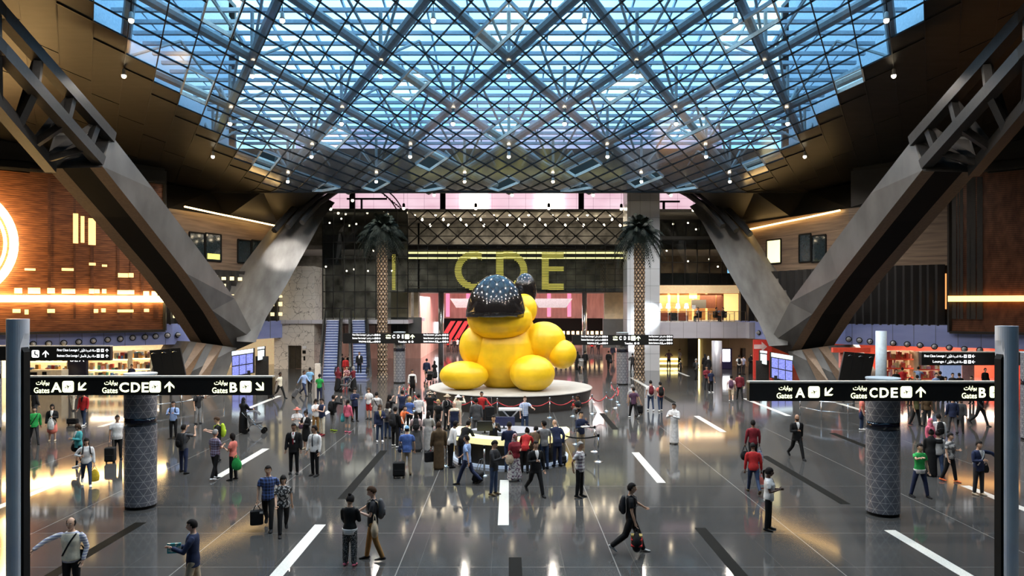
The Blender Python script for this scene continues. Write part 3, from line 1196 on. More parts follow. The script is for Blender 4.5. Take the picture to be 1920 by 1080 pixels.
# ================================================================ copper screens, ring and light bars
for s in (-1, 1):
    sd = 'left' if s < 0 else 'right'
    P = off(WL, 1.0)
    P2 = P[:2] + [(P[1][0] + (P[2][0] - P[1][0]) * (0.93 if s < 0 else 0.25), P[1][1] + (P[2][1] - P[1][1]) * (0.93 if s < 0 else 0.25))]
    B = thing('mesh_screen', mirror(P2[1] + (4.05,), s), ('tall glowing orange copper mesh screen behind the big light ring' if s < 0 else 'tall dim red brown mesh screen above the red shop'), 'screen')
    mb = MB()
    for (xa, ya), (xb, yb) in zip(P2, P2[1:]):
        mb.hexa([mirror((xa, ya, 4.05), s), mirror((xb, yb, 4.05), s), mirror((xb - .1, yb + .15, 4.05), s), mirror((xa - .1, ya + .15, 4.05), s),
                 mirror((xa, ya, 15.6), s), mirror((xb, yb, 15.2), s), mirror((xb - .1, yb + .15, 15.2), s), mirror((xa - .1, ya + .15, 15.6), s)])
    fix_normals(mb.build('mesh_panel', M_COPPER if s < 0 else M_COPPER_DARK, B))
    fr = MB()
    for z in (4.05, 15.4):
        for (xa, ya), (xb, yb) in zip(P2, P2[1:]):
            fr.beam(mirror((xa, ya - .1, z), s), mirror((xb, yb - .1, z), s), 0.25, 0.18)
    xb, yb = P2[-1]
    fr.beam(mirror((xb, yb - .1, 4.05), s), mirror((xb, yb - .1, 15.2), s), 0.2, 0.2, up=(0, 1, 0))
    fr.build('frame', M_STEEL, B)
    # vertical bands; glowing panes on the face imitate reflections and lit rooms behind
    rnd = random.Random(5 + s)
    dirv = (Vector(P2[2] + (0,)) - Vector(P2[1] + (0,)))
    bd = MB()
    for t in (0.12, 0.3, 0.42, 0.62, 0.72, 0.8, 0.9):
        p = Vector(P2[1] + (0,)) + dirv * t
        w = rnd.uniform(0.12, 0.4)
        for z0, z1 in ((5, 15),):
            a, b = p + dirv.normalized() * w, p
            n_ = Vector((0.06, -0.09, 0))
            bd.quad(*[mirror(k, s) for k in (tuple((b + n_)[:2]) + (z0,), tuple((a + n_)[:2]) + (z0,), tuple((a + n_)[:2]) + (z1,), tuple((b + n_)[:2]) + (z1,))])
    bd.build('band', M_COPPER_DARK if s < 0 else M_STEEL, B)
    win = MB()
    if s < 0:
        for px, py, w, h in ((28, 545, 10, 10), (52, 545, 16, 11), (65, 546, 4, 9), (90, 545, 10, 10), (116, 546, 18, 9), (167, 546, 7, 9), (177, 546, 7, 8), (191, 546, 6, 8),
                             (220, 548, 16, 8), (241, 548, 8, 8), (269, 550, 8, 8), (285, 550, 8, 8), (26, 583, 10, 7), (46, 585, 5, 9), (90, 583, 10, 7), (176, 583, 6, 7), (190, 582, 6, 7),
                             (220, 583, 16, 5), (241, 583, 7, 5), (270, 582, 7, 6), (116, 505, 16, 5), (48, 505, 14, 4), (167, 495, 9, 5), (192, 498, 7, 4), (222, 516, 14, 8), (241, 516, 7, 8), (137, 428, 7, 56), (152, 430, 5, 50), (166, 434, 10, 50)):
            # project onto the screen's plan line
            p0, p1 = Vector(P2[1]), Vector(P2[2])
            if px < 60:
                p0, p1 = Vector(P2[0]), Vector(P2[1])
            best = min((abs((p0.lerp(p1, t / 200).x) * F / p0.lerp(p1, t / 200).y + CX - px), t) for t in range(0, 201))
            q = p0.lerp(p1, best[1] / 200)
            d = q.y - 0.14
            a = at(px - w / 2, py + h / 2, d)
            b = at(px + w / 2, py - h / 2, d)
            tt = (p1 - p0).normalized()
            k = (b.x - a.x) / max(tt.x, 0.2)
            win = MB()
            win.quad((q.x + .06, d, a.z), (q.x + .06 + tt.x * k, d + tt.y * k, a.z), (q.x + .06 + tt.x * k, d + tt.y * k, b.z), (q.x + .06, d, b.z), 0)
            win.build('glow_pane', mat('glow_pane', (1, 0.8, 0.4), 0.5, emit=(1, 0.62, 0.22), es=1.1), B)
    else:
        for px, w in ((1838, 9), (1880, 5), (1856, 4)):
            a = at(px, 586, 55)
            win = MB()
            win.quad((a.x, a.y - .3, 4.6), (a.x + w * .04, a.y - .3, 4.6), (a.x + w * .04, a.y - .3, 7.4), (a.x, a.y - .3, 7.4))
            win.build('glow_pane', mat('dim_glow_pane', (1, 0.6, 0.3), 0.5, emit=(1, 0.45, 0.15), es=0.5), B)
    # horizontal light bar in front of the screen
    q = off(WL, 1.35)
    q = q[:2] + [(q[1][0] + (q[2][0] - q[1][0]) * (0.93 if s < 0 else 0.25), q[1][1] + (q[2][1] - q[1][1]) * (0.93 if s < 0 else 0.25))]
    mb = MB()
    for (xa, ya), (xb, yb) in zip(q, q[1:]):
        mb.beam(mirror((xa, ya, 6.45), s), mirror((xb, yb, 6.45), s), 0.16, 0.46 if s < 0 else 0.40)
    bar = mb.build('light_bar', M_RINGLED if s < 0 else mat('amber_led', (1, .7, .4), .5, emit=(1, 0.46, 0.12), es=3.0), None, origin=mirror(q[1] + (6.45,), s))
    tag(bar, ('bright yellow horizontal light bar across the glowing copper screen' if s < 0 else 'amber horizontal light bar across the dim red brown screen'), 'light bar')
# ring light
c = at(-104, 452, 48.2)
dirv = Vector((16, 11.5, 0)).normalized()
nv = Vector((dirv.y, -dirv.x, 0))
rg = thing('ring_light', c, 'huge glowing ring mounted on the copper screen beside the light bar', 'light ring')
for nm, R_, r_, m in (('tube', 3.75, 0.25, M_RINGLED), ('inner_rim', 3.25, 0.10, M_LEDWARM)):
    mb = MB()
    n = 56
    rings = []
    for k in range(n + 1):
        a = 2 * pi * k / n
        ce = c + dirv * (R_ * cos(a)) + Vector((0, 0, R_ * sin(a)))
        ra = (dirv * cos(a) + Vector((0, 0, sin(a))))
        rings.append([ce + ra * (r_ * cos(b)) + nv * (r_ * 0.6 * sin(b)) for b in [2 * pi * t / 8 for t in range(8)]])
    mb.loft(rings, cap=False)
    mb.build(nm, m, rg, smooth=True)

# LED coves under the soffit and windows of the wood walls
for s in (-1, 1):
    sd = 'left' if s < 0 else 'right'
    mb = MB()
    pts = [atm(340, 388, 58.9, s), atm(400, 401, 62.0, s), atm(460, 413, 65.6, s), atm(521, 426, 69.6, s)]
    pts = [p + Vector((0.35 if s < 0 else -0.35, -0.2, 0)) for p in pts]
    for a, b in zip(pts, pts[1:]):
        mb.beam(a, b, 0.12, 0.10)
    o = mb.build('cove_light', M_LEDWARM, None, origin=pts[1])
    tag(o, 'warm sloping cove light on the %s' % ('left wood wall behind the stone V support' if s < 0 else 'right wood wall above the lit window'), 'cove light')
    wins = [(355, 435, 384, 488), (386, 437, 415, 488), (446, 449, 470, 492), (472, 450, 492, 493)] if s < 0 else [(444, 448, 470, 493), (360, 440, 386, 490), (388, 438, 410, 490)]
    for k, (x0, y0, x1, y1) in enumerate(wins):
        line = off(WL, .05)
        qa, ta = plan_at(x0, line)
        qb, tb = plan_at(x1, line)
        zt_, zb_ = CH - (y0 - CY) * qa.y / F, CH - (y1 - CY) * qa.y / F
        lit = (s > 0 and k == 0)
        A_, B_ = mirror((qa.x, qa.y, zb_), s), mirror((qb.x, qb.y, zb_), s)
        hgt = Vector((0, 0, zt_ - zb_))
        fm, gm = MB(), MB()
        fm.beam(A_, B_, .10, .12)
        fm.beam(A_ + hgt, B_ + hgt, .10, .12)
        fm.beam(A_, A_ + hgt, .10, .12, up=(0, 1, 0))
        fm.beam(B_, B_ + hgt, .10, .12, up=(0, 1, 0))
        w = struct(fm, 'window_%d' % (10 + k + (s > 0) * 6), M_DARK)
        gm.quad(A_, B_, B_ + hgt, A_ + hgt)
        gm.build('pane', mat('lit_yellow_pane', (1, .9, .6), .4, emit=(1, 0.86, 0.45), es=1.0) if lit else mat('dark_pane', (0.02, 0.03, 0.035), 0.05, spec=0.8), w)
        if s < 0 and k == 1:
            gm = MB()
            n_ = Vector((.04, -.04, 0))
            a_, b_ = A_.lerp(B_, .1) + n_, A_.lerp(B_, .9) + n_
            gm.quad(a_ + hgt * .06, b_ + hgt * .06, b_ + hgt * .26, a_ + hgt * .26)
            gm.build('lit_interior', mat('lime_interior', (.8, .8, .2), .5, emit=(.9, .8, .15), es=.8), w)
    # fins of the gallery storey with warm lamps between them
    fins = MB()
    glow = MB()
    dk = MB()
    for k in range(15 if s < 0 else 25):
        px = 300 + 215 * k / 14 if s < 0 else 146 + 369 * k / 24
        q_, _t = plan_at(px, off(WL, .35))
        a = mirror((q_.x, q_.y, 4.5), s)
        fins.box(a.x - 0.28, a.x + 0.28, a.y - .2, a.y + .5, 4.5, 8.95)
        rnd = random.Random(k)
        if s > 0:
            glow.box(a.x + 0.34, a.x + 0.52, a.y + .02, a.y + .06, 5.2 + rnd.random() * .6, 8.3)
        else:
            for z in (5.0, 5.9, 6.7, 7.5, 8.1):
                if rnd.random() < 0.75:
                    glow.box(a.x + 0.35, a.x + 0.70, a.y + .02, a.y + .06, z, z + rnd.uniform(.15, .4))
    struct(fins, 'trim_%d' % (130 + (s > 0)), M_WALL_DARK)
    struct(glow, 'trim_%d' % (132 + (s > 0)), mat('amber_gallery_lamp', (1, .6, .3), .5, emit=(1, 0.40, 0.12), es=0.9) if s > 0 else mat('cream_gallery_lamp', (1, .85, .55), .5, emit=(1, 0.8, 0.42), es=0.9))

# spotlights on the fascia
cnt = 0
spot_pts = {-1: [(61, 645), (91, 644), (120, 643), (148, 641), (175, 639), (201, 637), (226, 635.5), (249, 633.5), (272, 632), (293, 630.5), (313, 629), (332, 628), (469, 618.5), (484, 618)],
            1: [(1611, 638), (1632, 640), (1653, 642), (1676, 643.5), (1700, 645.5), (1726, 647.5), (1752, 650), (1779, 652), (1808, 654.5), (1838, 656.5), (1591, 636), (1409, 623), (1423, 624), (1437, 625), (1451, 626)]}
Pf = off(WL, 0.66)
for s in (-1, 1):
    for k, (px, py) in enumerate(spot_pts[s]):
        ppx = px if s < 0 else 1908 - px
        best = None
        for (p0, p1) in zip(Pf, Pf[1:]):
            for t in range(101):
                q = Vector(p0).lerp(Vector(p1), t / 100)
                e = abs(q.x * F / q.y + CX - ppx)
                if best is None or e < best[0]:
                    best = (e, q, (Vector(p1) - Vector(p0)).normalized())
        q, tt = best[1], best[2]
        z = CH - (py - CY) * q.y / F
        nn = Vector((tt.y, -tt.x, 0))
        p = mirror((q.x, q.y, z), s)
        nn = Vector((nn.x * (1 if s < 0 else -1), nn.y, 0))
        far = (px in (469, 484) or px < 1460 and s > 0)
        if s < 0:
            lab = 'chrome spotlight on the blue fascia, %s' % (['nearest the pale pylon', 'second', 'third', 'fourth', 'fifth', 'sixth', 'seventh', 'eighth', 'ninth', 'tenth', 'eleventh', 'twelfth'][k] + (' along from the pale pylon' if k else '')) if not far else 'small spotlight on the grey fascia beside the marble lift tower, %s' % ('farther from the tower' if px == 469 else 'nearest the tower')
        else:
            nm = ['second', 'third', 'fourth', 'fifth', 'sixth', 'seventh', 'eighth', 'ninth', 'tenth', 'eleventh and last', 'first']
            lab = 'chrome spotlight on the red shop fascia, %s from the stone V support' % nm[k] if not far else 'small spotlight on the grey fascia above the red arrow panel, %s from the left' % ['first', 'second', 'third', 'fourth'][k - 11]
        L_ = thing('spotlight', p, lab, 'spotlight', 'spotlights on the fascia')
        mb = MB()
        mb.tube([p, p + nn * 0.05], [0.22, 0.22], 14, dome=False)
        mb.build('rim', M_DARK, L_)
        mb = MB()
        mb.tube([p + nn * 0.04, p + nn * 0.12, p + nn * 0.26 + Vector((0, 0, .02))], [0.17, 0.16, 0.09], 12)
        mb.build('lamp_head', mat('satin_spot_head', (.8, .8, .8), .35, .3), L_, smooth=True)

# ================================================================ pendant lamps hung from the ceiling lattice
M_BULB = mat('glowing_bulb', (1, .9, .7), .3, emit=(1.0, 0.82, 0.55), es=14)
M_SHADE = mat('frosted_lamp_glass', (0.75, 0.72, 0.68), .3)
rowsL = []
for r in range(-6, 3):
    y = OY + 6.3 * r
    xs = [7.2 * k for k in range(-3, 4)] if r % 2 == 0 else [7.2 * k + 3.6 for k in range(-3, 3)]
    rowsL.append((y, xs))
rown = {-2: 'highest visible row', -1: 'second row down', 0: 'third row down', 1: 'fourth row down', 2: 'row at the ceiling edge'}
ordn = ['first', 'second', 'third', 'fourth', 'fifth', 'sixth', 'seventh']
protoL = None
for r, (y, xs) in zip(range(-6, 3), rowsL):
    for k, x in enumerate(xs):
        if r == 2 and abs(x) < 20:
            continue
        zt = zc(min(y, YE)) if r < 2 else 16.6
        zb = CH + [9.7, 10.05, 10.83, 11.7, 12.85][2 - r] if r >= -2 else zt - 0.9
        yy = y if r < 2 else 66.5
        lab = 'small glowing pendant lamp under the ceiling, %s, %s from the left' % (rown.get(r, 'row overhead near the camera'), ordn[k]) if r >= -2 else 'small pendant lamp under the vaulted ceiling, out of the picture overhead'
        L_ = thing('pendant_lamp', (x, yy, zb), lab, 'pendant lamp', 'pendant lamps of the ceiling')
        mb = MB()
        mb.cyl((x, yy, zb + .3), (x, yy, zt), 0.018, 5)
        mb.build('cord', M_DARK, L_)
        mb = MB()
        mb.lathe([(0.05, 0.42), (0.09, 0.36), (0.10, 0.16), (0.16, 0.05)], 10, (x, yy, zb))
        mb.build('lamp_shade', M_SHADE, L_, smooth=True)
        mb = MB()
        mb.ball((x, yy, zb), 0.13, 10)
        mb.build('bulb', M_BULB, L_, smooth=True)
        if r <= 1:
            light('pendant_light', 'SPOT', (x, yy, zb - .16), 1150, (1, 0.90, 0.78), 0.14, (0, 0, 0), spot=2.75)
# pendants in front of the clerestory and the diagrid
fp = [(661, 376, 70), (814, 366, 68), (960, 366, 68), (1112, 366, 68), (1258, 366, 68), (892, 391, 70), (1029, 391, 70), (757, 391, 70), (1165, 392, 70), (1300, 394, 70), (620, 392, 70)]
fl = ['above the left palm', 'leftmost of the dark row on the pink wall', 'in the middle of the pink wall', 'right of the middle of the pink wall', 'above the right edge of the white pier', 'above the letter C', 'above the letter E', 'beside the left palm crown', 'beside the white pier', 'right of the white pier', 'left of the left palm', 'on the left far stone arm', 'on the right far stone arm']
for (px, py, d), lb in zip(fp, fl):
    p = at(px, py, d)
    L_ = thing('pendant_lamp', p, 'small pendant lamp before the far facade, ' + lb, 'pendant lamp', 'pendant lamps of the far facade')
    mb = MB()
    mb.cyl(p + Vector((0, 0, .3)), (p.x, p.y, 19.2), 0.015, 5)
    mb.build('cord', M_DARK, L_)
    mb = MB()
    mb.lathe([(0.06, 0.5), (0.13, 0.40), (0.13, 0.1)], 10, p)
    mb.build('lamp_shade', M_DARK, L_, smooth=True)
    mb = MB()
    mb.ball(p, 0.14, 8)
    mb.build('bulb', M_BULB, L_, smooth=True)
# small downlights seen through the diagrid
rnd = random.Random(3)
k = 0
for row, py in enumerate((404, 413, 424)):
    for px in range(780 + row * 12, 1172, 36):
        p = at(px + rnd.uniform(-5, 5), py, 74.5 + row)
        mb = MB()
        mb.lathe([(0.06, 0.22), (0.11, 0.12), (0.11, 0.0), (0.02, -0.06)], 8, p)
        o = mb.build('downlight', M_BULB, None, origin=p)
        tag(o, 'tiny bright lamp glowing behind the diagonal lattice of the far facade', 'lamp', 'lamps behind the diagonal lattice')
for px, py in ((618, 418), (640, 410), (655, 423), (668, 420), (640, 446), (655, 450), (700, 470), (611, 500), (664, 505), (690, 508), (712, 510), (735, 508), (650, 508), (1250, 470), (1290, 490), (1330, 486), (1346, 500), (1262, 420), (1290, 418), (1305, 430), (1240, 540)):
    p = at(px, py, 73.5)
    mb = MB()
    mb.ball(p, 0.09, 8)
    o = mb.build('downlight', M_BULB, None, origin=p)
    tag(o, 'tiny bright lamp glowing behind the dark glass of the far facade', 'lamp', 'lamps behind the dark far glass')

# ================================================================ marble lift tower
p = at(552, 692, 70)
p.z = 0
T = thing('lift_tower', p, 'pale veined marble lift tower left of the escalators', 'lift tower')
a, b = at(514, 0, 70).x, at(589, 0, 70).x
c2 = at(606, 0, 71.8).x
zt = at(0, 499, 70).z
mb = MB()
dx0, dx1, dz = at(540, 0, 70).x, at(565, 0, 70).x, at(0, 648, 70).z
mb.box(a, dx0, 70, 72.6, 0, dz)
mb.box(dx1, b, 70, 72.6, 0, dz)
mb.box(a, b, 70, 72.6, dz, zt)
mb.hexa([(b, 70, 0), (c2, 71.8, 0), (c2, 72.6, 0), (b, 72.6, 0), (b, 70, zt), (c2, 71.8, zt - .1), (c2, 72.6, zt - .1), (b, 72.6, zt)])
fix_normals(mb.build('shaft', M_MARBLE, T))
dr = MB()
dr.box(dx0, (dx0 + dx1) / 2 - .01, 70.25, 70.35, 0.02, dz)
dr.box((dx0 + dx1) / 2 + .01, dx1, 70.25, 70.35, 0.02, dz)
dr.build('door', mat('bronze_lift_door', (0.08, 0.07, 0.055), .3, .6), T)
mb = MB()
px_box(mb, 567, 574, 649, 654, 69.92, 0.06)
mb.build('floor_sign', mat('pale_sign', (.8, .8, .82), .4), T)
mb = MB()
px_box(mb, 567, 573, 657, 663, 69.92, 0.06)
mb.build('call_screen', M_DARK, T)
mb = MB()
px_box(mb, 569, 572, 668, 676, 69.94, 0.05)
mb.build('call_button', M_DARK, T)

# ================================================================ escalators
M_STEP = mat('blue_lit_escalator_step', (0.16, 0.21, 0.42), 0.35, .4, scale=4)
M_NOSE = mat('pale_step_nosing', (0.62, 0.68, 0.85), 0.4)
for nm, bx, tx, lab in (('a', 618, 624, 'blue escalator nearest the marble tower'), ('b', 676, 672, 'blue escalator nearest the left palm trunk')):
    d0, d1, zt = 60.5, 68.8, 4.6
    x0, x1 = (bx - CX) * d0 / F, (tx - CX) * d1 / F
    E_ = thing('escalator', (x0, d0, 0), lab, 'escalator', 'escalators to the gallery')
    hw = 0.56
    st, ns = MB(), MB()
    N_ = 22
    for k in range(N_):
        t0, t1 = k / N_, (k + 1) / N_
        xa, xb = x0 + (x1 - x0) * t0, x0 + (x1 - x0) * t1
        ya, yb = d0 + (d1 - d0) * t0, d0 + (d1 - d0) * t1
        st.box(xa - hw, xa + hw, ya, yb, zt * t0 - .3, zt * t1)
        ns.box(xa - hw, xa + hw, ya - .03, ya + .10, zt * t1 - .05, zt * t1 + .012)
    st.build('steps', M_STEP, E_)
    ns.build('step_nosing', M_NOSE, E_)
    pl = MB()
    pl.box(x0 - .85, x0 + .85, d0 - 2.0, d0 + 0.1, 0, 0.03)
    pl.build('landing_plate', mat('blue_grey_landing', (.20, .22, .36), .3, .5), E_)
    for sgn in (-1, 1):
        bl, hr, sk = MB(), MB(), MB()
        o_ = sgn * (hw + .12)
        A0, A1, B0, B1 = Vector((x0 + o_, d0 - .9, 0.05)), Vector((x0 + o_, d0, 0.05)), Vector((x1 + o_, d1, zt)), Vector((x1 + o_, d1 + .9, zt))
        up = Vector((0, 0, 0.95))
        for u, v in ((A0, A1), (A1, B0), (B0, B1)):
            bl.hexa([u + Vector((-.015, 0, 0)), v + Vector((-.015, 0, 0)), v + Vector((.015, 0, 0)), u + Vector((.015, 0, 0)),
                     u + up + Vector((-.015, 0, 0)), v + up + Vector((-.015, 0, 0)), v + up + Vector((.015, 0, 0)), u + up + Vector((.015, 0, 0))])
            sk.beam(u + Vector((sgn * .1, 0, 0.0)), v + Vector((sgn * .1, 0, 0.0)), 0.28, 0.36)
        bl.build('balustrade', M_RGLASS, E_)
        sk.build('side_skirt', M_CHROME, E_)
        hr.tube([A0 + up * .55 + Vector((0, -.25, 0)), A0 + up, A1 + up, B0 + up, B1 + up], [.05] * 5, 8)
        hr.build('handrail', M_DARK, E_, smooth=True)
# kiosk post next to the escalator
mb = MB()
px_box(mb, 590, 599, 682, 722, 57, 0.4)
o = mb.build('kiosk', mat('pale_kiosk', (.75, .68, .6), .4), None, origin=(at(595, 0, 57).x, 57, 0))
tag(o, 'slim pale freestanding kiosk at the foot of the escalator', 'kiosk')

# ================================================================ palm trees
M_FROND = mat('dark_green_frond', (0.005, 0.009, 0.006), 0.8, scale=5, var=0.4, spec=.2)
M_STEM = mat('frond_rib', (0.012, 0.012, 0.008), 0.8)


def m_trunk():
    m = bpy.data.materials.new('palm_trunk_scales')
    nt, N, L, b = nodes_of(m)
    tc = N.new('ShaderNodeTexCoord')
    sp = N.new('ShaderNodeSeparateXYZ')
    L.new(tc.outputs['Object'], sp.inputs[0])
    ang = math_node(N, L, 'MULTIPLY', math_node(N, L, 'ARCTAN2', sp.outputs[1], sp.outputs[0]), 9 / (2 * pi))
    v = math_node(N, L, 'DIVIDE', sp.outputs[2], 0.42)
    l1 = line_mask(N, L, math_node(N, L, 'ADD', ang, v), 1.0, 0.42, 0.3)
    l2 = line_mask(N, L, math_node(N, L, 'SUBTRACT', ang, v), 1.0, 0.42, 0.3)
    k = math_node(N, L, 'MAXIMUM', l1, l2)
    L.new(mixc(N, L, k, (0.44, 0.31, 0.19), (0.045, 0.030, 0.022)), b.inputs['Base Color'])
    b.inputs['Roughness'].default_value = 0.7
    return m


M_TRUNK = m_trunk()
for px, fy, cy, lab, seed in ((717, 706, 436, 'tall palm tree with a dark drooping crown beside the escalators', 4), (1199, 711, 440, 'tall palm tree with a dark drooping crown before the white pier', 9)):
    p = floor_at(px, fy)
    top = CH - (cy - CY) * p.y / F
    PT = thing('palm_tree', p, lab, 'palm tree', 'palm trees of the hall')
    rnd = random.Random(seed)
    mb = MB()
    rings = []
    K = 60
    for k in range(K + 1):
        z = (top - 0.2) * k / K
        r = 0.40 + 0.05 * (z / top) + (0.035 if k % 2 else -0.02) + (0.12 if k == 0 else 0)
        rings.append([(p.x + r * cos(2 * pi * i / 14 + k * .22), p.y + r * sin(2 * pi * i / 14 + k * .22), z) for i in range(14)])
    mb.loft(rings)
    mb.build('trunk', M_TRUNK, PT)
    mb = MB()
    mb.lathe([(0.3, -0.9), (0.62, -0.5), (0.66, 0.0), (0.4, 0.35), (0.1, 0.5)], 14, (p.x, p.y, top))
    mb.build('crown_shaft', M_STEM, PT)
    c0 = Vector((p.x, p.y, top + 0.1))
    nf = 72
    for k in range(nf):
        az = k * 2.39996 + rnd.uniform(-.2, .2)
        e = (k + .5) / nf
        el = radians(82 - 105 * e)
        ln = rnd.uniform(2.5, 3.0)
        h = Vector((cos(az), sin(az), 0))
        pts = []
        for q in range(9):
            t = q / 8
            drop = 1.9 * t * t * (0.55 + .45 * cos(el))
            pts.append(c0 + h * (ln * t * cos(el) * (1 - .22 * t)) + Vector((0, 0, ln * t * sin(el) - drop)))
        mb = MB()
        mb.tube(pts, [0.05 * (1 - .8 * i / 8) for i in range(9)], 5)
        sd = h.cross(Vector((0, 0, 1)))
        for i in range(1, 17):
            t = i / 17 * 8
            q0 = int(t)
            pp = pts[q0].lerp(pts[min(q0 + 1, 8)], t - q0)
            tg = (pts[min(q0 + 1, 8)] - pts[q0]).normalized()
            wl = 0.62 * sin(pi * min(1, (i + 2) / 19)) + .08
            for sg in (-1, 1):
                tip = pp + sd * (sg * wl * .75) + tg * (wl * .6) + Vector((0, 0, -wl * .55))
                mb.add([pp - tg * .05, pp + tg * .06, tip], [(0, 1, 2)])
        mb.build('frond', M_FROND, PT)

# ================================================================ far facade letters
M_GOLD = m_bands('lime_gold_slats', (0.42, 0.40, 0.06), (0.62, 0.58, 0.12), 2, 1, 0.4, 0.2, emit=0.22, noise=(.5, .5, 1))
dL = 70.7


def slats(mb, x0, x1, y0, y1):
    a, b = at(x0, y1, dL), at(x1, y0, dL)
    z = b.z
    while z > a.z + 0.05:
        mb.box(a.x, b.x, dL, dL + .12, z - 0.095, z)
        z -= 0.155


def letter(ch, label):
    mb = MB()
    if ch == 'C':
        c, ro, ri = at(889, 507.5, dL), 36.5 * dL / F, 24 * dL / F
        z = ro
        while z > -ro:
            zz = z - .06
            if abs(zz) < ro:
                xo = sqrt(ro * ro - zz * zz)
                xi = sqrt(max(0, ri * ri - zz * zz))
                end = 14 * dL / F if abs(zz) > 13 * dL / F else -99
                segs = [(-xo, -xi)] if xi > 0 else [(-xo, min(xo, end))]
                if xi > 0 and abs(zz) > 19 * dL / F and end > xi:
                    segs.append((xi, min(xo, end)))
                for u, v in segs:
                    if v > u:
                        mb.box(c.x + u, c.x + v, dL, dL + .12, c.z + z - .095, c.z + z)
            z -= 0.155
    elif ch == 'D':
        slats(mb, 930, 944, 472, 543)
        c, ro, ri = at(953, 507.5, dL), 36.5 * dL / F, 23 * dL / F
        z = ro
        xl = at(944, 0, dL).x - c.x
        while z > -ro:
            zz = z - .06
            if abs(zz) < ro:
                xo = sqrt(ro * ro - zz * zz) * 0.98
                xi = sqrt(max(0, ri * ri - zz * zz))
                mb.box(c.x + (xi if xi > 0 else xl), c.x + max(xo, xi + .1), dL, dL + .12, c.z + z - .095, c.z + z)
            z -= 0.155
    elif ch == 'E':
        slats(mb, 1016, 1029, 473, 543)
        for y0, y1 in ((473, 484), (500, 510), (532, 543)):
            slats(mb, 1029, 1057, y0, y1)
    else:
        slats(mb, 735, 741, 477, 543)
    cx_ = {'C': 885, 'D': 945, 'E': 1036, 'I': 738}[ch]
    o = mb.build('sign_letter', M_GOLD, None, origin=at(cx_, 543, dL))
    hg = MB()
    for k in (-7, 7):
        p_ = at(cx_ + (k if ch != 'I' else k * .2), 474, dL + .06)
        hg.beam(p_, (p_.x, 71.5, p_.z + .05), .05, .05)
        hg.beam(p_, at(cx_ + (k if ch != 'I' else k * .2), 466, 70.9), .04, .04, up=(0, 1, 0))
    hg.build('hanger', M_DARK, o)
    tag(o, label, 'sign letter', 'slatted letters of the far facade')


letter('C', 'huge gold slatted letter C hung on the far facade')
letter('D', 'huge gold slatted letter D hung on the far facade')
letter('E', 'huge gold slatted letter E hung on the far facade')
letter('I', 'thin gold slatted upright letter beside the left palm trunk')

# white pier with its spotlight and an added fill spot
mb = MB()
a, b = at(1176, 0, 68).x, at(1237, 0, 68).x
mb.box(a, b, 68, 70.4, 0, 19.2)
o = struct(mb, 'column_white', M_PIER)
o.name = 'column'
light('pier_spot', 'SPOT', tuple(at(1240, 590, 66.4)), 600, (.85, .95, 1), .2, (radians(86), 0, radians(25)), spot=1.4)
light('pier_spot', 'SPOT', tuple(at(1205, 655, 64.5)), 350, (.95, .95, 1), .2, (radians(108), 0, 0), spot=1.0)
# passage columns and canopies
for k, (px, w, d, lb) in enumerate(((827, 8, 75, 'left'), (1096, 7, 75, 'right'))):
    p = at(px, 0, d)
    mb = MB()
    mb.cyl((p.x, d, 0), (p.x, d, 7.4), w * d / F / 2 * 1.3, 20)
    struct(mb, 'column_steel', M_CHROME, True).name = 'column.%03d' % (k + 1)
for x0, x1, lab in ((845, 950, 'left'), (1000, 1072, 'right')):
    a, b = at(x0, 577, 95), at(x1, 560, 95)
    mb = MB()
    k = 0.7
    mb.hexa([(a.x + k, 95, a.z), (b.x - k, 95, a.z), (b.x - k, 97, a.z), (a.x + k, 97, a.z), (a.x, 94, b.z), (b.x, 94, b.z), (b.x, 97, b.z), (a.x, 97, b.z)])
    o = mb.build('canopy', mat('pale_canopy', (.6, .62, .66), .35), None, origin=(0.5 * (a.x + b.x), 95, a.z))
    tag(o, 'pale tapered canopy in the pink passage, half hidden %s the sculpture' % ('left behind' if lab == 'left' else 'by the right side of'), 'canopy')
# ================================================================ platform and the yellow sculpture
PC = Vector((0.1, 46.0, 0))
mb = MB()
mb.lathe([(4.78, 0.0), (4.96, 0.94)], 96, PC)
pf = thing('platform', PC, 'round dark sided platform with a pale top carrying the yellow sculpture', 'platform')
mb.build('drum', mat('dark_platform_side', (0.05, 0.045, 0.042), .35, scale=2), pf)
mb = MB()
mb.lathe([(4.99, 0.94), (5.02, 0.96), (5.0, 1.0), (0.02, 1.0)], 96, PC)
mb.build('top', mat('pale_platform_top', (.40, .385, .35), .5, scale=1.5), pf)

M_YEL = mat('bright_yellow_sculpture', (0.88, 0.56, 0.012), 0.42, scale=1.6, var=0.10, bump=0.12)
M_BLKG = mat('glossy_black_dome', (0.012, 0.010, 0.010), 0.12, scale=2, coat=.5)


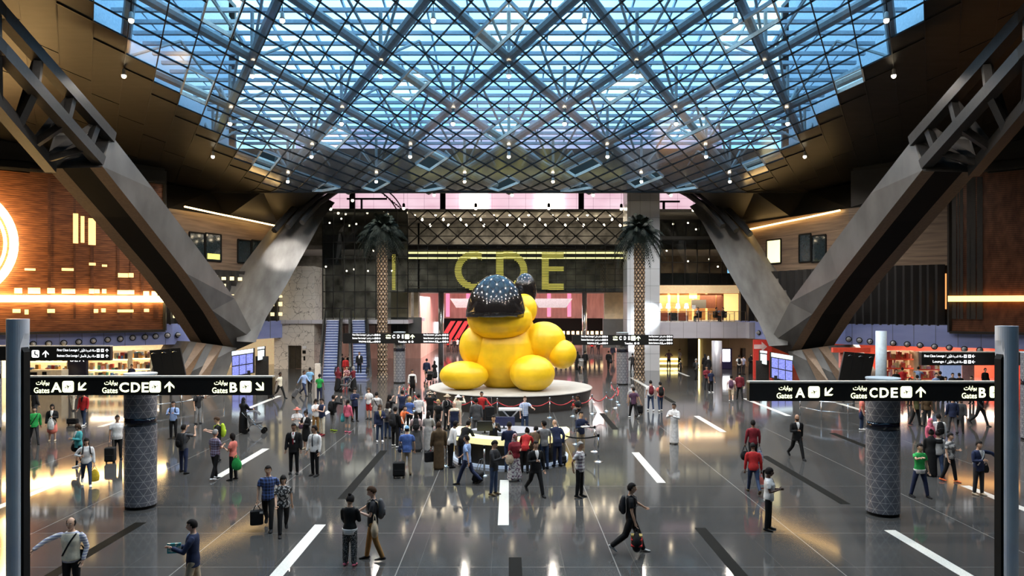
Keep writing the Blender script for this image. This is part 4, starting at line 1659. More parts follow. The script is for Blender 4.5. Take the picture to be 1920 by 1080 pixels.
def blobs(parts, voxel, name, m, parent, smooth_it=6):
    """one continuous rounded form grown from balls and tubes"""
    mb = MB()
    for p in parts:
        if p[0] == 'b':
            mb.ball(p[1], p[2], 20)
        else:
            mb.tube(p[1], p[2], 14)
    me = bpy.data.meshes.new('tmp')
    me.from_pydata(mb.v, [], mb.f)
    o = bpy.data.objects.new('tmp', me)
    COL.objects.link(o)
    r = o.modifiers.new('r', 'REMESH')
    r.mode = 'VOXEL'
    r.voxel_size = voxel
    if smooth_it:
        sm = o.modifiers.new('s', 'SMOOTH')
        sm.iterations = smooth_it
        sm.factor = 0.5
    dg = bpy.context.evaluated_depsgraph_get()
    me2 = bpy.data.meshes.new_from_object(o.evaluated_get(dg))
    bpy.data.objects.remove(o)
    bpy.data.meshes.remove(me)
    org = Vector(parent['_o']) if parent is not None else Vector((0, 0, 0))
    me2.transform(Matrix.Translation(-org))
    me2.materials.clear()
    me2.materials.append(m)
    me2.polygons.foreach_set('use_smooth', [True] * len(me2.polygons))
    q = bpy.data.objects.new(name, me2)
    COL.objects.link(q)
    if parent is not None:
        q.parent = parent
    return q


def sp(px, py, d=45.0):
    return at(px, py, d)


u = 45.0 / F     # metres per pixel at the sculpture
SC = thing('sculpture', (PC.x, PC.y, 1.0), 'giant heap of smooth yellow rounded boulders capped by a glossy black dome', 'sculpture')
blobs([('b', sp(945, 664, 45.8), (66 * u, 60 * u, 72 * u)), ('b', sp(955, 622, 46), (50 * u, 46 * u, 46 * u))], 0.09, 'main_boulder', M_YEL, SC)
for nm, c_, r_ in (('boulder', (870, 704, 44.2), (46, 34, 27)), ('boulder', (998, 700, 43.8), (42, 42, 34)), ('boulder', (893, 650, 45.4), (33, 32, 40)),
                   ('boulder', (1020, 640, 45.6), (42, 36, 38)), ('boulder', (1054, 664, 45.2), (28, 28, 28)), ('upper_boulder', (937, 598, 44.9), (62, 54, 40)), ('upper_boulder', (982, 580, 45.6), (26, 28, 30))):
    blobs([('b', sp(*c_), tuple(k * u for k in r_))], 0.08, nm, M_YEL, SC)
for o in list(SC.children):
    for v in o.data.vertices:
        if v.co.z < 0.0:
            v.co.z = 0.0
c = sp(930, 594, 44.5)
mb = MB()
mb.lathe([(56 * u, 0), (55.5 * u, 12 * u), (51 * u, 32 * u), (43 * u, 50 * u), (31 * u, 65 * u), (17 * u, 75 * u), (0.02, 79 * u)], 48, c)
mb.build('dome', M_BLKG, SC, smooth=True)['label'] = 'glossy black dome'
mb = MB()
mb.ball(sp(985, 545, 46.2), (22 * u, 20 * u, 34 * u), 24)
mb.build('rear_boulder', M_BLKG, SC, smooth=True)['label'] = 'glossy black boulder behind the dome'

# ================================================================ stanchions and ropes round the platform
M_ROPE = mat('red_velvet_rope', (0.42, 0.03, 0.035), .7)
angs = [-90 + (k - 8.5) * 12.2 for k in range(18)]
posts = []
for k, a in enumerate(angs):
    q = PC + Vector((cos(radians(a)), sin(radians(a)), 0)) * 6.62
    posts.append(q)
    pos = 'counted from the left end of the rope ring'
    lab = 'polished rope post round the platform, %s %s' % (['1st', '2nd', '3rd', '4th', '5th', '6th', '7th', '8th', '9th', '10th', '11th', '12th', '13th', '14th', '15th', '16th', '17th', '18th'][k], pos)
    t = thing('rope_post', q, lab, 'rope post', 'rope posts round the platform')
    mb = MB()
    mb.lathe([(0.17, 0.0), (0.17, 0.02), (0.06, 0.06), (0.03, 0.08)], 16, q)
    mb.build('base', M_CHROME, t, smooth=True)
    mb = MB()
    mb.cyl(q + Vector((0, 0, .06)), q + Vector((0, 0, .95)), .026, 10)
    mb.build('pole', M_CHROME, t, smooth=True)
    mb = MB()
    mb.lathe([(0.045, 0.93), (0.05, 0.97), (0.03, 1.0), (0.055, 1.03), (0.045, 1.07), (0.01, 1.09)], 12, q)
    mb.build('finial', M_CHROME, t, smooth=True)
for k in range(17):
    a, b = posts[k], posts[k + 1]
    pts = []
    for i in range(9):
        t = i / 8
        p = a.lerp(b, t)
        pts.append(Vector((p.x, p.y, 0.90 - 0.26 * (1 - (2 * t - 1) ** 2))))
    mb = MB()
    mb.tube(pts, [.028] * 9, 8, dome=False)
    o = mb.build('velvet_rope', M_ROPE, None, smooth=True, origin=pts[4])
    tag(o, 'sagging red velvet rope between platform posts, %s span counted from the left end' % ['1st', '2nd', '3rd', '4th', '5th', '6th', '7th', '8th', '9th', '10th', '11th', '12th', '13th', '14th', '15th', '16th', '17th'][k], 'rope', 'ropes round the platform')

# ================================================================ information desk
M_ONYX = mat('lit_yellow_onyx', (0.95, 0.88, 0.5), .3, emit=(1.0, 0.88, 0.40), es=0.55, scale=2, var=.15)
M_DESK = mat('dark_desk_front', (0.03, 0.028, 0.026), .25, scale=2)
DC = Vector((0.05, 29.6, 0))
D_ = thing('information_desk', DC, 'curved information desk with a glowing yellow counter in front of the platform', 'desk')


def arc_wall(mb, r0, r1, a0, a1, z0, z1, n=28, sy=1.0):
    P_ = []
    for k in range(n + 1):
        a = radians(a0 + (a1 - a0) * k / n)
        P_.append((DC + Vector((r0 * cos(a), r0 * sin(a) * sy, 0)), DC + Vector((r1 * cos(a), r1 * sin(a) * sy, 0))))
    for (i0, o0), (i1, o1) in zip(P_, P_[1:]):
        z = lambda p, zz: (p.x, p.y, zz)
        mb.hexa([z(i0, z0), z(i1, z0), z(o1, z0), z(o0, z0), z(i0, z1), z(i1, z1), z(o1, z1), z(o0, z1)])


mb = MB()
arc_wall(mb, 1.95, 2.2, 160, 375, 0.10, 0.86)
mb.build('front_panel', M_DESK, D_)
mb = MB()
arc_wall(mb, 1.7, 2.36, 160, 375, 0.86, 1.08)
mb.build('counter', M_ONYX, D_)
mb = MB()
arc_wall(mb, 1.98, 2.30, 160, 375, 0.0, 0.10)
mb.build('lit_plinth', mat('pale_blue_lit_plinth', (.6, .7, .85), .4, emit=(.6, .75, 1), es=.18), D_)
mb = MB()
arc_wall(mb, 0.2, 1.95, 20, 150, 0.0, 0.9, 14)
mb.build('back_cabinet', mat('blue_grey_cabinet', (.30, .31, .36), .4), D_)
for px, lab in ((909, 'black monitor on the information desk counter beside the seated man'), (940, 'dark blue back screen on the desk behind the man in the suit')):
    p = at(px, 820, 28.6)
    p.z = 1.08
    if px == 940:
        p = Vector((-0.2, 30.9, 0.9))
    m_ = thing('monitor', p, lab, 'monitor', 'monitors of the information desk')
    w = 0.30 if px == 909 else .45
    mb = MB()
    mb.bevbox(p.x - w, p.x + w, p.y - .03, p.y + .03, p.z + .10, p.z + .48, .012)
    mb.build('screen', mat('monitor_black', (.012, .012, .014), .3) if px == 909 else mat('navy_screen', (.03, .035, .10), .3), m_)
    mb = MB()
    mb.cyl(p + Vector((0, .03, 0.0)), p + Vector((0, .03, .2)), .03, 8)
    mb.box(p.x - .12, p.x + .12, p.y - .08, p.y + .1, p.z, p.z + .015)
    mb.build('stand', M_DARK, m_)
# Y-stemmed display behind the desk
p = floor_at(957, 812)
Y_ = thing('display_stand', p, 'white topped display board on a forked Y stem behind the information desk', 'display stand')
mb = MB()
zt_ = at(0, 767, p.y).z
x0, x1 = at(935, 0, p.y).x, at(979, 0, p.y).x
mb.box(x0, x1, p.y - .25, p.y + .35, zt_ - .05, zt_ + .03)
mb.build('top', mat('white_display_top', (.85, .84, .82), .35), Y_)
mb = MB()
mb.box(x0 + .03, x1 - .03, p.y + .22, p.y + .28, zt_ - 0.66, zt_ - .05)
mb.build('back_board', mat('dark_display_board', (.03, .03, .032), .3), Y_)
mb = MB()
zf = at(0, 785, p.y).z
f_ = Vector((p.x, p.y, zf))
mb.beam((p.x, p.y, 0), f_, .10, .10, up=(0, 1, 0))
mb.beam(f_, (p.x - .36, p.y, zt_ - .05), .07, .07, up=(0, 1, 0))
mb.beam(f_, (p.x + .36, p.y, zt_ - .05), .07, .07, up=(0, 1, 0))
mb.build('forked_stem', M_CHROME, Y_)
mb = MB()
mb.lathe([(0.85, 0), (0.85, .02), (.1, .05)], 24, (p.x, p.y, 0))
mb.build('base', mat('pale_display_base', (.6, .62, .66), .3), Y_)

# belt barriers by the desk
M_BELT = mat('black_barrier_belt', (.01, .01, .01), .6)
belt_posts = [(836, 874, 'left of the desk behind the brown robe'), (908, 892, 'in front of the desk by the pale blue shirt'), (1122, 866, 'right of the desk, nearer of the pair on the right'), (1115, 847, 'right of the desk, farther of the pair on the right'), (1080, 833, 'farthest right of the desk, by the beige trousers')]
bp = []
for px, py, lab in belt_posts:
    q = floor_at(px, py)
    bp.append(q)
    t = thing('belt_barrier', q, 'steel belt barrier post ' + lab, 'belt barrier', 'belt barriers by the desk')
    mb = MB()
    mb.lathe([(.18, 0), (.18, .015), (.05, .05), (.03, .06)], 18, q)
    mb.build('base', M_CHROME, t, smooth=True)
    mb = MB()
    mb.cyl(q + Vector((0, 0, .04)), q + Vector((0, 0, 1.02)), .032, 12)
    mb.build('pole', M_CHROME, t, smooth=True)
    mb = MB()
    mb.cyl(q + Vector((0, 0, .96)), q + Vector((0, 0, 1.06)), .045, 12)
    mb.build('belt_head', M_DARK, t)
for a, b, lab in ((bp[2], bp[3], 'short black barrier belt between the two posts right of the desk'), (bp[3], bp[4], 'black barrier belt running behind the person with a hand on the face'), (bp[2], Vector((2.1, 28.6, 0)), 'long black barrier belt from the right post back to the desk')):
    mb = MB()
    for i in range(8):
        t0, t1 = i / 8, (i + 1) / 8
        sg = lambda t: 1.0 - .10 * (1 - (2 * t - 1) ** 2)
        p0, p1 = a.lerp(b, t0), a.lerp(b, t1)
        mb.beam((p0.x, p0.y, sg(t0)), (p1.x, p1.y, sg(t1)), .006, .055)
    o = mb.build('barrier_belt', M_BELT, None, origin=a.lerp(b, .5) + Vector((0, 0, .9)))
    tag(o, lab, 'barrier belt')
# white angled sign foot at the rope corner
p = floor_at(1110, 773)
mb = MB()
mb.add([(p.x - .15, p.y, 0), (p.x + .3, p.y, 0), (p.x - .12, p.y, .85), (p.x - .1, p.y + .5, 0)], [(0, 1, 2), (0, 2, 3), (1, 3, 2), (0, 3, 1)])
o = mb.build('floor_sign', mat('white_floor_sign', (.8, .78, .76), .4), None, origin=p)
tag(o, 'small white pointed floor sign at the right end of the platform', 'floor sign')

# ================================================================ patterned pillars, sign boards, pylons
M_BOARD = mat('black_sign_board', (0.012, 0.012, 0.012), .3)
M_LIT = mat('lit_sign_lettering', (1, 1, .8), .4, emit=(0.95, 1.0, 0.55), es=1.9, var=.02)
M_LITW = mat('lit_white_lettering', (1, 1, 1), .4, emit=(.9, .92, .95), es=1.1, var=.02)
M_LITG = mat('lit_green_lettering', (.7, 1, .3), .4, emit=(0.62, 0.9, 0.20), es=1.2, var=.02)
M_TOPDISC = mat('pale_blue_pillar_cap', (.50, .60, .68), .3)


def pillar(px, py, R_, top, lab):
    p = floor_at(px, py)
    p.y += R_
    p.x = (px - CX) * p.y / F
    t = thing('sign_pillar', p, lab, 'pillar', 'patterned sign pillars')
    mb = MB()
    mb.lathe([(R_ * .94, 0), (R_ * .94, .09)], 40, p)
    mb.build('plinth', M_DARK, t, smooth=False)
    mb = MB()
    mb.lathe([(R_, .09), (R_, 2.44)], 48, p)
    mb.build('lower_shaft', M_PILLAR, t, smooth=False)
    mb = MB()
    mb.lathe([(R_ * .98, 2.44), (R_ * .98, 2.68)], 40, p)
    mb.build('dark_band', mat('glossy_black_band', (.012, .012, .02), .08), t, smooth=True)
    mb = MB()
    mb.lathe([(R_, 2.68), (R_, top)], 48, p)
    mb.build('upper_shaft', M_PILLAR, t, smooth=False)
    mb = MB()
    mb.lathe([(R_ * .9, top), (R_ * 1.03, top + .02), (R_ * 1.03, top + .06), (.02, top + .06)], 40, p)
    mb.build('cap', M_TOPDISC, t)
    return p


def plane_icon(mb_w, mb_k, x, z, h, y):
    """rounded lit square with a dark aeroplane"""
    r = h * .18
    ring = []
    for cxx, czz, a0 in ((h / 2 - r, h / 2 - r, 0), (-h / 2 + r, h / 2 - r, 90), (-h / 2 + r, -h / 2 + r, 180), (h / 2 - r, -h / 2 + r, 270)):
        for k in range(5):
            a = radians(a0 + 22.5 * k)
            ring.append((x + cxx + r * cos(a), y, z + czz + r * sin(a)))
    mb_w.add(ring, [tuple(range(len(ring)))])
    k = h * .42
    out = [(1.0, .06), (.35, -.02), (-.15, -.62), (-.32, -.62), (-.06, -.08), (-.55, -.10), (-.74, -.34), (-.86, -.34), (-.76, 0), (-.86, .22), (-.74, .22), (-.55, .06), (-.08, .10), (-.42, .60), (-.26, .62), (.30, .14), (.95, .20)]
    ca, sa = cos(radians(12)), sin(radians(12))
    mb_k.add([(x + k * .75 * (a * ca - b * sa), y - .012, z + k * .75 * (a * sa + b * ca)) for a, b in out], [tuple(range(len(out)))[::-1]])


def arrow(mb, x, z, h, ang, y):
    ca, sa = cos(radians(ang)), sin(radians(ang))

    def T(a, b):
        return (x + h * (a * ca - b * sa), y, z + h * (a * sa + b * ca))
    w = .09
    mb.add([T(-.5, -w), T(.30, -w), T(.30, w), T(-.5, w)], [(0, 1, 2, 3)])
    mb.add([T(.5, 0), T(.02, .46), T(-.17, .46), T(.24, 0)], [(0, 1, 2, 3)])
    mb.add([T(.5, 0), T(.24, 0), T(-.17, -.46), T(.02, -.46)], [(0, 1, 2, 3)])


def gate_sign(px0, px1, y0, y1, d, x_shift, lab, groups):
    a, b = at(px0, y1, d), at(px1, y0, d)
    t = thing('gate_sign', ((a.x + b.x) / 2, d, a.z), lab, 'sign', 'gate signs')
    mb = MB()
    mb.box(a.x, b.x, d, d + .22, a.z, b.z)
    mb.build('board', M_BOARD, t)
    mb = MB()
    mb.box(a.x, b.x, d - .02, d + .24, b.z, b.z + .045)
    mb.build('top_strip', mat('pale_top_strip', (.55, .52, .46), .4), t)
    yy = d - .012

    def X(px):
        return (px + x_shift - CX) * d / F

    def Z(py):
        return CH - (py - CY) * d / F
    for g in groups:
        mw, mk, ml, ma = MB(), MB(), MB(), MB()
        if 'gx' in g:
            text_fit(ml, arabic('بوابات'), X(g['gx'][0] + 4), X(g['gx'][1]), Z(y0 + 15.5), Z(y0 + 5.5), yy, bold=.012)
            text_fit(ml, 'Gates', X(g['gx'][0]), X(g['gx'][1]), Z(y0 + 29), Z(y0 + 18.5), yy, bold=.008)
        for ch, x0, x1 in g['txt']:
            text_fit(ml, ch, X(x0), X(x1), Z(y0 + 27.5), Z(y0 + 9), yy, bold=.025)
        if 'icon' in g:
            plane_icon(mw, mk, X(g['icon']), Z(y0 + 17), 21.5 * d / F, yy)
        if 'arrow' in g:
            arrow(ma, X(g['arrow'][0]), Z(y0 + 17), 20 * d / F, g['arrow'][1], yy)
        ml.build('lettering', M_LIT, t)
        pl_ = mw.build('icon_plate', M_LIT, t)
        mk.build('plane_icon', M_BOARD, pl_)
        ma.build('arrow', M_LIT, t)
    return t


pillar(263.5, 958, .45, 3.92, 'patterned triangle lattice pillar carrying the left gate sign')
pillar(1655.5, 972, .45, 3.86, 'patterned triangle lattice pillar carrying the right gate sign')
pillar(749, 719, .46, 3.88, 'patterned pillar under the small sign left of the sculpture')
pillar(1167, 722, .45, 3.88, 'patterned pillar under the small sign right of the sculpture')
pillar(-18, 808, .46, 3.95, 'patterned pillar at the left picture edge behind the pale pylon')
pillar(1936, 828, .46, 3.85, 'patterned pillar at the right picture edge behind the pale pylon')
gs = [dict(gx=(64, 93), txt=[('A', 96, 116)], icon=128, arrow=(154, 225)),
      dict(gx=(192, 221), txt=[('C', 224, 242), ('D', 246, 263), ('E', 266, 279)], icon=291, arrow=(318, 90)),
      dict(gx=(398, 427), txt=[('B', 431, 445)], icon=461, arrow=(488, -45))]
gate_sign(20, 511, 708, 741, 21.53, 0, 'long black lit gate sign with A, CDE and B on the left pillar', gs)
gs2 = [dict(gx=(1456, 1485), txt=[('A', 1491, 1509)], icon=1526, arrow=(1553, 225)),
       dict(gx=(1595, 1625), txt=[('C', 1630, 1645), ('D', 1649, 1666), ('E', 1670, 1683)], icon=1699, arrow=(1726, 90)),
       dict(gx=(1803, 1831), txt=[('B', 1835, 1848)], icon=1866, arrow=(1892, -45))]
gate_sign(1405, 1905, 718, 752, 20.78, 0, 'long black lit gate sign with A, CDE and B on the right pillar', gs2)

# lounge signs of the middle distance
for s in (-1, 1):
    d0 = 35.2
    if s < 0:
        a, b = at(-70, 676, d0), at(207, 650, d0)
    else:
        a, b = at(1728, 685, d0), at(1985, 661, d0)
    t = thing('lounge_sign', ((a.x + b.x) / 2, d0, a.z), 'black lounge direction sign %s' % ('behind the left pylon with a wheelchair pictogram' if s < 0 else 'behind the right pylon above the red shop'), 'sign', 'lounge signs')
    mb = MB()
    mb.box(a.x, b.x, d0, d0 + .22, a.z, b.z)
    mb.build('board', M_BOARD, t)
    mb = MB()
    mb.box(a.x, b.x, d0 - .02, d0 + .24, b.z, b.z + .05)
    mb.build('top_strip', mat('pale_top_strip', (.55, .52, .46), .4), t)
    ml, mk = MB(), MB()
    yy = d0 - .012
    y0 = 650 if s < 0 else 661
    x0 = 107 if s < 0 else 1733
    rows = [('First Class Lounge', 'صالة الدرجة الأولى', y0 + 4, y0 + 10), ('Business Class Lounge', 'صالة رجال الأعمال', y0 + 14.5, y0 + 20.5)]
    if s > 0:
        rows[1] = ('Lounge', 'صالة الدرجة الأولى', y0 + 14.5, y0 + 20.5)
    for en, ar, ya, yb in rows:
        xe = x0 + (16 if len(en) < 8 else 0)
        text_px(ml, en + ' /', xe, x0 + 41, ya, yb, yy, bold=.01)
        text_px(ml, arabic(ar), x0 + 43, x0 + 73, ya - .5, yb + .5, yy, bold=.01)
        for k, px in enumerate((x0 + 77, x0 + 85)):
            p_, q_ = at(px - 2.7, yb, yy), at(px + 2.7, ya, yy)
            ml.quad((p_.x, yy, p_.z), (q_.x, yy, p_.z), (q_.x, yy, q_.z), (p_.x, yy, q_.z))
            mk.quad(*[at(px + i, (ya + yb) / 2 + j, yy - .01) for i, j in ((-1, 1), (1, 1), (1, -1), (-1, -1))])
        c_ = at(x0 + (93.5 if s < 0 else 92), (ya + yb) / 2, yy)
        arrow(ml, c_.x, c_.z, 6.5 * d0 / F, 90 if s < 0 else 180, yy)
    if s < 0:
        c_ = at(66.5, 663.5, yy)
        plane_icon(ml, MB(), c_.x, c_.z, 14 * d0 / F, yy)
        mk.ball((c_.x - .02, yy - .01, c_.z + .10), (.035, .01, .035), 8)
        mk.beam((c_.x - .03, yy - .01, c_.z + .07), (c_.x - .01, yy - .01, c_.z - .04), .05, .02, up=(0, 1, 0))
        mk.beam((c_.x - .01, yy - .01, c_.z - .04), (c_.x + .09, yy - .01, c_.z - .04), .045, .02, up=(0, 1, 0))
        mk.beam((c_.x + .09, yy - .01, c_.z - .04), (c_.x + .12, yy - .01, c_.z - .12), .04, .02, up=(0, 1, 0))
        c_ = at(85.5, 663.5, yy)
        arrow(ml, c_.x, c_.z, 13 * d0 / F, 90, yy)
    ml.build('lettering', M_LITW, t)
    mk.build('pictogram', M_BOARD, t)
# signs beside the sculpture
for x0, x1, y0, lab in ((643, 842, 625, 'black overhead sign with CDE left of the sculpture'), (1073, 1262, 628, 'black overhead sign with CDE right of the sculpture')):
    d0 = 56.9 if x0 < 900 else 55.77
    a, b = at(x0, y0 + 19, d0), at(x1, y0, d0)
    t = thing('overhead_sign', ((a.x + b.x) / 2, d0, a.z), lab, 'sign', 'overhead signs beside the sculpture')
    mb = MB()
    mb.box(a.x, b.x, d0, d0 + .22, a.z, b.z)
    mb.build('board', M_BOARD, t)
    ml, mg = MB(), MB()
    w = x1 - x0
    yy = d0 - .015
    fx = lambda f: x0 + w * f
    for k, (en, ar) in enumerate((('First Class Lounge /', 'صالة الدرجة الأولى'), ('Business Class Lounge /', 'صالة رجال الأعمال'), ('Banking Exchange', 'صالة'))):
        ya = y0 + 1.2 + 6.2 * k
        text_px(ml, en, fx(.09 + .06 * (k == 2)), fx(.22), ya, ya + 4, yy, bold=.015)
        text_px(ml, arabic(ar), fx(.225), fx(.295), ya, ya + 4, yy, bold=.01)
        text_px(ml, en, fx(.76), fx(.86), ya, ya + 4, yy, bold=.02)
        text_px(ml, arabic(ar), fx(.865), fx(.93), ya, ya + 4, yy, bold=.02)
        for f in (.305, .325, .945, .965):
            c_ = at(fx(f), ya + 2, yy)
            ml.ball((c_.x, yy, c_.z), (.075, .01, .075), 8)
        c_ = at(fx(.345), ya + 2, yy)
        arrow(ml, c_.x, c_.z, 4 * d0 / F, 0, yy)
        c_ = at(fx(.985), ya + 2, yy)
        arrow(ml, c_.x, c_.z, 4 * d0 / F, 0, yy)
    text_px(mg, arabic('بوابات'), fx(.405), fx(.45), y0 + 2, y0 + 5.5, yy, bold=.03)
    text_px(mg, 'Gates', fx(.405), fx(.45), y0 + 6.3, y0 + 10, yy, bold=.03)
    for ch, f0, f1 in (('C', .465, .492), ('D', .512, .535), ('E', .555, .573)):
        text_px(ml, ch, fx(f0), fx(f1), y0 + 2.5, y0 + 9.5, yy, bold=.04)
    mk = MB()
    c_ = at(fx(.605), y0 + 6.2, yy)
    plane_icon(mg, mk, c_.x, c_.z, 8.5 * d0 / F, yy)
    c_ = at(fx(.655), y0 + 6.2, yy)
    arrow(mg, c_.x, c_.z, 8.5 * d0 / F, 90, yy)
    text_px(ml, 'Transfers', fx(.52), fx(.60), y0 + 14, y0 + 17.5, yy, bold=.02)
    for f in (.625, .655):
        c_ = at(fx(f), y0 + 15.8, yy)
        ml.ball((c_.x, yy, c_.z), (.08, .01, .08), 8)
    ml.build('lettering', M_LITW, t)
    mg.build('green_lettering', M_LIT, t)
    mk.build('plane_icon', M_BOARD, t)

# pale pylons in the foreground
M_PYL = mat('pale_pylon_paint', (.84, .87, 1.0), .30, .1, scale=1)
for s, px, ytop in ((-1, 33.5, 598), (1, 1887.5, 611)):
    d0 = 14.0
    p = at(px, 600, d0)
    zt = at(0, ytop, d0).z
    p.z = 0
    t = thing('pylon', p, 'tall pale round pylon with a cut away inner side at the %s picture edge' % ('left' if s < 0 else 'right'), 'pylon', 'pale pylons of the foreground')
    R_ = 18.8 * d0 / F
    mb, fl = MB(), MB()
    rings = []
    n_ = 32
    zs = [(0, .66), (zt - .62, .66), (zt - .50, .70), (zt - .38, .82), (zt - .27, 1.0), (zt, 1.0)]
    for z, cut in zs:
        rg_ = []
        for k in range(n_):
            a = 2 * pi * k / n_
            x, y = R_ * cos(a), R_ * sin(a)
            if s < 0:
                x = min(x, R_ * cut)
            else:
                x = max(x, -R_ * cut)
            rg_.append((p.x + x, p.y + y, z))
        rings.append(rg_)
    mb.loft(rings)
    mb.build('shaft', M_PYL, t, smooth=False)
    xk = p.x - s * R_ * .67
    fl.hexa([(xk, p.y - R_ * .55, 0), (xk - s * .045, p.y - R_ * .5, 0), (xk - s * .045, p.y + R_ * .5, 0), (xk, p.y + R_ * .55, 0),
             (xk, p.y - R_ * .55, zt - .52), (xk - s * .045, p.y - R_ * .5, zt - .62), (xk - s * .045, p.y + R_ * .5, zt - .62), (xk, p.y + R_ * .55, zt - .52)])
    fix_normals(fl.build('dark_inlay', M_DARK, t))

# ================================================================ flight boards
M_SCR = m_bands('blue_flight_table', (0.10, 0.12, 0.42), (0.30, 0.34, 0.85), 2, 1, .3, emit=.55, noise=(9, 9, 22))
M_SCRW = mat('pale_screen_header', (.8, .92, .95), .3, emit=(.75, .92, 1.0), es=.9)
for s in (-1, 1):
    for (x0, x1, yt0, yt1, yb0, yb1, d0, lab) in ([(435, 475, 659, 653.5, 706, 699, 57, 'large slanted flight board with blue tables by the left stone V support'), (483, 496, 651, 649.5, 677, 674, 58, 'narrow slanted screen behind the large flight board on the left')] if s < 0 else
                                                [(1446, 1486, 661, 667.5, 708, 716, 57, 'large slanted flight board with blue tables by the right stone V support'), (1425, 1438, 657, 658.5, 682, 685, 58, 'narrow slanted screen beside the red arrow panel on the right')]):
        Q = [at(x0, yb0, d0), at(x1, yb1, d0 + .8), at(x1, yt1, d0 + .8), at(x0, yt0, d0)]
        if s > 0:
            Q = [at(x0, yb0, d0 + .8), at(x1, yb1, d0), at(x1, yt1, d0), at(x0, yt0, d0 + .8)]
        c_ = (Q[0] + Q[1]) / 2
        t = thing('flight_board', (c_.x, c_.y, 0), lab, 'flight board')
        mb = MB()
        ex = Vector((0, .25, 0))
        gr = [q + (q - sum(Q, Vector()) / 4) * .03 + Vector((0, .02, 0)) for q in Q]
        mb.hexa([gr[0], gr[1], gr[1] + ex, gr[0] + ex, gr[3], gr[2], gr[2] + ex, gr[3] + ex])
        mb.build('housing', M_STEEL, t)
        mb = MB()
        mb.box(c_.x - .5, c_.x + .5, c_.y + .15, c_.y + .3, 0, c_.z + .3)
        mb.build('stand', M_STEEL, t)

        def bil(u_, v_):
            return Q[0].lerp(Q[1], u_).lerp(Q[3].lerp(Q[2], u_), v_) + Vector((0, -.02, 0))
        mh, mt = MB(), MB()
        mh.quad(bil(0, .84), bil(1, .84), bil(1, 1), bil(0, 1))
        if x1 - x0 > 20:
            for v0, v1 in ((.02, .38), (.42, .80)):
                for k in range(3):
                    mt.quad(bil(.02 + .33 * k, v0), bil(.32 + .33 * k, v0), bil(.32 + .33 * k, v1), bil(.02 + .33 * k, v1))
        else:
            mt.quad(bil(.05, .05), bil(.95, .05), bil(.95, .75), bil(.05, .75))
        mh.build('header', M_SCRW, t)
        mt.build('table', M_SCR if x1 - x0 > 20 else M_SCRW, t)
        if x1 - x0 > 20:
            hd = MB()
            for u0, u1, sx_ in ((.05, .30, 'Departures'), (.66, .95, arabic('صالة'))):
                A_, B_ = bil(u0, .89), bil(u1, .96)
                text_fit(hd, sx_, min(A_.x, B_.x), max(A_.x, B_.x), A_.z, B_.z, min(A_.y, B_.y) - .03)
            hd.build('header_lettering', M_DARK, t)
# black hanging panels behind the sign boards (seen from the back)
for s in (-1, 1):
    for k in range(3):
        x0, x1 = (280 + 19.5 * k, 298.5 + 19.5 * k)
        y0 = 657 - 1.6 * k
        d0 = 50
        Q = [atm(x0 + 10, 706, d0, s), atm(x1 + 11, 706, d0, s), atm(x1, y0 - 1.5, d0, s), atm(x0, y0, d0, s)]
        ex = Vector((0, .15, 0))
        mb = MB()
        mb.hexa([Q[0], Q[1], Q[1] + ex, Q[0] + ex, Q[3], Q[2], Q[2] + ex, Q[3] + ex])
        mb.add([q + Vector((0, 0, -(q.z))) if False else q for q in Q], [])
        t = thing('hanging_screen', (Q[0] + Q[1]) / 2, 'black leaning screen panel above the %s gate sign, %s of three from the left' % ('left' if s < 0 else 'right', ['first', 'second', 'third'][k if s < 0 else 2 - k]), 'screen panel', 'black screen panels')
        fix_normals(mb.build('panel', M_BOARD, t))
        lm = MB()
        c_ = Q[3].lerp(Q[2], .5) + Vector((0, -.1, -.25))
        lm.tube([c_ + Vector((-.12, 0, 0)), c_ + Vector((0, -.04, .05)), c_ + Vector((.12, 0, 0.02))], [.03] * 3, 6)
        lm.build('clip_lamp', M_CHROME, t)
        st = MB()
        m0 = Q[0].lerp(Q[1], .5)
        st.beam((m0.x, m0.y + .1, 0), m0 + Vector((0, .1, .1)), .12, .12, up=(0, 1, 0))
        st.build('stand', M_DARK, t)

# ================================================================ shops on the ground floor
rnd = random.Random(21)
GC = [(.55, .25, .10), (.75, .62, .35), (.10, .25, .55), (.62, .08, .06), (.15, .42, .30), (.8, .8, .78), (.35, .18, .10), (.05, .05, .06), (.75, .4, .1), (.55, .65, .75), (.7, .35, .4)]
GM = [mat('goods_%d' % k, c, .4, var=.2) for k, c in enumerate(GC)]
GCR = [0, 1, 3, 3, 5, 8, 3, 10, 1]


def goods(name, x0, x1, y, z0, z1, n, cols, label, wmax=.3):
    mb = MB()
    for k in range(n):
        w, h = rnd.uniform(.10, wmax), rnd.uniform(.12, z1 - z0)
        x = rnd.uniform(x0, x1 - w)
        mb.bevbox(x, x + w, y - rnd.uniform(0, .25), y + .12, z0, z0 + h, .015, rnd.choice(cols))
    o = mb.build(name, GM, None, origin=((x0 + x1) / 2, y, z0))
    tag(o, label, 'merchandise', kind='stuff')


def shelf_unit(px0, px1, d0, zs, label, m=None, cat='shelf'):
    a, b = at(px0, 0, d0).x, at(px1, 0, d0).x
    t = thing('display_shelf', ((a + b) / 2, d0, 0), label, cat, 'display shelves of the shops')
    for z in zs:
        mb = MB()
        mb.box(a, b, d0, d0 + .6, z - .10, z)
        mb.build('shelf', m or M_SHELF, t)
    for x in (a, b):
        mb = MB()
        mb.box(x - .04, x + .04, d0, d0 + .6, 0, max(zs) + .6)
        mb.build('side_panel', M_CREAM, t)
    mb = MB()
    mb.box(a, b, d0 + .6, d0 + .65, 0, max(zs) + .6)
    mb.build('back_panel', M_GOODS_BACK, t)
    return a, b


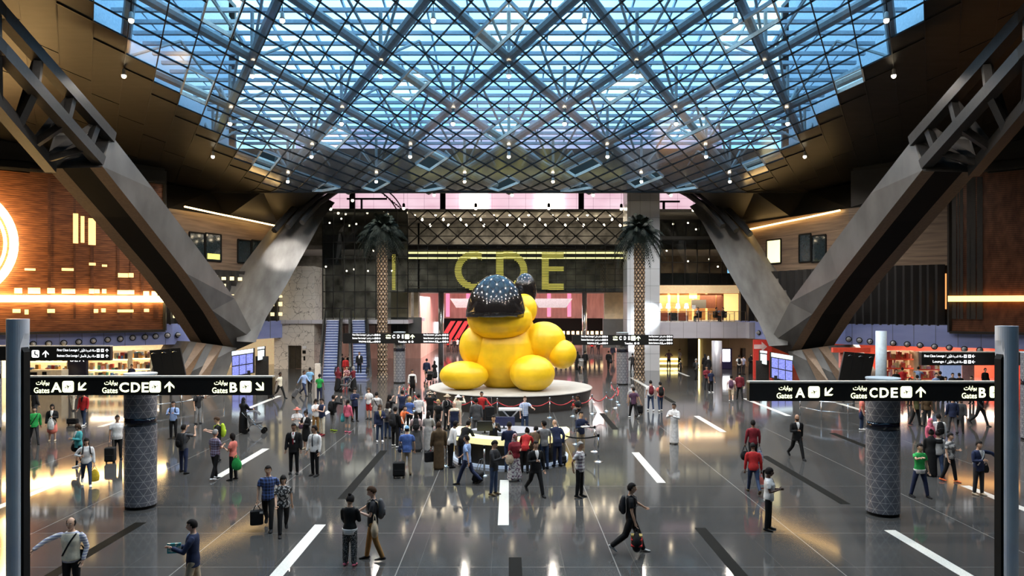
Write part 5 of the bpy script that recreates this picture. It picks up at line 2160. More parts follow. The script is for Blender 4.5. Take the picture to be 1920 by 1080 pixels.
for px0, px1, d0, lab in ((40, 126, 54, 'lit cream display shelf left of the dark letter panel in the left shop'), (163, 240, 56, 'lit cream display shelf right of the dark letter panel in the left shop'), (244, 282, 57, 'lit cream display shelf beside the black screen panels in the left shop')):
    a, b = shelf_unit(px0, px1, d0, (0.45, 1.15, 1.95), lab)
    for z in (.45, 1.15, 1.95):
        goods('merchandise', a + .05, b - .05, d0 + .2, z, z + .55, 26, list(range(11)), 'assorted small goods on a %s of the left shop' % ('shelf left of the dark letter panel' if px0 == 40 else 'shelf right of the dark letter panel' if px0 == 163 else 'shelf beside the black screen panels'))
# counter, letter panel
p = at(85, 705, 50)
t = thing('shop_counter', (p.x, p.y, 0), 'cream shop counter with a dark inset in the left shop', 'counter')
mb = MB()
mb.box(at(54, 0, 50).x, at(115, 0, 50).x, 50, 50.8, 0, at(0, 694, 50).z)
mb.build('counter_body', mat('cream_counter', (.85, .72, .52), .4), t)
mb = MB()
px_box(mb, 79, 87, 697, 703, 49.96, .03)
px_box(mb, 54, 69, 698, 706, 49.96, .03)
mb.build('dark_inset', M_DARK, t)
p = at(145, 706, 51)
t = thing('shop_sign_panel', (p.x, p.y, 0), 'dark shop panel with white letters SEA between the lit shelves', 'shop sign')
mb = MB()
mb.box(at(127, 0, 51).x, at(161, 0, 51).x, 51, 51.3, 0, at(0, 664, 51).z)
mb.build('panel', mat('blue_black_panel', (.018, .018, .035), .3), t)
mb = MB()
for ch, x0, x1 in (('S', 131.5, 138), ('E', 140, 146), ('A', 148, 158)):
    text_px(mb, ch, x0, x1, 670, 678, 50.97, bold=.01)
mb.build('lettering', M_LITW, t)
# right hand red shop
for px0, px1, d0, lab in ((1662, 1714, 57, 'red display shelf near the black screen panels in the red shop'), (1722, 1768, 56, 'red display shelf in the middle of the red shop')):
    a, b = shelf_unit(px0, px1, d0, (0.5, 1.2, 1.9), lab, M_RED)
    for z in (.5, 1.2, 1.9):
        goods('merchandise', a + .05, b - .05, d0 + .2, z, z + .6, 20, GCR, 'red and cream goods on a %s shelf of the red shop' % ('left' if px0 < 1700 else 'middle'))
mb = MB()
px_box(mb, 1768, 1803, 678, 716, 55, .4)
o = mb.build('partition', mat('blue_lit_partition', (.35, .45, .7), .3, emit=(.45, .6, 1), es=.25), None, origin=(at(1785, 0, 55).x, 55, 0))
tag(o, 'smooth blue glowing partition in the red shop', 'partition')
mb = MB()
px_box(mb, 1804, 1827, 684, 718, 56, .3)
o = mb.build('poster', mat('pale_pink_poster', (.75, .5, .48), .4), None, origin=(at(1815, 0, 56).x, 56, 0))
tag(o, 'pale pink poster panel right of the blue glowing partition', 'poster')
mb = MB()
px_box(mb, 1562, 1632, 652, 661, 52, .3)
o = mb.build('shop_header', M_RED, None, origin=(at(1597, 0, 52).x, 52, at(0, 661, 52).z))
tag(o, 'red shop header band beside the right stone V support', 'shop header')
mb = MB()
px_box(mb, 1576, 1590, 661, 690, 52.2, .3)
o = mb.build('banner', mat('pale_red_banner', (.75, .25, .2), .4), None, origin=(at(1583, 0, 52).x, 52.2, at(0, 690, 52).z))
tag(o, 'hanging red and white banner beside the right stone V support', 'banner')
mb = MB()
pz = at(1652, 700, 46)
mb.cyl((pz.x, 46, 0), (pz.x, 46, 4.4), .32, 20)
o = struct(mb, 'column_pale', mat('pale_blue_column', (.5, .62, .72), .3), True)
o.name = 'column.003'
# red arrow panel
p = at(1425, 700, 61)
t = thing('arrow_panel', (p.x, p.y, 0), 'tall red panel with a white arrow beside the right stone V support', 'panel')
mb = MB()
mb.box(at(1413, 0, 61).x, at(1447, 0, 61).x, 61, 61.2, 0, at(0, 637, 61).z)
mb.build('panel', mat('red_panel', (.50, .04, .035), .4, emit=(1, .08, .05), es=.1), t)
mb = MB()
c_ = at(1425, 650, 60.96)
mb.add([c_ + Vector((x * .045, 0, z * .045)) for x, z in ((-11, -4), (3, -4), (3, -9), (13, 0), (3, 9), (3, 4), (-11, 4))], [(0, 1, 2, 3, 4, 5, 6)])
mb.build('arrow', mat('pale_rose_arrow', (.85, .6, .58), .4), t)
# tan wall, lit totem and column under the right gallery
mb = MB()
mb.box(14.0, 27, 73.5, 74, 0, 3.0)
struct(mb, 'wall_right_hall', M_TAN).name = 'wall_right_tan'
mb = MB()
for px in (1311,):
    px_box(mb, px - 1.2, px + 1.2, 636, 695, 73.3, .1)
px_box(mb, 1237, 1275, 672, 675, 73.3, .15)
px_box(mb, 1237, 1275, 680, 683, 73.3, .15)
struct(mb, 'trim_140', M_LEDYEL)
mb = MB()
px_box(mb, 1290, 1309, 634, 694, 73.2, .2)
px_box(mb, 1392, 1398, 653, 671, 73.2, .2)
struct(mb, 'door_1', M_WALL_DARK)
mb = MB()
p = floor_at(1344, 706)
mb.cyl((p.x, p.y, 0), (p.x, p.y, 3.0), .42, 24)
struct(mb, 'column_round', M_FASCIA_GREY, True).name = 'column.004'
p = floor_at(1361, 692)
t = thing('totem', p, 'dark blue totem with a bright white screen beside the round column', 'totem')
mb = MB()
mb.bevbox(p.x - .6, p.x + .6, p.y, p.y + .5, 0, at(0, 653, p.y).z, .04)
mb.build('housing', mat('blue_black_housing', (.02, .02, .07), .3), t)
mb = MB()
px_box(mb, 1355, 1369, 655, 678, p.y - .03, .02)
mb.build('screen', mat('white_totem_screen', (1, 1, 1), .3, emit=(.95, .97, 1), es=3.0), t)
# curved rail at right and left floor areas
for s, lab in ((1, 'curved steel guard rail on the floor left of the right patterned pillar'), (-1, 'low steel guard rail on the floor behind the left gate sign')):
    pts = [floor_at(px, py) for px, py in ([(1500, 778), (1540, 787), (1590, 791), (1640, 790)] if s > 0 else [(292, 774), (340, 768), (380, 762), (420, 752)])]
    t = thing('guard_rail', pts[1], lab, 'guard rail', 'steel guard rails')
    mb = MB()
    mb.tube([p + Vector((0, 0, .95)) for p in pts], [.035] * 4, 8)
    mb.build('top_rail', M_CHROME, t, smooth=True)
    mb = MB()
    mb.tube([p + Vector((0, 0, .45)) for p in pts], [.02] * 4, 8)
    mb.build('mid_rail', M_CHROME, t, smooth=True)
    for p in pts:
        mb = MB()
        mb.cyl(p, p + Vector((0, 0, .95)), .03, 8)
        mb.build('post', M_CHROME, t, smooth=True)

# ================================================================ cafe gallery above the right hall
a, b = at(1232, 634, 68.4), at(1398, 604, 68.4)
mb = MB()
mb.box(a.x, b.x, 68.4, 69.6, a.z, b.z)
mb.box(b.x, at(1470, 0, 66.5).x, 67.4, 69.0, a.z, b.z)
struct(mb, 'trim_141', M_FASCIA_GREY)
zg = b.z
t = thing('balcony_railing', (a.x + 4, 68.5, zg), 'glass balcony railing of the cafe above the grey fascia', 'railing')
mb = MB()
mb.box(a.x, b.x, 68.5, 68.53, zg + .05, zg + .95)
mb.build('glass', M_RGLASS, t)
mb = MB()
mb.beam((a.x, 68.5, zg + .98), (b.x, 68.5, zg + .98), .06, .05)
mb.build('handrail', M_CHROME, t)
for px in (1328, 1353, 1377, 1398, 1258, 1290, 1310):
    x = at(px, 0, 68.5).x
    mb = MB()
    mb.box(x - .025, x + .025, 68.47, 68.53, zg, zg + .95)
    mb.build('post', M_CHROME, t)
mb = MB()
px_box(mb, 1237, 1392, 535, 550, 69.6, .4)
struct(mb, 'trim_142', mat('cream_cafe_bulkhead', (.80, .60, .36), .5, emit=(1, .68, .34), es=.32))
mb = MB()
mb.box(13.5, 26, 76, 76.2, 4.4, 7.9)
struct(mb, 'wall_cafe', M_AMBER).name = 'wall_right_cafe'
mb = MB()
for px in (1254, 1272, 1300, 1325):
    px_box(mb, px - 1.5, px + 1.5, 549, 603, 75.6, .2)
px_box(mb, 1293, 1307, 549, 560, 75.5, .2)
px_box(mb, 1253, 1257, 552, 600, 75.5, .2)
px_box(mb, 1358, 1387, 551, 601, 75.5, .2)
struct(mb, 'trim_143', mat('glowing_cafe_panel', (1, .75, .35), .5, emit=(1, .62, .22), es=.8))
mb = MB()
px_box(mb, 1313, 1342, 552, 578, 75.4, .2)
px_box(mb, 1344, 1357, 552, 600, 75.4, .2)
struct(mb, 'trim_144', mat('dark_red_cafe_panel', (.16, .06, .04), .4))
mb = MB()
px_box(mb, 1297, 1324, 562, 578, 75.0, .2)
struct(mb, 'trim_145', M_GREYWALL)
for k, px in enumerate((1237, 1253, 1271, 1287)):
    p = at(px, 604, 69.3)
    p.z = zg
    zt = at(0, 577, 69.3).z
    t = thing('floor_lamp', p, 'floor lamp with a glowing white shade on the cafe balcony, %s' % ['nearest the white pier', 'second from the white pier', 'third from the white pier', 'farthest from the white pier'][k], 'floor lamp', 'white lamps of the cafe balcony')
    mb = MB()
    mb.lathe([(.30 if k == 0 else .2, 0), (.2, .04), (.04, .10), (.03, .15)], 14, p)
    mb.build('base', mat('white_lamp_base', (.85, .85, .85), .4), t)
    mb = MB()
    mb.cyl(p + Vector((0, 0, .1)), (p.x, p.y, zt), .03 if k else .09, 8)
    mb.build('pole', mat('white_lamp_base', (.85, .85, .85), .4), t)
    mb = MB()
    mb.lathe([(.23, -.05), (.13, .40)], 16, (p.x, p.y, zt))
    mb.build('lamp_shade', mat('glowing_lamp_shade', (1, .95, .85), .5, emit=(1, .93, .80), es=3.2), t, smooth=True)
M_SOFA = mat('rust_upholstery', (.32, .08, .04), .6)
M_CHAIRD = mat('dark_chair', (.02, .02, .022), .5)
for k, (px, d0, m, lab) in enumerate(((1246, 70.6, M_SOFA, 'rust red armchair on the cafe balcony nearest the white pier'), (1263, 70.9, M_CHAIRD, 'dark armchair on the cafe balcony between the second and third lamps'), (1279, 70.6, M_SOFA, 'rust red armchair on the cafe balcony behind the fourth lamp'))):
    p = at(px, 604, d0)
    p.z = zg
    t = thing('armchair', p, lab, 'armchair', 'armchairs of the cafe balcony')
    mb = MB()
    mb.bevbox(p.x - .36, p.x + .36, p.y - .3, p.y + .3, zg + .08, zg + .44, .05)
    mb.build('seat', m, t)
    mb = MB()
    mb.bevbox(p.x - .40, p.x + .40, p.y + .26, p.y + .42, zg + .08, zg + .85, .05)
    mb.build('backrest', m, t)
    for sg in (-1, 1):
        mb = MB()
        mb.bevbox(p.x + sg * .40 - .06, p.x + sg * .40 + .06, p.y - .3, p.y + .3, zg + .0, zg + .60, .03)
        mb.build('armrest', m, t)
for k, (px, lab) in enumerate(((1331, 'small cafe table between the two groups of seated guests'), (1368, 'small cafe table at the right end of the balcony'))):
    p = at(px, 604, 69.6)
    p.z = zg
    t = thing('cafe_table', p, lab, 'table', 'cafe tables of the balcony')
    mb = MB()
    mb.lathe([(.40, .72), (.40, .75), (.02, .75)], 20, p)
    mb.build('tabletop', mat('pale_tabletop', (.6, .58, .55), .3), t)
    mb = MB()
    mb.lathe([(.25, 0), (.25, .02), (.03, .05), (.03, .72)], 14, p)
    mb.build('pedestal', M_CHROME, t)
# ================================================================ people
SKIN = [(.72, .45, .33), (.60, .36, .24), (.42, .23, .14), (.22, .11, .065), (.10, .05, .032)]
PALC = dict(k=(.012, .012, .013), dk=(.03, .03, .033), navy=(.022, .030, .07), blue=(.10, .18, .48), lblue=(.32, .44, .72), sky=(.22, .45, .72), white=(.78, .77, .76), cream=(.72, .66, .52), beige=(.50, .40, .28),
            tan=(.34, .18, .06), brown=(.10, .065, .035), grey=(.25, .25, .25), lgrey=(.42, .41, .40), dgrey=(.09, .09, .095), red=(.50, .03, .03), dred=(.24, .025, .035), maroon=(.15, .02, .03), coral=(.78, .22, .17), pink=(.75, .16, .24),
            green=(.03, .35, .08), lime=(.45, .62, .04), teal=(.07, .36, .38), orange=(.75, .16, .05), yellow=(.80, .55, .04), olive=(.16, .16, .07), purple=(.10, .05, .09), jeans=(.035, .055, .11), gold=(.5, .36, .12), pinkw=(.75, .55, .55), hair=(.012, .009, .008),
            brownhair=(.06, .03, .015), blond=(.50, .34, .15), greyhair=(.28, .27, .26), lav=(.35, .36, .50))


def cloth(k):
    if 'cloth_' + k in MATS:
        return MATS['cloth_' + k]
    if k in PALC:
        return mat('cloth_' + k, PALC[k], .75, scale=9, var=.22, bump=.08, spec=.2)
    kind, c1, c2 = k.split(':')
    c1, c2 = PALC[c1], PALC[c2]
    m = bpy.data.materials.new('cloth_' + k.replace(':', '_'))
    nt, N, L, b = nodes_of(m)
    tc = N.new('ShaderNodeTexCoord')
    sp_ = N.new('ShaderNodeSeparateXYZ')
    L.new(tc.outputs['Object'], sp_.inputs[0])
    if kind in ('plaid', 'check'):
        p = .085 if kind == 'plaid' else .10
        xx = math_node(N, L, 'ADD', sp_.outputs[0], math_node(N, L, 'MULTIPLY', sp_.outputs[1], .7))
        f = math_node(N, L, 'MULTIPLY', math_node(N, L, 'ADD', line_mask(N, L, xx, p, p * .35), line_mask(N, L, sp_.outputs[2], p, p * .35)), .5)
    elif kind == 'stripe':
        f = line_mask(N, L, sp_.outputs[2], .055, .025)
    elif kind == 'vstripe':
        f = line_mask(N, L, sp_.outputs[0], .09, .03)
    else:
        no = N.new('ShaderNodeTexNoise')
        no.inputs['Scale'].default_value = {'floral': 16, 'fleck': 60, 'leaf': 11}[kind]
        no.inputs['Detail'].default_value = 1
        L.new(tc.outputs['Object'], no.inputs['Vector'])
        f = math_node(N, L, 'GREATER_THAN', no.outputs['Fac'], .53 if kind != 'fleck' else .58)
    L.new(mixc(N, L, f, c1, c2), b.inputs['Base Color'])
    b.inputs['Roughness'].default_value = .75
    MATS['cloth_' + k] = m
    return m


SKINM = [mat('skin_%d' % i, c, .5, scale=7, var=.08) for i, c in enumerate(SKIN)]
M_EYEW = mat('eye_white', (.75, .73, .70), .3)
M_LIP = mat('lip', (.36, .13, .11), .5)
M_BROW = mat('dark_brow', (.02, .014, .01), .7)

ARMS = dict(  # forward raise, outward, elbow bend, inward twist of the forearm
    hang=(3, 8, 14, 4), fwd=(26, 6, 26, 4), back=(-24, 9, 12, 2), phone=(24, 9, 88, 40), photo=(72, 16, 88, 24), high=(118, 10, 40, 10), point=(14, 78, 8, 0), pointf=(82, 16, 12, 0), pointx=(62, 42, 20, -10),
    hip=(-12, 34, 96, 62), cross=(24, 14, 92, 70), behind=(-26, 14, 22, 40), face=(44, 10, 128, 34), pocket=(-8, 15, 30, 22), push=(34, 8, 44, 2), read=(30, 10, 78, 26), pull=(-30, 12, 6, -4), hold=(12, 8, 92, 44), lean=(52, 14, 34, 10), bagstrap=(18, 10, 118, 36), out=(38, 26, 18, -6))


def rotx(v, a):
    c, s = cos(a), sin(a)
    return Vector((v.x, v.y * c - v.z * s, v.y * s + v.z * c))


class Fig:
    """joint positions of one posed figure, local frame: front is -Y, the person's left is +X, feet at z = 0"""

    def __init__(f, H, legs, aL, aR, lean=0, turn=0, nod=0, fem=False, bulk=1.0):
        f.H, f.fem, f.bulk = H, fem, bulk
        sh = (.104 if fem else .116) * (1 + (bulk - 1) * .4) * H
        f.hipw = .05 * H
        f.lean = radians(lean)
        f.piv = Vector((0, 0, .52 * H))
        f.turn, f.nod = radians(turn), radians(nod)
        U = f.U
        f.sh = {s: U(Vector((s * sh, .004 * H, .797 * H))) for s in (-1, 1)}
        f.arm = {}
        for s, a in ((1, aL), (-1, aR)):
            fa, o, e, w = [radians(k) for k in (ARMS[a] if isinstance(a, str) else a)]
            du = Vector((s * sin(o), -sin(fa) * cos(o), -cos(fa) * cos(o)))
            fl = Vector((s * sin(o) * cos(e) - s * sin(w), -sin(fa + e), -cos(fa + e))).normalized()
            du, fl = rotx(du, f.lean), rotx(fl, f.lean)
            el = f.sh[s] + du * (.168 * H)
            wr = el + fl * (.146 * H)
            f.arm[s] = (f.sh[s], el, wr, fl)
        # legs
        f.leg = {}
        if legs == 'walk':
            L_ = {1: (24, 6), -1: (-20, 30)}
        elif legs == 'walkR':
            L_ = {-1: (24, 6), 1: (-20, 30)}
        elif legs == 'step':
            L_ = {1: (12, 4), -1: (-10, 12)}
        elif legs == 'stepR':
            L_ = {-1: (12, 4), 1: (-10, 12)}
        elif legs == 'wide':
            L_ = {1: (9, 2, 10), -1: (-7, 4, 10)}
        elif legs == 'sit':
            L_ = {1: (84, 84), -1: (84, 84)}
        else:
            L_ = {1: (2, 3), -1: (-2, 3)}
        z0 = 0
        for s in (1, -1):
            a, k = radians(L_[s][0]), radians(L_[s][1])
            ow = radians(L_[s][2]) if len(L_[s]) > 2 else radians(2.5)
            hp = Vector((s * f.hipw, 0, .515 * H))
            dt = Vector((s * sin(ow), -sin(a), -cos(a) * cos(ow)))
            ds = Vector((s * sin(ow) * .6, -sin(a - k), -cos(a - k)))
            kn = hp + dt * (.235 * H)
            an = kn + ds * (.235 * H)
            f.leg[s] = [hp, kn, an]
            toe_up = 0 if L_[s][1] < 20 or legs == 'sit' else radians(32)
            f.leg[s].append(toe_up)
            z0 = min(z0, an.z - .042 * H) if s == 1 else min(z0, an.z - .042 * H)
        zl = min(f.leg[s][2].z for s in (1, -1)) - .042 * H
        f.dz = -zl
        f.drop = zl
        for s in (1, -1):
            for i in range(3):
                f.leg[s][i] = f.leg[s][i] + Vector((0, 0, -zl))
            f.arm[s] = tuple(v + Vector((0, 0, -zl)) if i < 3 else v for i, v in enumerate(f.arm[s]))
            f.sh[s] = f.arm[s][0]

    def U(f, v):
        """upper body bend about the hips"""
        if v.z <= .5 * f.H or not f.lean:
            return v.copy()
        k = min(1, (v.z - .5 * f.H) / (.12 * f.H))
        return rotx(v - f.piv, f.lean * k) + f.piv

    def P(f, x, y, z):
        return f.U(Vector((x * f.H, y * f.H, z * f.H))) + Vector((0, 0, f.dz))


TORSO = [(.485, .0, .088, .066), (.52, .0, .094, .070), (.56, .0, .090, .068), (.61, -.002, .081, .061), (.67, -.003, .087, .064), (.73, -.004, .098, .068), (.775, .0, .100, .064), (.805, .003, .090, .056), (.826, .006, .060, .045), (.842, .006, .036, .036)]


def torso_rings(f, z0, z1, grow, flare=0, waist=1.0):
    R_ = []
    for z, y, rx, ry in TORSO:
        if f.fem:
            rx *= {.61: .88, .67: .92, .73: .93, .775: .90, .805: .90, .52: 1.06, .56: 1.02}.get(z, 1.0)
            if z in (.73, .67):
                y -= .008
                ry *= 1.08
        b = f.bulk if .5 < z < .74 else 1 + (f.bulk - 1) * .5
        R_.append((z, y - (b - 1) * .06, rx * b, ry * b * (1.05 if b > 1 else 1)))
    out = []
    zs = sorted(set([z0] + [r[0] for r in R_ if z0 < r[0] < z1] + [z1]))
    for z in zs:
        for (a, b) in zip(R_, R_[1:]):
            if a[0] <= z <= b[0]:
                t = (z - a[0]) / (b[0] - a[0])
                r = [a[i] + (b[i] - a[i]) * t for i in range(4)]
                break
        else:
            r = list(R_[0] if z < R_[0][0] else R_[-1])
        k = max(0, (.62 - z)) * flare
        out.append((f.P(0, r[1], z), ((r[2] + k) * f.H + grow, (r[3] + k) * f.H + grow)))
    return out


def ring_loft(mb, rr, n=16):
    """closed body of elliptical rings"""
    pts = [p for p, _ in rr]
    rad = [r for _, r in rr]
    mb.tube(pts, rad, n, dome=False)


def on_torso(f, x, z, grow, front=True):
    """point on the clothed trunk at height fraction z, x as a fraction of the height"""
    (p, (rx, ry)) = torso_rings(f, z, z + .001, grow)[0]
    k = max(-.97, min(.97, x * f.H / rx))
    y = ry * sqrt(1 - k * k)
    return p + Vector((k * rx, -y if front else y, 0))


def chest_strip(mb, f, prof, grow):
    """cloth strip lying on the chest; prof lists (z, half width)"""
    rows = []
    for z, w in prof:
        rows.append([on_torso(f, w * t, z, grow) for t in (-1, -.5, 0, .5, 1)])
    o_ = len(mb.v)
    for r in rows:
        mb.v += [tuple(p) for p in r]
    for i in range(len(rows) - 1):
        for j in range(4):
            mb.f.append((o_ + i * 5 + j, o_ + i * 5 + j + 1, o_ + (i + 1) * 5 + j + 1, o_ + (i + 1) * 5 + j))
            mb.m.append(0)


def remesh(mb, voxel, name, m, parent, it=2, me_only=False):
    me = bpy.data.meshes.new('tmp')
    me.from_pydata(mb.v, [], mb.f)
    o = bpy.data.objects.new('tmp', me)
    COL.objects.link(o)
    r = o.modifiers.new('r', 'REMESH')
    r.mode = 'VOXEL'
    r.voxel_size = voxel
    if it:
        sm = o.modifiers.new('s', 'SMOOTH')
        sm.iterations = it
        sm.factor = .5
    dg = bpy.context.evaluated_depsgraph_get()
    me2 = bpy.data.meshes.new_from_object(o.evaluated_get(dg))
    bpy.data.objects.remove(o)
    bpy.data.meshes.remove(me)
    me2.materials.clear()
    me2.materials.append(m)
    me2.polygons.foreach_set('use_smooth', [True] * len(me2.polygons))
    if me_only:
        return me2
    q = bpy.data.objects.new(name, me2)
    COL.objects.link(q)
    if parent is not None:
        q.parent = parent
    return q


def head_pt(u_, v_, k=1.0):
    """unit head surface: u azimuth (0 = front), v from -1 (chin) to 1 (crown); metres for a 1.75 m adult"""
    el = v_ * pi / 2
    x, y, z = sin(u_) * cos(el), -cos(u_) * cos(el), sin(el)
    X, Y, Z = x * .074, y * .095, z * .118
    if z < 0:
        X *= 1 + .26 * z
        Y = Y * (1 + .10 * z) + .012 * z
    fr = max(0, -y)
    g = lambda a, b, s: math.exp(-((a - b) / s) ** 2)
    Y -= fr * .026 * g(X, 0, .013) * (g(Z, -.028, .020) + .6 * g(Z, -.005, .02))     # nose
    for e in (-1, 1):
        Y += fr * .010 * g(X, e * .030, .015) * g(Z, .004, .014)                   # eye sockets
    Y -= fr * .006 * g(Z, .026, .012) * g(X, 0, .05)                               # brow ridge
    Y -= fr * .007 * g(Z, -.098, .018) * g(X, 0, .022)                             # chin
    Y += fr * .004 * g(Z, -.072, .008) * g(X, 0, .02)
    return X * k, Y * k, Z * k


def head_mesh(mb, f, tr, grow=1.0, keep=None, nu=22, nv=15):
    grid = {}
    vs = []
    for j in range(nv + 1):
        for i in range(nu):
            u_, v_ = 2 * pi * i / nu, -1 + 2 * j / nv
            v_ = max(-.985, min(.985, v_))
            grid[(i, j)] = len(vs)
            vs.append(Vector(head_pt(u_, v_)) * grow)
    fs = []
    for j in range(nv):
        for i in range(nu):
            q = [grid[(i, j)], grid[((i + 1) % nu, j)], grid[((i + 1) % nu, j + 1)], grid[(i, j + 1)]]
            c = sum((vs[k] for k in q), Vector()) / 4
            if keep is None or keep(c):
                fs.append(tuple(q))
    if keep is None:
        fs.append(tuple(grid[(i, 0)] for i in range(nu))[::-1])
        fs.append(tuple(grid[(i, nv)] for i in range(nu)))
    elif keep(Vector((0, 0, .12))):
        fs.append(tuple(grid[(i, nv)] for i in range(nu)))
    mb.add([tr(v) for v in vs], fs)


NEXT = {}


def person(px, fy, H, face, label, legs='stand', L='hang', R='hang', lean=0, turn=0, nod=0, skin=1, fem=False, bulk=1.0, hair='short', hc='hair', top='tee:white', bottom='trousers:k', shoes='k', extra=(), group=None, base=None, loc=None):
    p = floor_at(px, fy) if loc is None else Vector(loc)
    if base is not None:
        p.z = base
    d = p.y
    scale = H * F / d                         # height in photo pixels
    near = scale > 105
    vox = (.016 if near else .022 if scale > 60 else .03) * H / 1.75
    f = Fig(H, legs, L, R, lean, turn, nod, fem, bulk)
    sk = SKINM[skin]
    # ---- body
    mb = MB()
    ring_loft(mb, torso_rings(f, .485, .842, -.012))
    nk = f.P(0, .006, .83)
    hd = f.P(0, -.012, .925)
    mb.tube([nk, nk.lerp(hd, .75)], [.034 * H, .031 * H], 10)
    for s in (1, -1):
        a = f.arm[s]
        mb.tube([f.P(s * .06, .004, .795), a[0].lerp(a[1], .15), a[0].lerp(a[1], .5), a[1], a[1].lerp(a[2], .4), a[2]], [.02 * H, .025 * H, .025 * H, .0215 * H, .021 * H, .015 * H], 8)
        hnd = a[2] + a[3] * (.045 * H)
        mb.tube([a[2], hnd], [(.015 * H, .012 * H), (.022 * H, .0125 * H)], 8, ref=(0, 1, 0))
        l = f.leg[s]
        mb.tube([l[0] + Vector((0, 0, -.01 * H)), l[0].lerp(l[1], .45), l[1], l[1].lerp(l[2], .35), l[2]], [.050 * H, .044 * H, .031 * H, .032 * H, .021 * H], 10)
    body_me = remesh(mb, vox, 'body', sk, None, 2, True)
    # head and fingers join the same mesh
    hs = H / 1.75 * (1.04 if H > 1.5 else 1.15)
    ct, st = cos(f.turn), sin(f.turn)

    def tr(v):
        v = rotx(v, f.nod)
        return hd + Vector((v.x * ct - v.y * st, v.x * st + v.y * ct, v.z)) * hs
    ex = MB()
    head_mesh(ex, f, tr)
    for s in (1, -1):
        ex.ball(tr(Vector((s * .075, .008, -.012))), (.010 * hs, .018 * hs, .028 * hs), 8)
        a = f.arm[s]
        pal = a[2] + a[3] * (.05 * H)
        side = a[3].cross(Vector((0, 1, 0)))
        if side.length < .3:
            side = a[3].cross(Vector((1, 0, 0)))
        side.normalize()
        up = side.cross(a[3]).normalized()
        curl = -up if up.y > 0 else up
        for k, (o_, ln) in enumerate(((-1.5, .040), (-.5, .046), (.5, .044), (1.5, .034))):
            b0 = pal + side * (o_ * .0095 * H)
            b1 = b0 + (a[3] * .9 + curl * .28).normalized() * (ln * .5 * H)
            b2 = b1 + (a[3] * .7 + curl * .7).normalized() * (ln * .5 * H)
            ex.tube([b0, b1, b2], [.0056 * H, .0050 * H, .0040 * H], 6)
        t0 = a[2] + a[3] * (.02 * H) + side * (-.014 * H * (1 if s > 0 else -1))
        t1 = t0 + (a[3] * .6 + side * (-.75 if s > 0 else .75) + curl * .3).normalized() * (.026 * H)
        t2 = t1 + (a[3] * .9 + curl * .4).normalized() * (.020 * H)
        ex.tube([t0, t1, t2], [.0068 * H, .006 * H, .0045 * H], 6)
    bmx = bmesh.new()
    bmx.from_mesh(body_me)
    vv = [bmx.verts.new(v) for v in ex.v]
    for fc in ex.f:
        try:
            q = bmx.faces.new([vv[i] for i in fc])
            q.smooth = True
        except ValueError:
            pass
    bmesh.ops.recalc_face_normals(bmx, faces=bmx.faces)
    bmx.to_mesh(body_me)
    bmx.free()
    o = bpy.data.objects.new('person', body_me)
    COL.objects.link(o)
    o.location = p
    o.rotation_euler = (0, 0, radians(face))
    o['_p'] = 1
    o['_o'] = (0.0, 0.0, 0.0)
    tag(o, label, 'person', group)

    def part(mb_, nm, m, smooth=True):
        return mb_.build(nm, m, o, smooth=smooth)
    # ---- face
    if near or scale > 60:
        for s in (1, -1):
            e = MB()
            e.ball(tr(Vector((s * .030, -.083, .006))), .0105 * hs, 8)
            eo = part(e, 'eye', M_EYEW)
            e = MB()
            e.ball(tr(Vector((s * .030, -.0915, .006))), (.0062 * hs, .004 * hs, .0062 * hs), 8)
            e.build('pupil', M_BROW, eo, smooth=True)
            e = MB()
            e.tube([tr(Vector((s * .046, -.080, .025))), tr(Vector((s * .030, -.092, .030))), tr(Vector((s * .014, -.096, .026)))], [.004 * hs] * 3, 6)
            part(e, 'eyebrow', M_BROW)
        e = MB()
        e.tube([tr(Vector((-.022, -.084, -.067))), tr(Vector((0, -.0935, -.066))), tr(Vector((.022, -.084, -.067)))], [.0045 * hs, .0065 * hs, .0045 * hs], 6)
        part(e, 'mouth', M_LIP)
    # ---- hair and headgear
    hm = cloth(hc)
    if hair in ('short', 'long', 'pony', 'bun', 'bob'):
        hb = MB()
        low = {'short': -.035, 'long': -.09, 'pony': -.05, 'bun': -.05, 'bob': -.085}[hair]
        head_mesh(hb, f, tr, 1.06 if hair == 'short' else 1.085, lambda c: (c.z > .052 + (0.010 if hair == 'short' else -.004)) or (c.y > (.012 if hair == 'short' else -.012) and c.z > low) or (abs(c.x) > .058 and c.z > (.012 if hair == 'short' else low) and c.y > (-.025 if hair == 'short' else -.045)))
        ho = part(hb, 'hair', hm)
        so_ = ho.modifiers.new('thick', 'SOLIDIFY')
        so_.thickness = -.012 * hs
        if hair == 'long':
            hb = MB()
            hb.tube([tr(Vector((0, .05, .04))), tr(Vector((0, .085, -.06))), tr(Vector((0, .095, -.17))), tr(Vector((0, .085, -.30)))], [(.07 * hs, .045 * hs), (.085 * hs, .04 * hs), (.085 * hs, .035 * hs), (.05 * hs, .02 * hs)], 12)
            part(hb, 'hair_length', hm)
        elif hair == 'bob':
            hb = MB()
            hb.tube([tr(Vector((0, .05, .03))), tr(Vector((0, .062, -.05))), tr(Vector((0, .05, -.125)))], [(.078 * hs, .05 * hs), (.088 * hs, .045 * hs), (.075 * hs, .035 * hs)], 12)
            part(hb, 'hair_length', hm)
        elif hair == 'pony':
            hb = MB()
            hb.tube([tr(Vector((0, .10, .05))), tr(Vector((0, .145, .02))), tr(Vector((0, .15, -.10))), tr(Vector((0, .125, -.24)))], [.022 * hs, .032 * hs, .030 * hs, .010 * hs], 10)
            part(hb, 'ponytail', hm)
        elif hair == 'bun':
            hb = MB()
            hb.ball(tr(Vector((0, .06, .125))), .045 * hs, 10)
            part(hb, 'hair_bun', hm)
    elif hair == 'fringe':      # balding: band at the back and sides
        hb = MB()
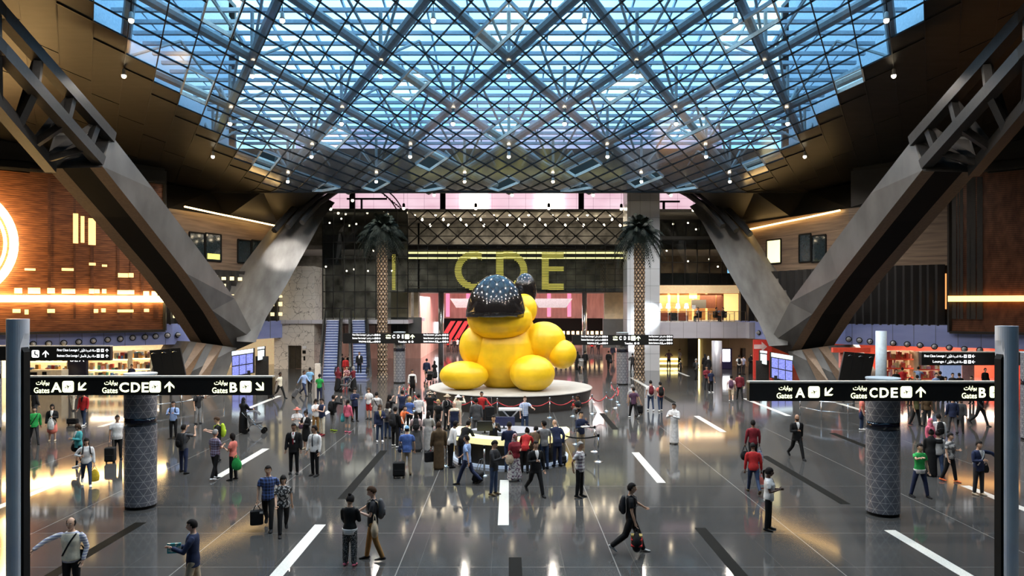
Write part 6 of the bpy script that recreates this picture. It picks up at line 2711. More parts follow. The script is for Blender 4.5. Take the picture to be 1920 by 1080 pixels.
        head_mesh(hb, f, tr, 1.06, lambda c: -.04 < c.z < .055 and c.y > -.02)
        ho = part(hb, 'hair', hm)
        ho.modifiers.new('thick', 'SOLIDIFY').thickness = -.01
    elif hair == 'scarf':
        hb = MB()
        head_mesh(hb, f, tr, 1.16, lambda c: c.z > .075 or c.y > -.03 or abs(c.x) > .068)
        hb.tube([tr(Vector((0, .02, -.05))), tr(Vector((0, .012, -.13))), f.P(0, .0, .80)], [(.085 * hs, .10 * hs), (.095 * hs, .10 * hs), (.125 * hs, .105 * hs)], 14)
        ho = part(hb, 'headscarf', hm)
    elif hair in ('hat', 'cap'):
        hb = MB()
        head_mesh(hb, f, tr, 1.07, lambda c: c.y > .0 and c.z > -.06 and c.z < .05)
        part(hb, 'hair', cloth('hair'))
        hb = MB()
        head_mesh(hb, f, tr, 1.13, lambda c: c.z > .040)
        if hair == 'hat':
            rg_ = []
            for r in (.07, .17):
                rg_.append([tr(Vector((r * cos(t), r * 1.08 * sin(t), .045 - (r - .07) * .25))) for t in [2 * pi * k / 18 for k in range(18)]])
            hb.loft(rg_ + [[v + Vector((0, 0, -.008)) for v in rg_[1]], [v + Vector((0, 0, -.008)) for v in rg_[0]]], cap=False)
            part(hb, 'hat', hm)
        else:
            hb.add([tr(Vector(v)) for v in ((-.06, -.085, .050), (.06, -.085, .050), (.05, -.165, .035), (0, -.18, .035), (-.05, -.165, .035), (-.06, -.085, .04), (.06, -.085, .04), (.05, -.165, .025), (0, -.18, .025), (-.05, -.165, .025))],
                   [(0, 1, 2, 3, 4), (9, 8, 7, 6, 5), (2, 1, 6, 7), (3, 2, 7, 8), (4, 3, 8, 9), (0, 4, 9, 5)])
            part(hb, 'cap', hm)
    # ---- garments
    gk, gc = top.split(':', 1)
    gm = cloth(gc)
    long_sleeve = gk in ('shirt', 'jacket', 'coat', 'robe', 'abaya', 'suit', 'hoodie')
    mb = MB()
    hem = {'tee': .475, 'polo': .468, 'shirt': .48, 'jacket': .45, 'suit': .43, 'coat': .38, 'vest': .47, 'hoodie': .468, 'robe': .04, 'abaya': .03, 'dress': .25, 'blouse': .475}[gk]
    grow = {'jacket': .016, 'suit': .016, 'coat': .022, 'vest': .02, 'robe': .02, 'abaya': .022, 'hoodie': .02}.get(gk, .008)
    if gk in ('robe', 'abaya', 'dress'):
        zs = [hem, .15, .30, .42] if hem < .15 else [hem, .35, .44]
        rr = []
        for z in zs:
            w = (.105 if gk == 'robe' else .12) + (.5 - z) * (.03 if gk != 'dress' else .10)
            rr.append((Vector((0, 0, z * H)), (w * H, w * .78 * H)))
        mb.tube([r[0] for r in rr] + [p_ for p_, _ in torso_rings(f, .50, .832, grow)], [r[1] for r in rr] + [r for _, r in torso_rings(f, .50, .832, grow)], 18)
    else:
        rr = torso_rings(f, max(hem, .485), .832, grow, .0)
        if hem < .485:
            dirn = Vector((0, 0, -1))
            r0 = rr[0]
            rr = [(r0[0] + dirn * ((.485 - hem) * H), (r0[1][0] * 1.06 + .004, r0[1][1] * 1.07 + .004))] + rr
        ring_loft(mb, rr)
    for s in (1, -1):
        a = f.arm[s]
        if gk == 'vest':
            continue
        if long_sleeve:
            g2 = grow + .004
            mb.tube([f.P(s * .052, .004, .792), a[0].lerp(f.P(s * .052, .004, .792), .25), a[0].lerp(a[1], .22), a[0].lerp(a[1], .55), a[1], a[2].lerp(a[1], .06)], [.020 * H + g2, .023 * H + g2, .0255 * H + g2, .0255 * H + g2, .0230 * H + g2, .0185 * H + g2], 9)
        else:
            mb.tube([f.P(s * .052, .004, .792), a[0].lerp(f.P(s * .052, .004, .792), .25), a[0].lerp(a[1], .22), a[0].lerp(a[1], .68)], [.020 * H + .008, .023 * H + .009, .026 * H + .010, .0285 * H + .013], 9, dome=False)
    nm = {'tee': 'tshirt', 'polo': 'polo_shirt', 'shirt': 'shirt', 'jacket': 'jacket', 'suit': 'suit_jacket', 'coat': 'coat', 'vest': 'vest', 'hoodie': 'hoodie', 'robe': 'robe', 'abaya': 'black_robe' if gc == 'k' else 'long_robe', 'dress': 'dress', 'blouse': 'blouse'}[gk]
    remesh(mb, vox, nm, gm, o)
    # ---- lower garments
    bk, bc = bottom.split(':', 1)
    bm_ = cloth(bc)
    if gk not in ('robe', 'abaya', 'dress') and bk != 'none':
        mb = MB()
        if bk == 'skirt':
            mb.tube([Vector((0, 0, z * H)) for z in (.27, .36, .45, .52, .57)], [(.125 * H, .10 * H), (.12 * H, .095 * H), (.112 * H, .09 * H), (.10 * H, .08 * H), (.088 * H, .068 * H)], 16)
        elif bk == 'longskirt':
            mb.tube([Vector((0, 0, z * H)) for z in (.07, .25, .42, .52, .57)], [(.17 * H, .14 * H), (.14 * H, .115 * H), (.118 * H, .095 * H), (.10 * H, .08 * H), (.088 * H, .068 * H)], 16)
        else:
            ring_loft(mb, torso_rings(f, .487, .575, .003))
            for s in (1, -1):
                l = f.leg[s]
                g2 = .010
                if bk == 'shorts':
                    mb.tube([l[0], l[0].lerp(l[1], .5), l[1].lerp(l[0], .08)], [.052 * H + g2, .048 * H + g2, .042 * H + g2], 10)
                else:
                    w = {'trousers': 1.0, 'jeans': .92, 'loose': 1.22, 'leggings': .78}[bk]
                    mb.tube([l[0], l[0].lerp(l[1], .45), l[1], l[1].lerp(l[2], .4), l[2] + Vector((0, 0, .004 * H))], [.052 * H + g2 * .6, (.046 * H + g2 * .7) * (.5 + .5 * w), (.034 * H + g2) * w, (.032 * H + g2) * w, (.026 * H + g2) * w], 10)
        remesh(mb, vox, {'jeans': 'jeans', 'shorts': 'shorts', 'skirt': 'skirt', 'longskirt': 'skirt', 'leggings': 'leggings'}.get(bk, 'trousers'), bm_, o)
    # ---- shoes
    sm_ = cloth(shoes)
    for s in (1, -1):
        an, up_ = f.leg[s][2], f.leg[s][3]
        rr = [(.030, -.018, .024, .020), (.010, -.012, .026, .028), (-.030, -.022, .027, .020), (-.070, -.030, .029, .013), (-.098, -.032, .021, .010)]
        mb = MB()
        pts, rad = [], []
        for y, z, rx, rz in rr:
            v = Vector((s * .004 * H, y * H, z * H))
            v = rotx(v, up_)
            q = an + v
            q.z = max(q.z, rz * H * .9)
            pts.append(q)
            rad.append((rx * H, rz * H))
        mb.tube(pts, rad, 8)
        for i_, v in enumerate(mb.v):
            if v[2] < 0.0:
                mb.v[i_] = (v[0], v[1], 0.0)
        part(mb, 'shoe', sm_)
    # ---- extras on the clothing
    for e in extra:
        k, _, c = e.partition(':')
        mb = MB()
        fp = lambda x, y, z: f.P(x, y, z)
        if k in ('vneck', 'tie', 'shirtfront'):
            g_ = grow + .010
            pr = {'vneck': [(.665, .002), (.70, .013), (.74, .024), (.78, .034), (.815, .034), (.834, .028)], 'tie': [(.585, .003), (.61, .013), (.70, .011), (.79, .008), (.815, .012), (.828, .010)], 'shirtfront': [(.55, .03), (.65, .032), (.75, .036), (.82, .034)]}[k]
            chest_strip(mb, f, pr, g_ + (.004 if k == 'tie' else 0))
            so2 = part(mb, {'vneck': 'shirt_front', 'tie': 'tie', 'shirtfront': 'shirt_front'}[k], cloth(c))
            so2.modifiers.new('thick', 'SOLIDIFY').thickness = .006
        elif k == 'hem':
            rr = torso_rings(f, .485, .53, .018)
            rr = [(rr[0][0] - Vector((0, 0, .03 * H)), rr[0][1])] + rr
            ring_loft(mb, rr)
            part(mb, 'shirt_hem', cloth(c))
        elif k == 'band':      # contrasting chest or shoulder panel
            rr = torso_rings(f, .745, .826, grow + .008)
            ring_loft(mb, rr)
            part(mb, 'shoulder_panel', cloth(c))
        elif k == 'apron':
            rr = torso_rings(f, .50, .76, grow + .006)
            ring_loft(mb, [(Vector((0, 0, .30 * H)), (.115 * H, .09 * H))] + rr)
            part(mb, 'apron', cloth(c))
        elif k == 'badge':
            q = fp(.03, -.09 - grow / H, .66)
            mb.box(q.x - .025, q.x + .025, q.y - .012, q.y + .004, q.z - .035, q.z + .035)
            part(mb, 'badge', cloth(c), False)
        elif k == 'sash':      # strap across the body
            pts = []
            for i in range(25):
                t = 2 * pi * i / 24
                pts.append(on_torso(f, .072 * cos(t), .69 + .125 * cos(t), grow + .010, sin(t) >= 0))
            mb.tube(pts, [(.008, .018)] * 25, 6, ref=(0, 1, 0), dome=False)
            part(mb, 'strap', cloth(c))
        elif k == 'beard':
            head_mesh(mb, f, tr, 1.045, lambda v: v.z < -.045 and v.y < .03 and not (abs(v.x) < .02 and -.075 < v.z < -.055))
            q = part(mb, 'beard', cloth(c))
        elif k == 'glasses':
            for s in (1, -1):
                mb.ball(tr(Vector((s * .031, -.098, .006))), (.022 * hs, .006 * hs, .016 * hs), 8)
            part(mb, 'sunglasses', cloth(c))
        elif k == 'skullmark':
            pass
    M_ = Matrix.Translation(p) @ Matrix.Rotation(radians(face), 4, 'Z')
    o['_h'] = 0
    NEXT[label] = None
    return dict(o=o, f=f, M=M_, p=p, face=face, d=d, handL=M_ @ (f.arm[1][2] + f.arm[1][3] * .07 * H), handR=M_ @ (f.arm[-1][2] + f.arm[-1][3] * .07 * H))


# ---------------------------------------------------------------- bags and cases
def _tf(mb, M_):
    mb.v = [tuple(M_ @ Vector(v)) for v in mb.v]
    return mb


def backpack(P_, col, label, size=1.0):
    f, H = P_['f'], P_['f'].H
    c = f.P(0, .097, .70)
    t = thing('backpack', P_['M'] @ c, label, 'backpack', 'backpacks worn in the hall')
    w, h, dp = .155 * size, .22 * size, .09 * size
    mb = MB()
    mb.tube([c + Vector((0, .02, -h)), c + Vector((0, .03, -h * .4)), c + Vector((0, .03, h * .4)), c + Vector((0, .01, h))], [(w, dp), (w * 1.05, dp * 1.15), (w * .95, dp), (w * .7, dp * .7)], 12)
    _tf(mb, P_['M']).build('pack', cloth(col), t, smooth=True)
    mb = MB()
    mb.tube([c + Vector((0, .10 * size, -h * .75)), c + Vector((0, .11 * size, -h * .1))], [(w * .75, .045), (w * .7, .04)], 10)
    _tf(mb, P_['M']).build('front_pocket', cloth(col), t, smooth=True)
    for s in (-1, 1):
        mb = MB()
        a = f.P(s * .05, .06, .80)
        mb.tube([a, f.P(s * .055, .0, .842), f.P(s * .062, -.075, .79), f.P(s * .072, -.085, .70), f.P(s * .09, .02, .64)], [(.022, .008)] * 5, 6, ref=(1, 0, 0), dome=False)
        _tf(mb, P_['M']).build('strap', cloth(col), t)
    return t


def handbag(pos, face, w, h, dp, col, label, cat='bag', handle=.22, name='handbag', kind='box', parts=()):
    """bag hanging from the hand (or shoulder) position pos"""
    t = thing(name, pos, label, cat, None)
    M_ = Matrix.Translation(pos) @ Matrix.Rotation(radians(face), 4, 'Z')
    mb = MB()
    zt = -handle
    if kind == 'box':
        mb.bevbox(-w / 2, w / 2, -dp / 2, dp / 2, zt - h, zt, min(.03, dp * .3))
    elif kind == 'soft':
        mb.tube([Vector((0, 0, zt - h)), Vector((0, 0, zt - h * .65)), Vector((0, 0, zt - h * .25)), Vector((0, 0, zt))], [(w * .42, dp * .45), (w * .52, dp * .55), (w * .45, dp * .45), (w * .3, dp * .15)], 12)
    else:   # thin carrier bag
        mb.tube([Vector((0, 0, zt - h)), Vector((0, .01, zt - h * .6)), Vector((0, 0, zt - h * .2)), Vector((0, 0, zt + .02))], [(w * .46, dp * .5), (w * .52, dp * .55), (w * .42, dp * .4), (w * .14, dp * .2)], 10)
    _tf(mb, M_).build('bag_body', cloth(col), t, smooth=(kind != 'box'))
    for s in (-1, 1):
        mb = MB()
        mb.tube([Vector((-w * .28, s * dp * .25, zt - .01)), Vector((-w * .10, s * dp * .12, zt * .25)), Vector((0, 0, 0.0)), Vector((w * .10, s * dp * .12, zt * .25)), Vector((w * .28, s * dp * .25, zt - .01))], [.009] * 5, 6)
        _tf(mb, M_).build('handle', cloth(col), t)
    for (nm, x0, x1, z0, z1, c) in parts:
        mb = MB()
        mb.box(x0 * w, x1 * w, -dp * .5 - .015, dp * .5 + .015, zt - h + z0 * h, zt - h + z1 * h)
        _tf(mb, M_).build(nm, cloth(c), t)
    return t


def suitcase(pos, face, w, h, dp, col, label, hand=None, tilt=0.0):
    t = thing('suitcase', pos, label, 'suitcase', None)
    M_ = Matrix.Translation(pos) @ Matrix.Rotation(radians(face), 4, 'Z') @ Matrix.Translation((0, 0, .05)) @ Matrix.Rotation(radians(tilt), 4, 'X') @ Matrix.Translation((0, 0, -.05))
    mb = MB()
    mb.bevbox(-w / 2, w / 2, -dp / 2, dp / 2, .06, h, .035)
    _tf(mb, M_).build('case', cloth(col), t)
    mb = MB()
    mb.bevbox(-w * .4, w * .4, -dp / 2 - .03, -dp / 2, .12, h * .55, .01)
    _tf(mb, M_).build('front_pocket', cloth(col), t)
    for s in (-1, 1):
        mb = MB()
        mb.tube([Vector((s * w * .4 - .015, 0, .04)), Vector((s * w * .4 + .015, 0, .04))], [.04, .04], 10, ref=(0, 0, 1), dome=False)
        _tf(mb, M_).build('wheel', M_DARK, t)
    mb = MB()
    top_ = h + .42
    mb.tube([Vector((-w * .25, dp * .3, h)), Vector((-w * .25, dp * .3, top_)), Vector((w * .25, dp * .3, top_)), Vector((w * .25, dp * .3, h))], [.012] * 4, 6)
    _tf(mb, M_).build('pull_handle', M_CHROME, t)
    return t


def held(name, pos, face, dims, col, label, cat, tilt=0, glow=False):
    """small flat thing in a hand: phone, paper, book"""
    mb = MB()
    w, h, dp = dims
    M_ = Matrix.Translation(pos) @ Matrix.Rotation(radians(face), 4, 'Z') @ Matrix.Rotation(radians(tilt), 4, 'X')
    mb.bevbox(-w / 2, w / 2, -dp / 2, dp / 2, -h / 2, h / 2, min(.004, dp * .3))
    o = _tf(mb, M_).build(name, cloth(col), None, origin=pos)
    tag(o, label, cat)
    return o


def pushchair(pos, face, col, label):
    t = thing('pushchair', pos, label, 'pushchair')
    M_ = Matrix.Translation(pos) @ Matrix.Rotation(radians(face), 4, 'Z')
    mb = MB()
    mb.tube([Vector((0, .18, .42)), Vector((0, -.05, .46)), Vector((0, -.30, .50))], [(.20, .06)] * 3, 10)
    mb.tube([Vector((0, .18, .42)), Vector((0, .30, .80))], [(.20, .05)] * 2, 10)
    _tf(mb, M_).build('seat', cloth(col), t)
    mb = MB()
    rg_ = []
    for k in range(7):
        a = radians(15 + 25 * k)
        rg_.append([Vector((x, .30 - .34 * cos(pi - a) * 1 - .2, .78 + .26 * sin(a))) for x in (-.21, -.1, .1, .21)])
    for a_, b_ in zip(rg_, rg_[1:]):
        for i in range(3):
            mb.quad(a_[i], a_[i + 1], b_[i + 1], b_[i])
    ho = _tf(mb, M_).build('hood', cloth(col), t)
    ho.modifiers.new('thick', 'SOLIDIFY').thickness = .02
    for s in (-1, 1):
        mb = MB()
        mb.tube([Vector((s * .24, .55, 1.0)), Vector((s * .24, .2, .62)), Vector((s * .24, -.42, .12))], [.016] * 3, 8)
        mb.tube([Vector((s * .24, .40, .12)), Vector((s * .24, .0, .55))], [.016] * 2, 8)
        _tf(mb, M_).build('frame', M_CHROME, t)
        for y in (-.42, .40):
            mb = MB()
            mb.tube([Vector((s * .24 - .02, y, .12)), Vector((s * .24 + .02, y, .12))], [.12, .12], 16, ref=(0, 0, 1), dome=False)
            _tf(mb, M_).build('wheel', M_DARK, t)
    mb = MB()
    mb.tube([Vector((-.24, .55, 1.0)), Vector((.24, .55, 1.0))], [.018] * 2, 8, ref=(0, 0, 1))
    _tf(mb, M_).build('push_handle', M_DARK, t)
# ================================================================ the crowd, nearest first
Pn = person

# ---- foreground
q = Pn(134, 1128, 1.72, 6, 'person with a receding hairline in a pale quilted vest pointing sideways by the left pylon', R=(26, 66, 14, -6), L='pocket', skin=1, hair='fringe', top='shirt:stripe:lav:white', bottom='trousers:k', extra=('sash:k',), bulk=1.08)
mbv = MB()
fv = q['f']
ring_loft(mbv, torso_rings(fv, .50, .815, .011))
remesh(mbv, .018, 'quilted_vest', cloth('cream'), q['o'])
handbag(q['M'] @ fv.P(.10, .02, .66), 10, .24, .16, .10, 'k', 'black waist bag on the hip of the person pointing sideways by the left pylon', kind='soft', handle=.1)
q = Pn(362, 1130, 1.70, -78, 'person with thick black hair in a navy cardigan walking left at the bottom edge', legs='step', L='read', R='hold', skin=0, hair='short', top='jacket:navy', bottom='trousers:beige', extra=('vneck:lblue',), nod=6)
held('book', q['handR'] + Vector((-.02, 0, -.02)), 10, (.26, .20, .035), 'leaf:teal:cream', 'green patterned booklet held by the person in the navy cardigan at the bottom edge', 'book')
q = Pn(656, 1060, 1.63, 176, 'person in a black top, white hem and speckled trousers standing with their back turned', L='fwd', R='hold', fem=True, skin=1, hair='bun', top='shirt:k', bottom='loose:fleck:k:lgrey', shoes='pink', extra=('hem:white',), nod=18, turn=-20)
q = Pn(699, 1050, 1.76, -82, 'person in a dark tee and tan trousers facing the one in speckled trousers', legs='stepR', L='hold', R='out', skin=0, hair='short', hc='brownhair', top='tee:dk', bottom='trousers:tan', shoes='k', nod=22, extra=('sash:beige',))
backpack(q, 'dgrey', 'dark grey backpack on the person in tan trousers', .85)
handbag(q['M'] @ q['f'].P(.14, .03, .66), 100, .42, .30, .16, 'beige', 'big beige shoulder bag on the hip of the person in tan trousers', kind='soft', handle=.18)
q = Pn(503, 991, 1.76, 8, 'smiling person in a navy plaid shirt and black trousers walking forward with a black bag', legs='walk', L='back', R='hang', skin=1, top='tee:plaid:navy:blue', bottom='trousers:k', bulk=1.05)
handbag(q['handR'], 20, .34, .40, .18, 'k', 'black carry bag in the hand of the person in the navy plaid shirt', handle=.14, parts=(('name_tag', .2, .45, .78, .9, 'lgrey'),))
q = Pn(531, 1001, 1.60, 22, 'person in a black and white floral blouse beside the one in navy plaid', legs='walkR', fem=True, skin=1, hair='bob', top='blouse:floral:k:lgrey', bottom='trousers:k', L='back', R='fwd', bulk=1.06)
q = Pn(1183, 1036, 1.75, 84, 'person all in black striding right with a red and black bag', legs='walk', L='out', R='hang', skin=1, top='tee:k', bottom='loose:k', shoes='lgrey')
handbag(q['handR'], 80, .46, .34, .24, 'k', 'black and red sports bag in the hand of the person striding right', kind='soft', handle=.14, parts=(('red_trim', -.45, .45, .25, .33, 'red'), ('red_trim', -.3, .3, .62, .68, 'red'), ('yellow_label', -.15, .25, .82, .92, 'gold')))
backpack(q, 'dk', 'black backpack on the person striding right with the sports bag', .8)
Pn(1441, 994, 1.68, 66, 'guard in a white shirt, black tie and ponytail standing right of centre', L='hold', R='hold', fem=True, skin=4, hair='pony', top='blouse:white', bottom='trousers:k', extra=('tie:k',), legs='stand', bulk=1.05)
q = Pn(1413, 925, 1.66, 172, 'person in a red shirt and dark jeans walking away behind the guard with the ponytail', legs='walk', skin=3, top='shirt:red', bottom='jeans:jeans', shoes='brown', nod=30, lean=10, L='hang', R='hang', bulk=1.05)
handbag(q['handR'], 0, .26, .30, .10, 'coral', 'red and white carrier bag of the person in dark jeans behind the guard', kind='bag', handle=.16, parts=(('white_label', -.25, .25, .05, .35, 'white'),))
q = Pn(1412, 874, 1.74, 178, 'person in a dark red shirt walking away with a bag in each hand', legs='stepR', skin=3, top='shirt:dred', bottom='trousers:k', L='hang', R='hang')
handbag(q['handL'], 0, .34, .26, .2, 'k', 'black handbag carried by the person in the dark red shirt', kind='soft', handle=.2)
handbag(q['handR'], 0, .30, .40, .16, 'check:lgrey:blue', 'blue and white carrier bag of the person in the dark red shirt', kind='bag', handle=.2)
Pn(1494, 860, 1.80, 4, 'bald bearded person in a black suit walking forward right of centre', legs='walk', L='back', R='hold', skin=2, hair='none', top='suit:k', bottom='trousers:k', extra=('vneck:white', 'beard:k'))
Pn(1264, 832, 1.76, -40, 'person in a long white robe with folded arms standing alone', L='cross', R='cross', skin=2, top='robe:white', shoes='k')
Pn(1087, 932, 1.74, 62, 'person in a white checked shirt standing with hands behind the back', L='behind', R='behind', skin=2, hc='greyhair', top='polo:check:white:purple', bottom='trousers:k', bulk=1.1, legs='stand')
Pn(1004, 928, 1.78, 22, 'person in a black suit with a name badge striding in front of the desk', legs='walk', L='hang', R='hold', skin=1, top='suit:k', bottom='trousers:k', extra=('vneck:white', 'badge:white'))
Pn(926, 928, 1.74, 66, 'person in a black jacket and jeans looking down at a phone before the desk', L='phone', R='phone', skin=1, top='jacket:dk', bottom='jeans:jeans', shoes='brown', nod=28)
q = Pn(876, 909, 1.72, -112, 'person in a pale blue shirt walking left in front of the desk', legs='walk', skin=1, top='polo:lblue', bottom='trousers:navy', L='back', R='fwd')
suitcase(floor_at(893, 905), 60, .38, .42, .24, 'k', 'low black trolley case trailing the person in the pale blue shirt', tilt=20)
q = Pn(965, 901, 1.62, 30, 'person in a headscarf, dark red cardigan and long patterned skirt at the desk', fem=True, skin=1, hair='scarf', hc='plaid:dred:lgrey', top='shirt:dred', bottom='longskirt:floral:lgrey:purple', L='hold', R='hang', nod=14, shoes='white', bulk=1.15)
handbag(q['M'] @ q['f'].P(-.14, -.04, .66), 30, .36, .26, .16, 'beige', 'tan handbag on the arm of the person in the dark red cardigan', kind='soft', handle=.16)
Pn(1020, 879, 1.78, 196, 'person in a grey tee and jeans leaning on the right of the desk', L='lean', R='hang', skin=2, top='tee:grey', bottom='jeans:jeans', turn=30)
q = Pn(1045, 874, 1.76, 200, 'bald person in a dark suit leaning forward at the right end of the desk', lean=20, L='lean', R='pocket', skin=1, hair='none', top='suit:navy', bottom='trousers:navy')
suitcase(floor_at(1054, 872), 30, .30, .36, .2, 'k', 'black bag standing on the floor by the bald person at the desk')
q = Pn(984, 886, 1.66, 165, 'person with a dark bun in a red top at the desk behind the grey tee', skin=2, fem=True, hair='bun', top='shirt:red', bottom='trousers:k', L='lean', R='lean', lean=32)
Pn(1002, 882, 1.70, 170, 'person in a brown jacket bending over the right of the desk', skin=0, hair='short', top='jacket:brown', bottom='trousers:k', lean=36, L='lean', R='lean')
q = Pn(1089, 853, 1.76, 28, 'person in a navy shirt and beige trousers with a hand on the face', L='face', R='hold', skin=1, top='shirt:navy', bottom='trousers:beige')
held('paper', q['handR'], 20, (.30, .04, .20), 'white', 'white paper in the hand of the person with a hand on the face', 'paper')
q = Pn(1084, 807, 1.72, -60, 'person in black with pale trousers carrying a child near the rope', skin=3, top='tee:k', bottom='trousers:lgrey', L='hold', R='hold', legs='step')
b_ = q['M'] @ q['f'].P(-.02, -.15, .68)
Pn(1078, 800, .72, 100, 'small child in red and white carried by the person in black near the rope', skin=2, top='tee:red', bottom='shorts:white', legs='sit', L='fwd', R='fwd', loc=b_ - Vector((0, 0, .30)), base=b_.z - .30)
Pn(984, 812, 1.74, 20, 'person in a pale checked shirt standing behind the display board', skin=0, top='polo:plaid:lblue:white', bottom='trousers:jeans', L='lean', R='hang', hc='brownhair')
Pn(903, 798, 1.70, 10, 'person in a bright red top and black cap at the platform rope', skin=2, hair='short', top='shirt:red', bottom='trousers:dk', L='out', R='hang')
Pn(893, 819, 1.78, 186, 'person in a dark green suit seen from behind facing the red top', skin=3, top='suit:dgrey', bottom='trousers:dgrey', L='hang', R='hang', bulk=1.1)
suitcase(floor_at(918, 800), 10, .45, 1.0, .3, 'k', 'tall black luggage stack by the rope beside the bright red top')
Pn(924, 852, 1.70, 8, 'person in a dark suit with chin on hand seated inside the desk', L='bagstrap', R='face', skin=1, top='suit:dk', bottom='trousers:dk', extra=('vneck:white', 'tie:navy'), loc=(-.60, 29.2, 0))
Pn(955, 884, 1.80, 182, 'person in a navy sweater and jeans seen from behind at the desk', skin=2, top='shirt:navy', bottom='jeans:jeans', L='hold', R='hold', nod=20, bulk=1.08)
Pn(845, 876, 1.74, 120, 'person in a white shirt with dark skin leaning at the left end of the desk', skin=4, top='shirt:white', bottom='trousers:k', lean=16, L='lean', R='hang')
Pn(866, 873, 1.76, 140, 'person in a black jacket stretching over the left end of the glowing counter', skin=1, top='suit:k', bottom='trousers:jeans', lean=30, L='lean', R='lean')
q = Pn(823, 880, 1.74, 196, 'person in a long brown robe with a briefcase seen from behind', skin=2, hc='brownhair', top='robe:brown', shoes='k', L='hang', R='hang', bulk=1.1)
handbag(q['handR'] if q['handR'].x < q['handL'].x else q['handL'], 20, .48, .38, .12, 'k', 'black briefcase in the hand of the person in the long brown robe', handle=.09)

# ---- the photographing group left of the desk
q = Pn(763, 890, 1.74, 186, 'person in a blue polo shirt and pale blue cap with a suitcase', skin=1, hair='cap', hc='sky', top='polo:blue', bottom='trousers:beige', shoes='brown', L='hold', R='hang', bulk=1.12)
suitcase(floor_at(748, 896), 8, .42, .56, .26, 'k', 'upright black suitcase beside the person in the blue polo shirt')
handbag(q['M'] @ q['f'].P(.13, .03, .66), 0, .2, .2, .08, 'navy', 'small navy shoulder bag of the person in the blue polo shirt', kind='soft', handle=.12)
q = Pn(741, 838, 1.72, 150, 'person in a long black coat with white sneakers in the photographing group', skin=1, hair='short', top='coat:k', bottom='trousers:k', shoes='white', L='fwd', R='hang', legs='wide')
backpack(q, 'dk', 'big black backpack on the person in the long black coat', 1.05)
handbag(q['handR'], 0, .26, .30, .14, 'check:lgrey:navy', 'white and dark carrier bag by the person in the long black coat', kind='bag', handle=.16)
Pn(752, 826, 1.58, 70, 'young person in an orange tee reaching right in the photographing group', skin=0, top='tee:orange', bottom='trousers:navy', lean=14, L='pointf', R='out')
q = Pn(712, 828, 1.64, 20, 'person in sunglasses with dark hair, navy jacket and yellow scarf', fem=True, skin=0, hair='long', hc='brownhair', top='jacket:navy', bottom='jeans:jeans', shoes='white', L='hold', R='hang', extra=('glasses:k', 'vneck:gold'))
q = Pn(727, 822, 1.64, 170, 'person with long black hair in a grey top and cream scarf', fem=True, skin=1, hair='long', top='jacket:dgrey', bottom='jeans:jeans', L='hold', R='hang', extra=('band:cream',))
backpack(q, 'dgrey', 'patterned dark grey backpack on the person in the cream scarf', .8)
Pn(730, 804, 1.66, 140, 'person in black with long hair raising a phone to photograph the sculpture', fem=True, skin=0, hair='long', top='tee:k', bottom='trousers:k', L='photo', R='photo')
Pn(754, 797, 1.76, 172, 'person in a dark navy top with both arms raised to photograph the sculpture', skin=1, top='tee:navy', bottom='trousers:k', L='high', R='high')
Pn(768, 808, 1.64, 160, 'person with grey blond hair in a blue blouse', fem=True, skin=0, hair='bob', hc='blond', top='blouse:blue', bottom='trousers:k', L='hold', R='hold')
Pn(785, 806, 1.74, 190, 'person in a white shirt with their back turned beside the blue blouse', skin=2, top='shirt:white', bottom='trousers:k', L='hold', R='hang')
q = Pn(780, 846, 1.64, 186, 'person with long dark hair in a white top and dark skirt', fem=True, skin=1, hair='long', top='shirt:pinkw', bottom='longskirt:dgrey', shoes='dred', L='bagstrap', R='hold')
backpack(q, 'dk', 'black backpack with a pale mark on the person in the dark skirt', .85)
Pn(803, 846, 1.66, 168, 'person with long dark hair in a long pale grey dress', fem=True, skin=0, hair='long', top='robe:lgrey', shoes='dred', L='hold', R='phone')
Pn(806, 800, 1.76, 176, 'person in a black shirt with a flowered hat left of the rope', skin=0, hair='hat', hc='floral:brown:cream', top='shirt:k', bottom='trousers:k', L='photo', R='photo', bulk=1.1)
Pn(822, 816, 1.66, -30, 'person with blond hair in a black tee before the platform', fem=True, skin=0, hair='bob', hc='blond', top='tee:k', bottom='trousers:dk', L='hang', R='hang')
q = Pn(838, 806, 1.74, 60, 'person in a straw hat and black shirt with pale straps before the platform', skin=0, hair='hat', hc='beige', top='shirt:k', bottom='trousers:k', L='hold', R='hang')
backpack(q, 'lgrey', 'pale grey backpack on the person in the straw hat', .7)
Pn(852, 826, 1.74, 10, 'bald older person in a navy track top with cream sleeves before the platform', skin=0, hair='fringe', hc='greyhair', top='vest:navy', bottom='trousers:navy', L='hang', R='hang', extra=('band:cream',), bulk=1.1)
Pn(859, 806, 1.70, 170, 'person in a round white hat and cream jacket behind the navy track top', skin=0, hair='hat', hc='white', top='jacket:cream', bottom='trousers:beige', L='photo', R='photo')

# ---- left of the middle
Pn(551, 888, 1.80, 4, 'person in a black suit with a badge beside the white uniform shirt', skin=3, top='suit:k', bottom='trousers:k', extra=('vneck:white', 'tie:dred', 'badge:white'), L='hang', R='hang')
Pn(590, 892, 1.78, -24, 'guard in a white uniform shirt and black tie beside the black suit', skin=2, top='shirt:white', bottom='trousers:k', extra=('tie:k',), L='hang', R='hang', turn=-30)
q = Pn(574, 842, 1.62, -24, 'person in a black skirt suit holding a camera', fem=True, skin=0, hair='bun', top='jacket:k', bottom='skirt:k', shoes='beige', L='hold', R='phone', extra=('vneck:white', 'glasses:k'))
q = Pn(557, 832, 1.60, 16, 'person in an orange sun hat and white top behind the black suit', fem=True, skin=0, hair='hat', hc='coral', top='tee:white', bottom='trousers:beige', L='phone', R='phone')
handbag(q['M'] @ q['f'].P(.10, -.06, .62), 0, .22, .2, .1, 'purple', 'small purple bag of the person in the orange sun hat', kind='soft', handle=.1)
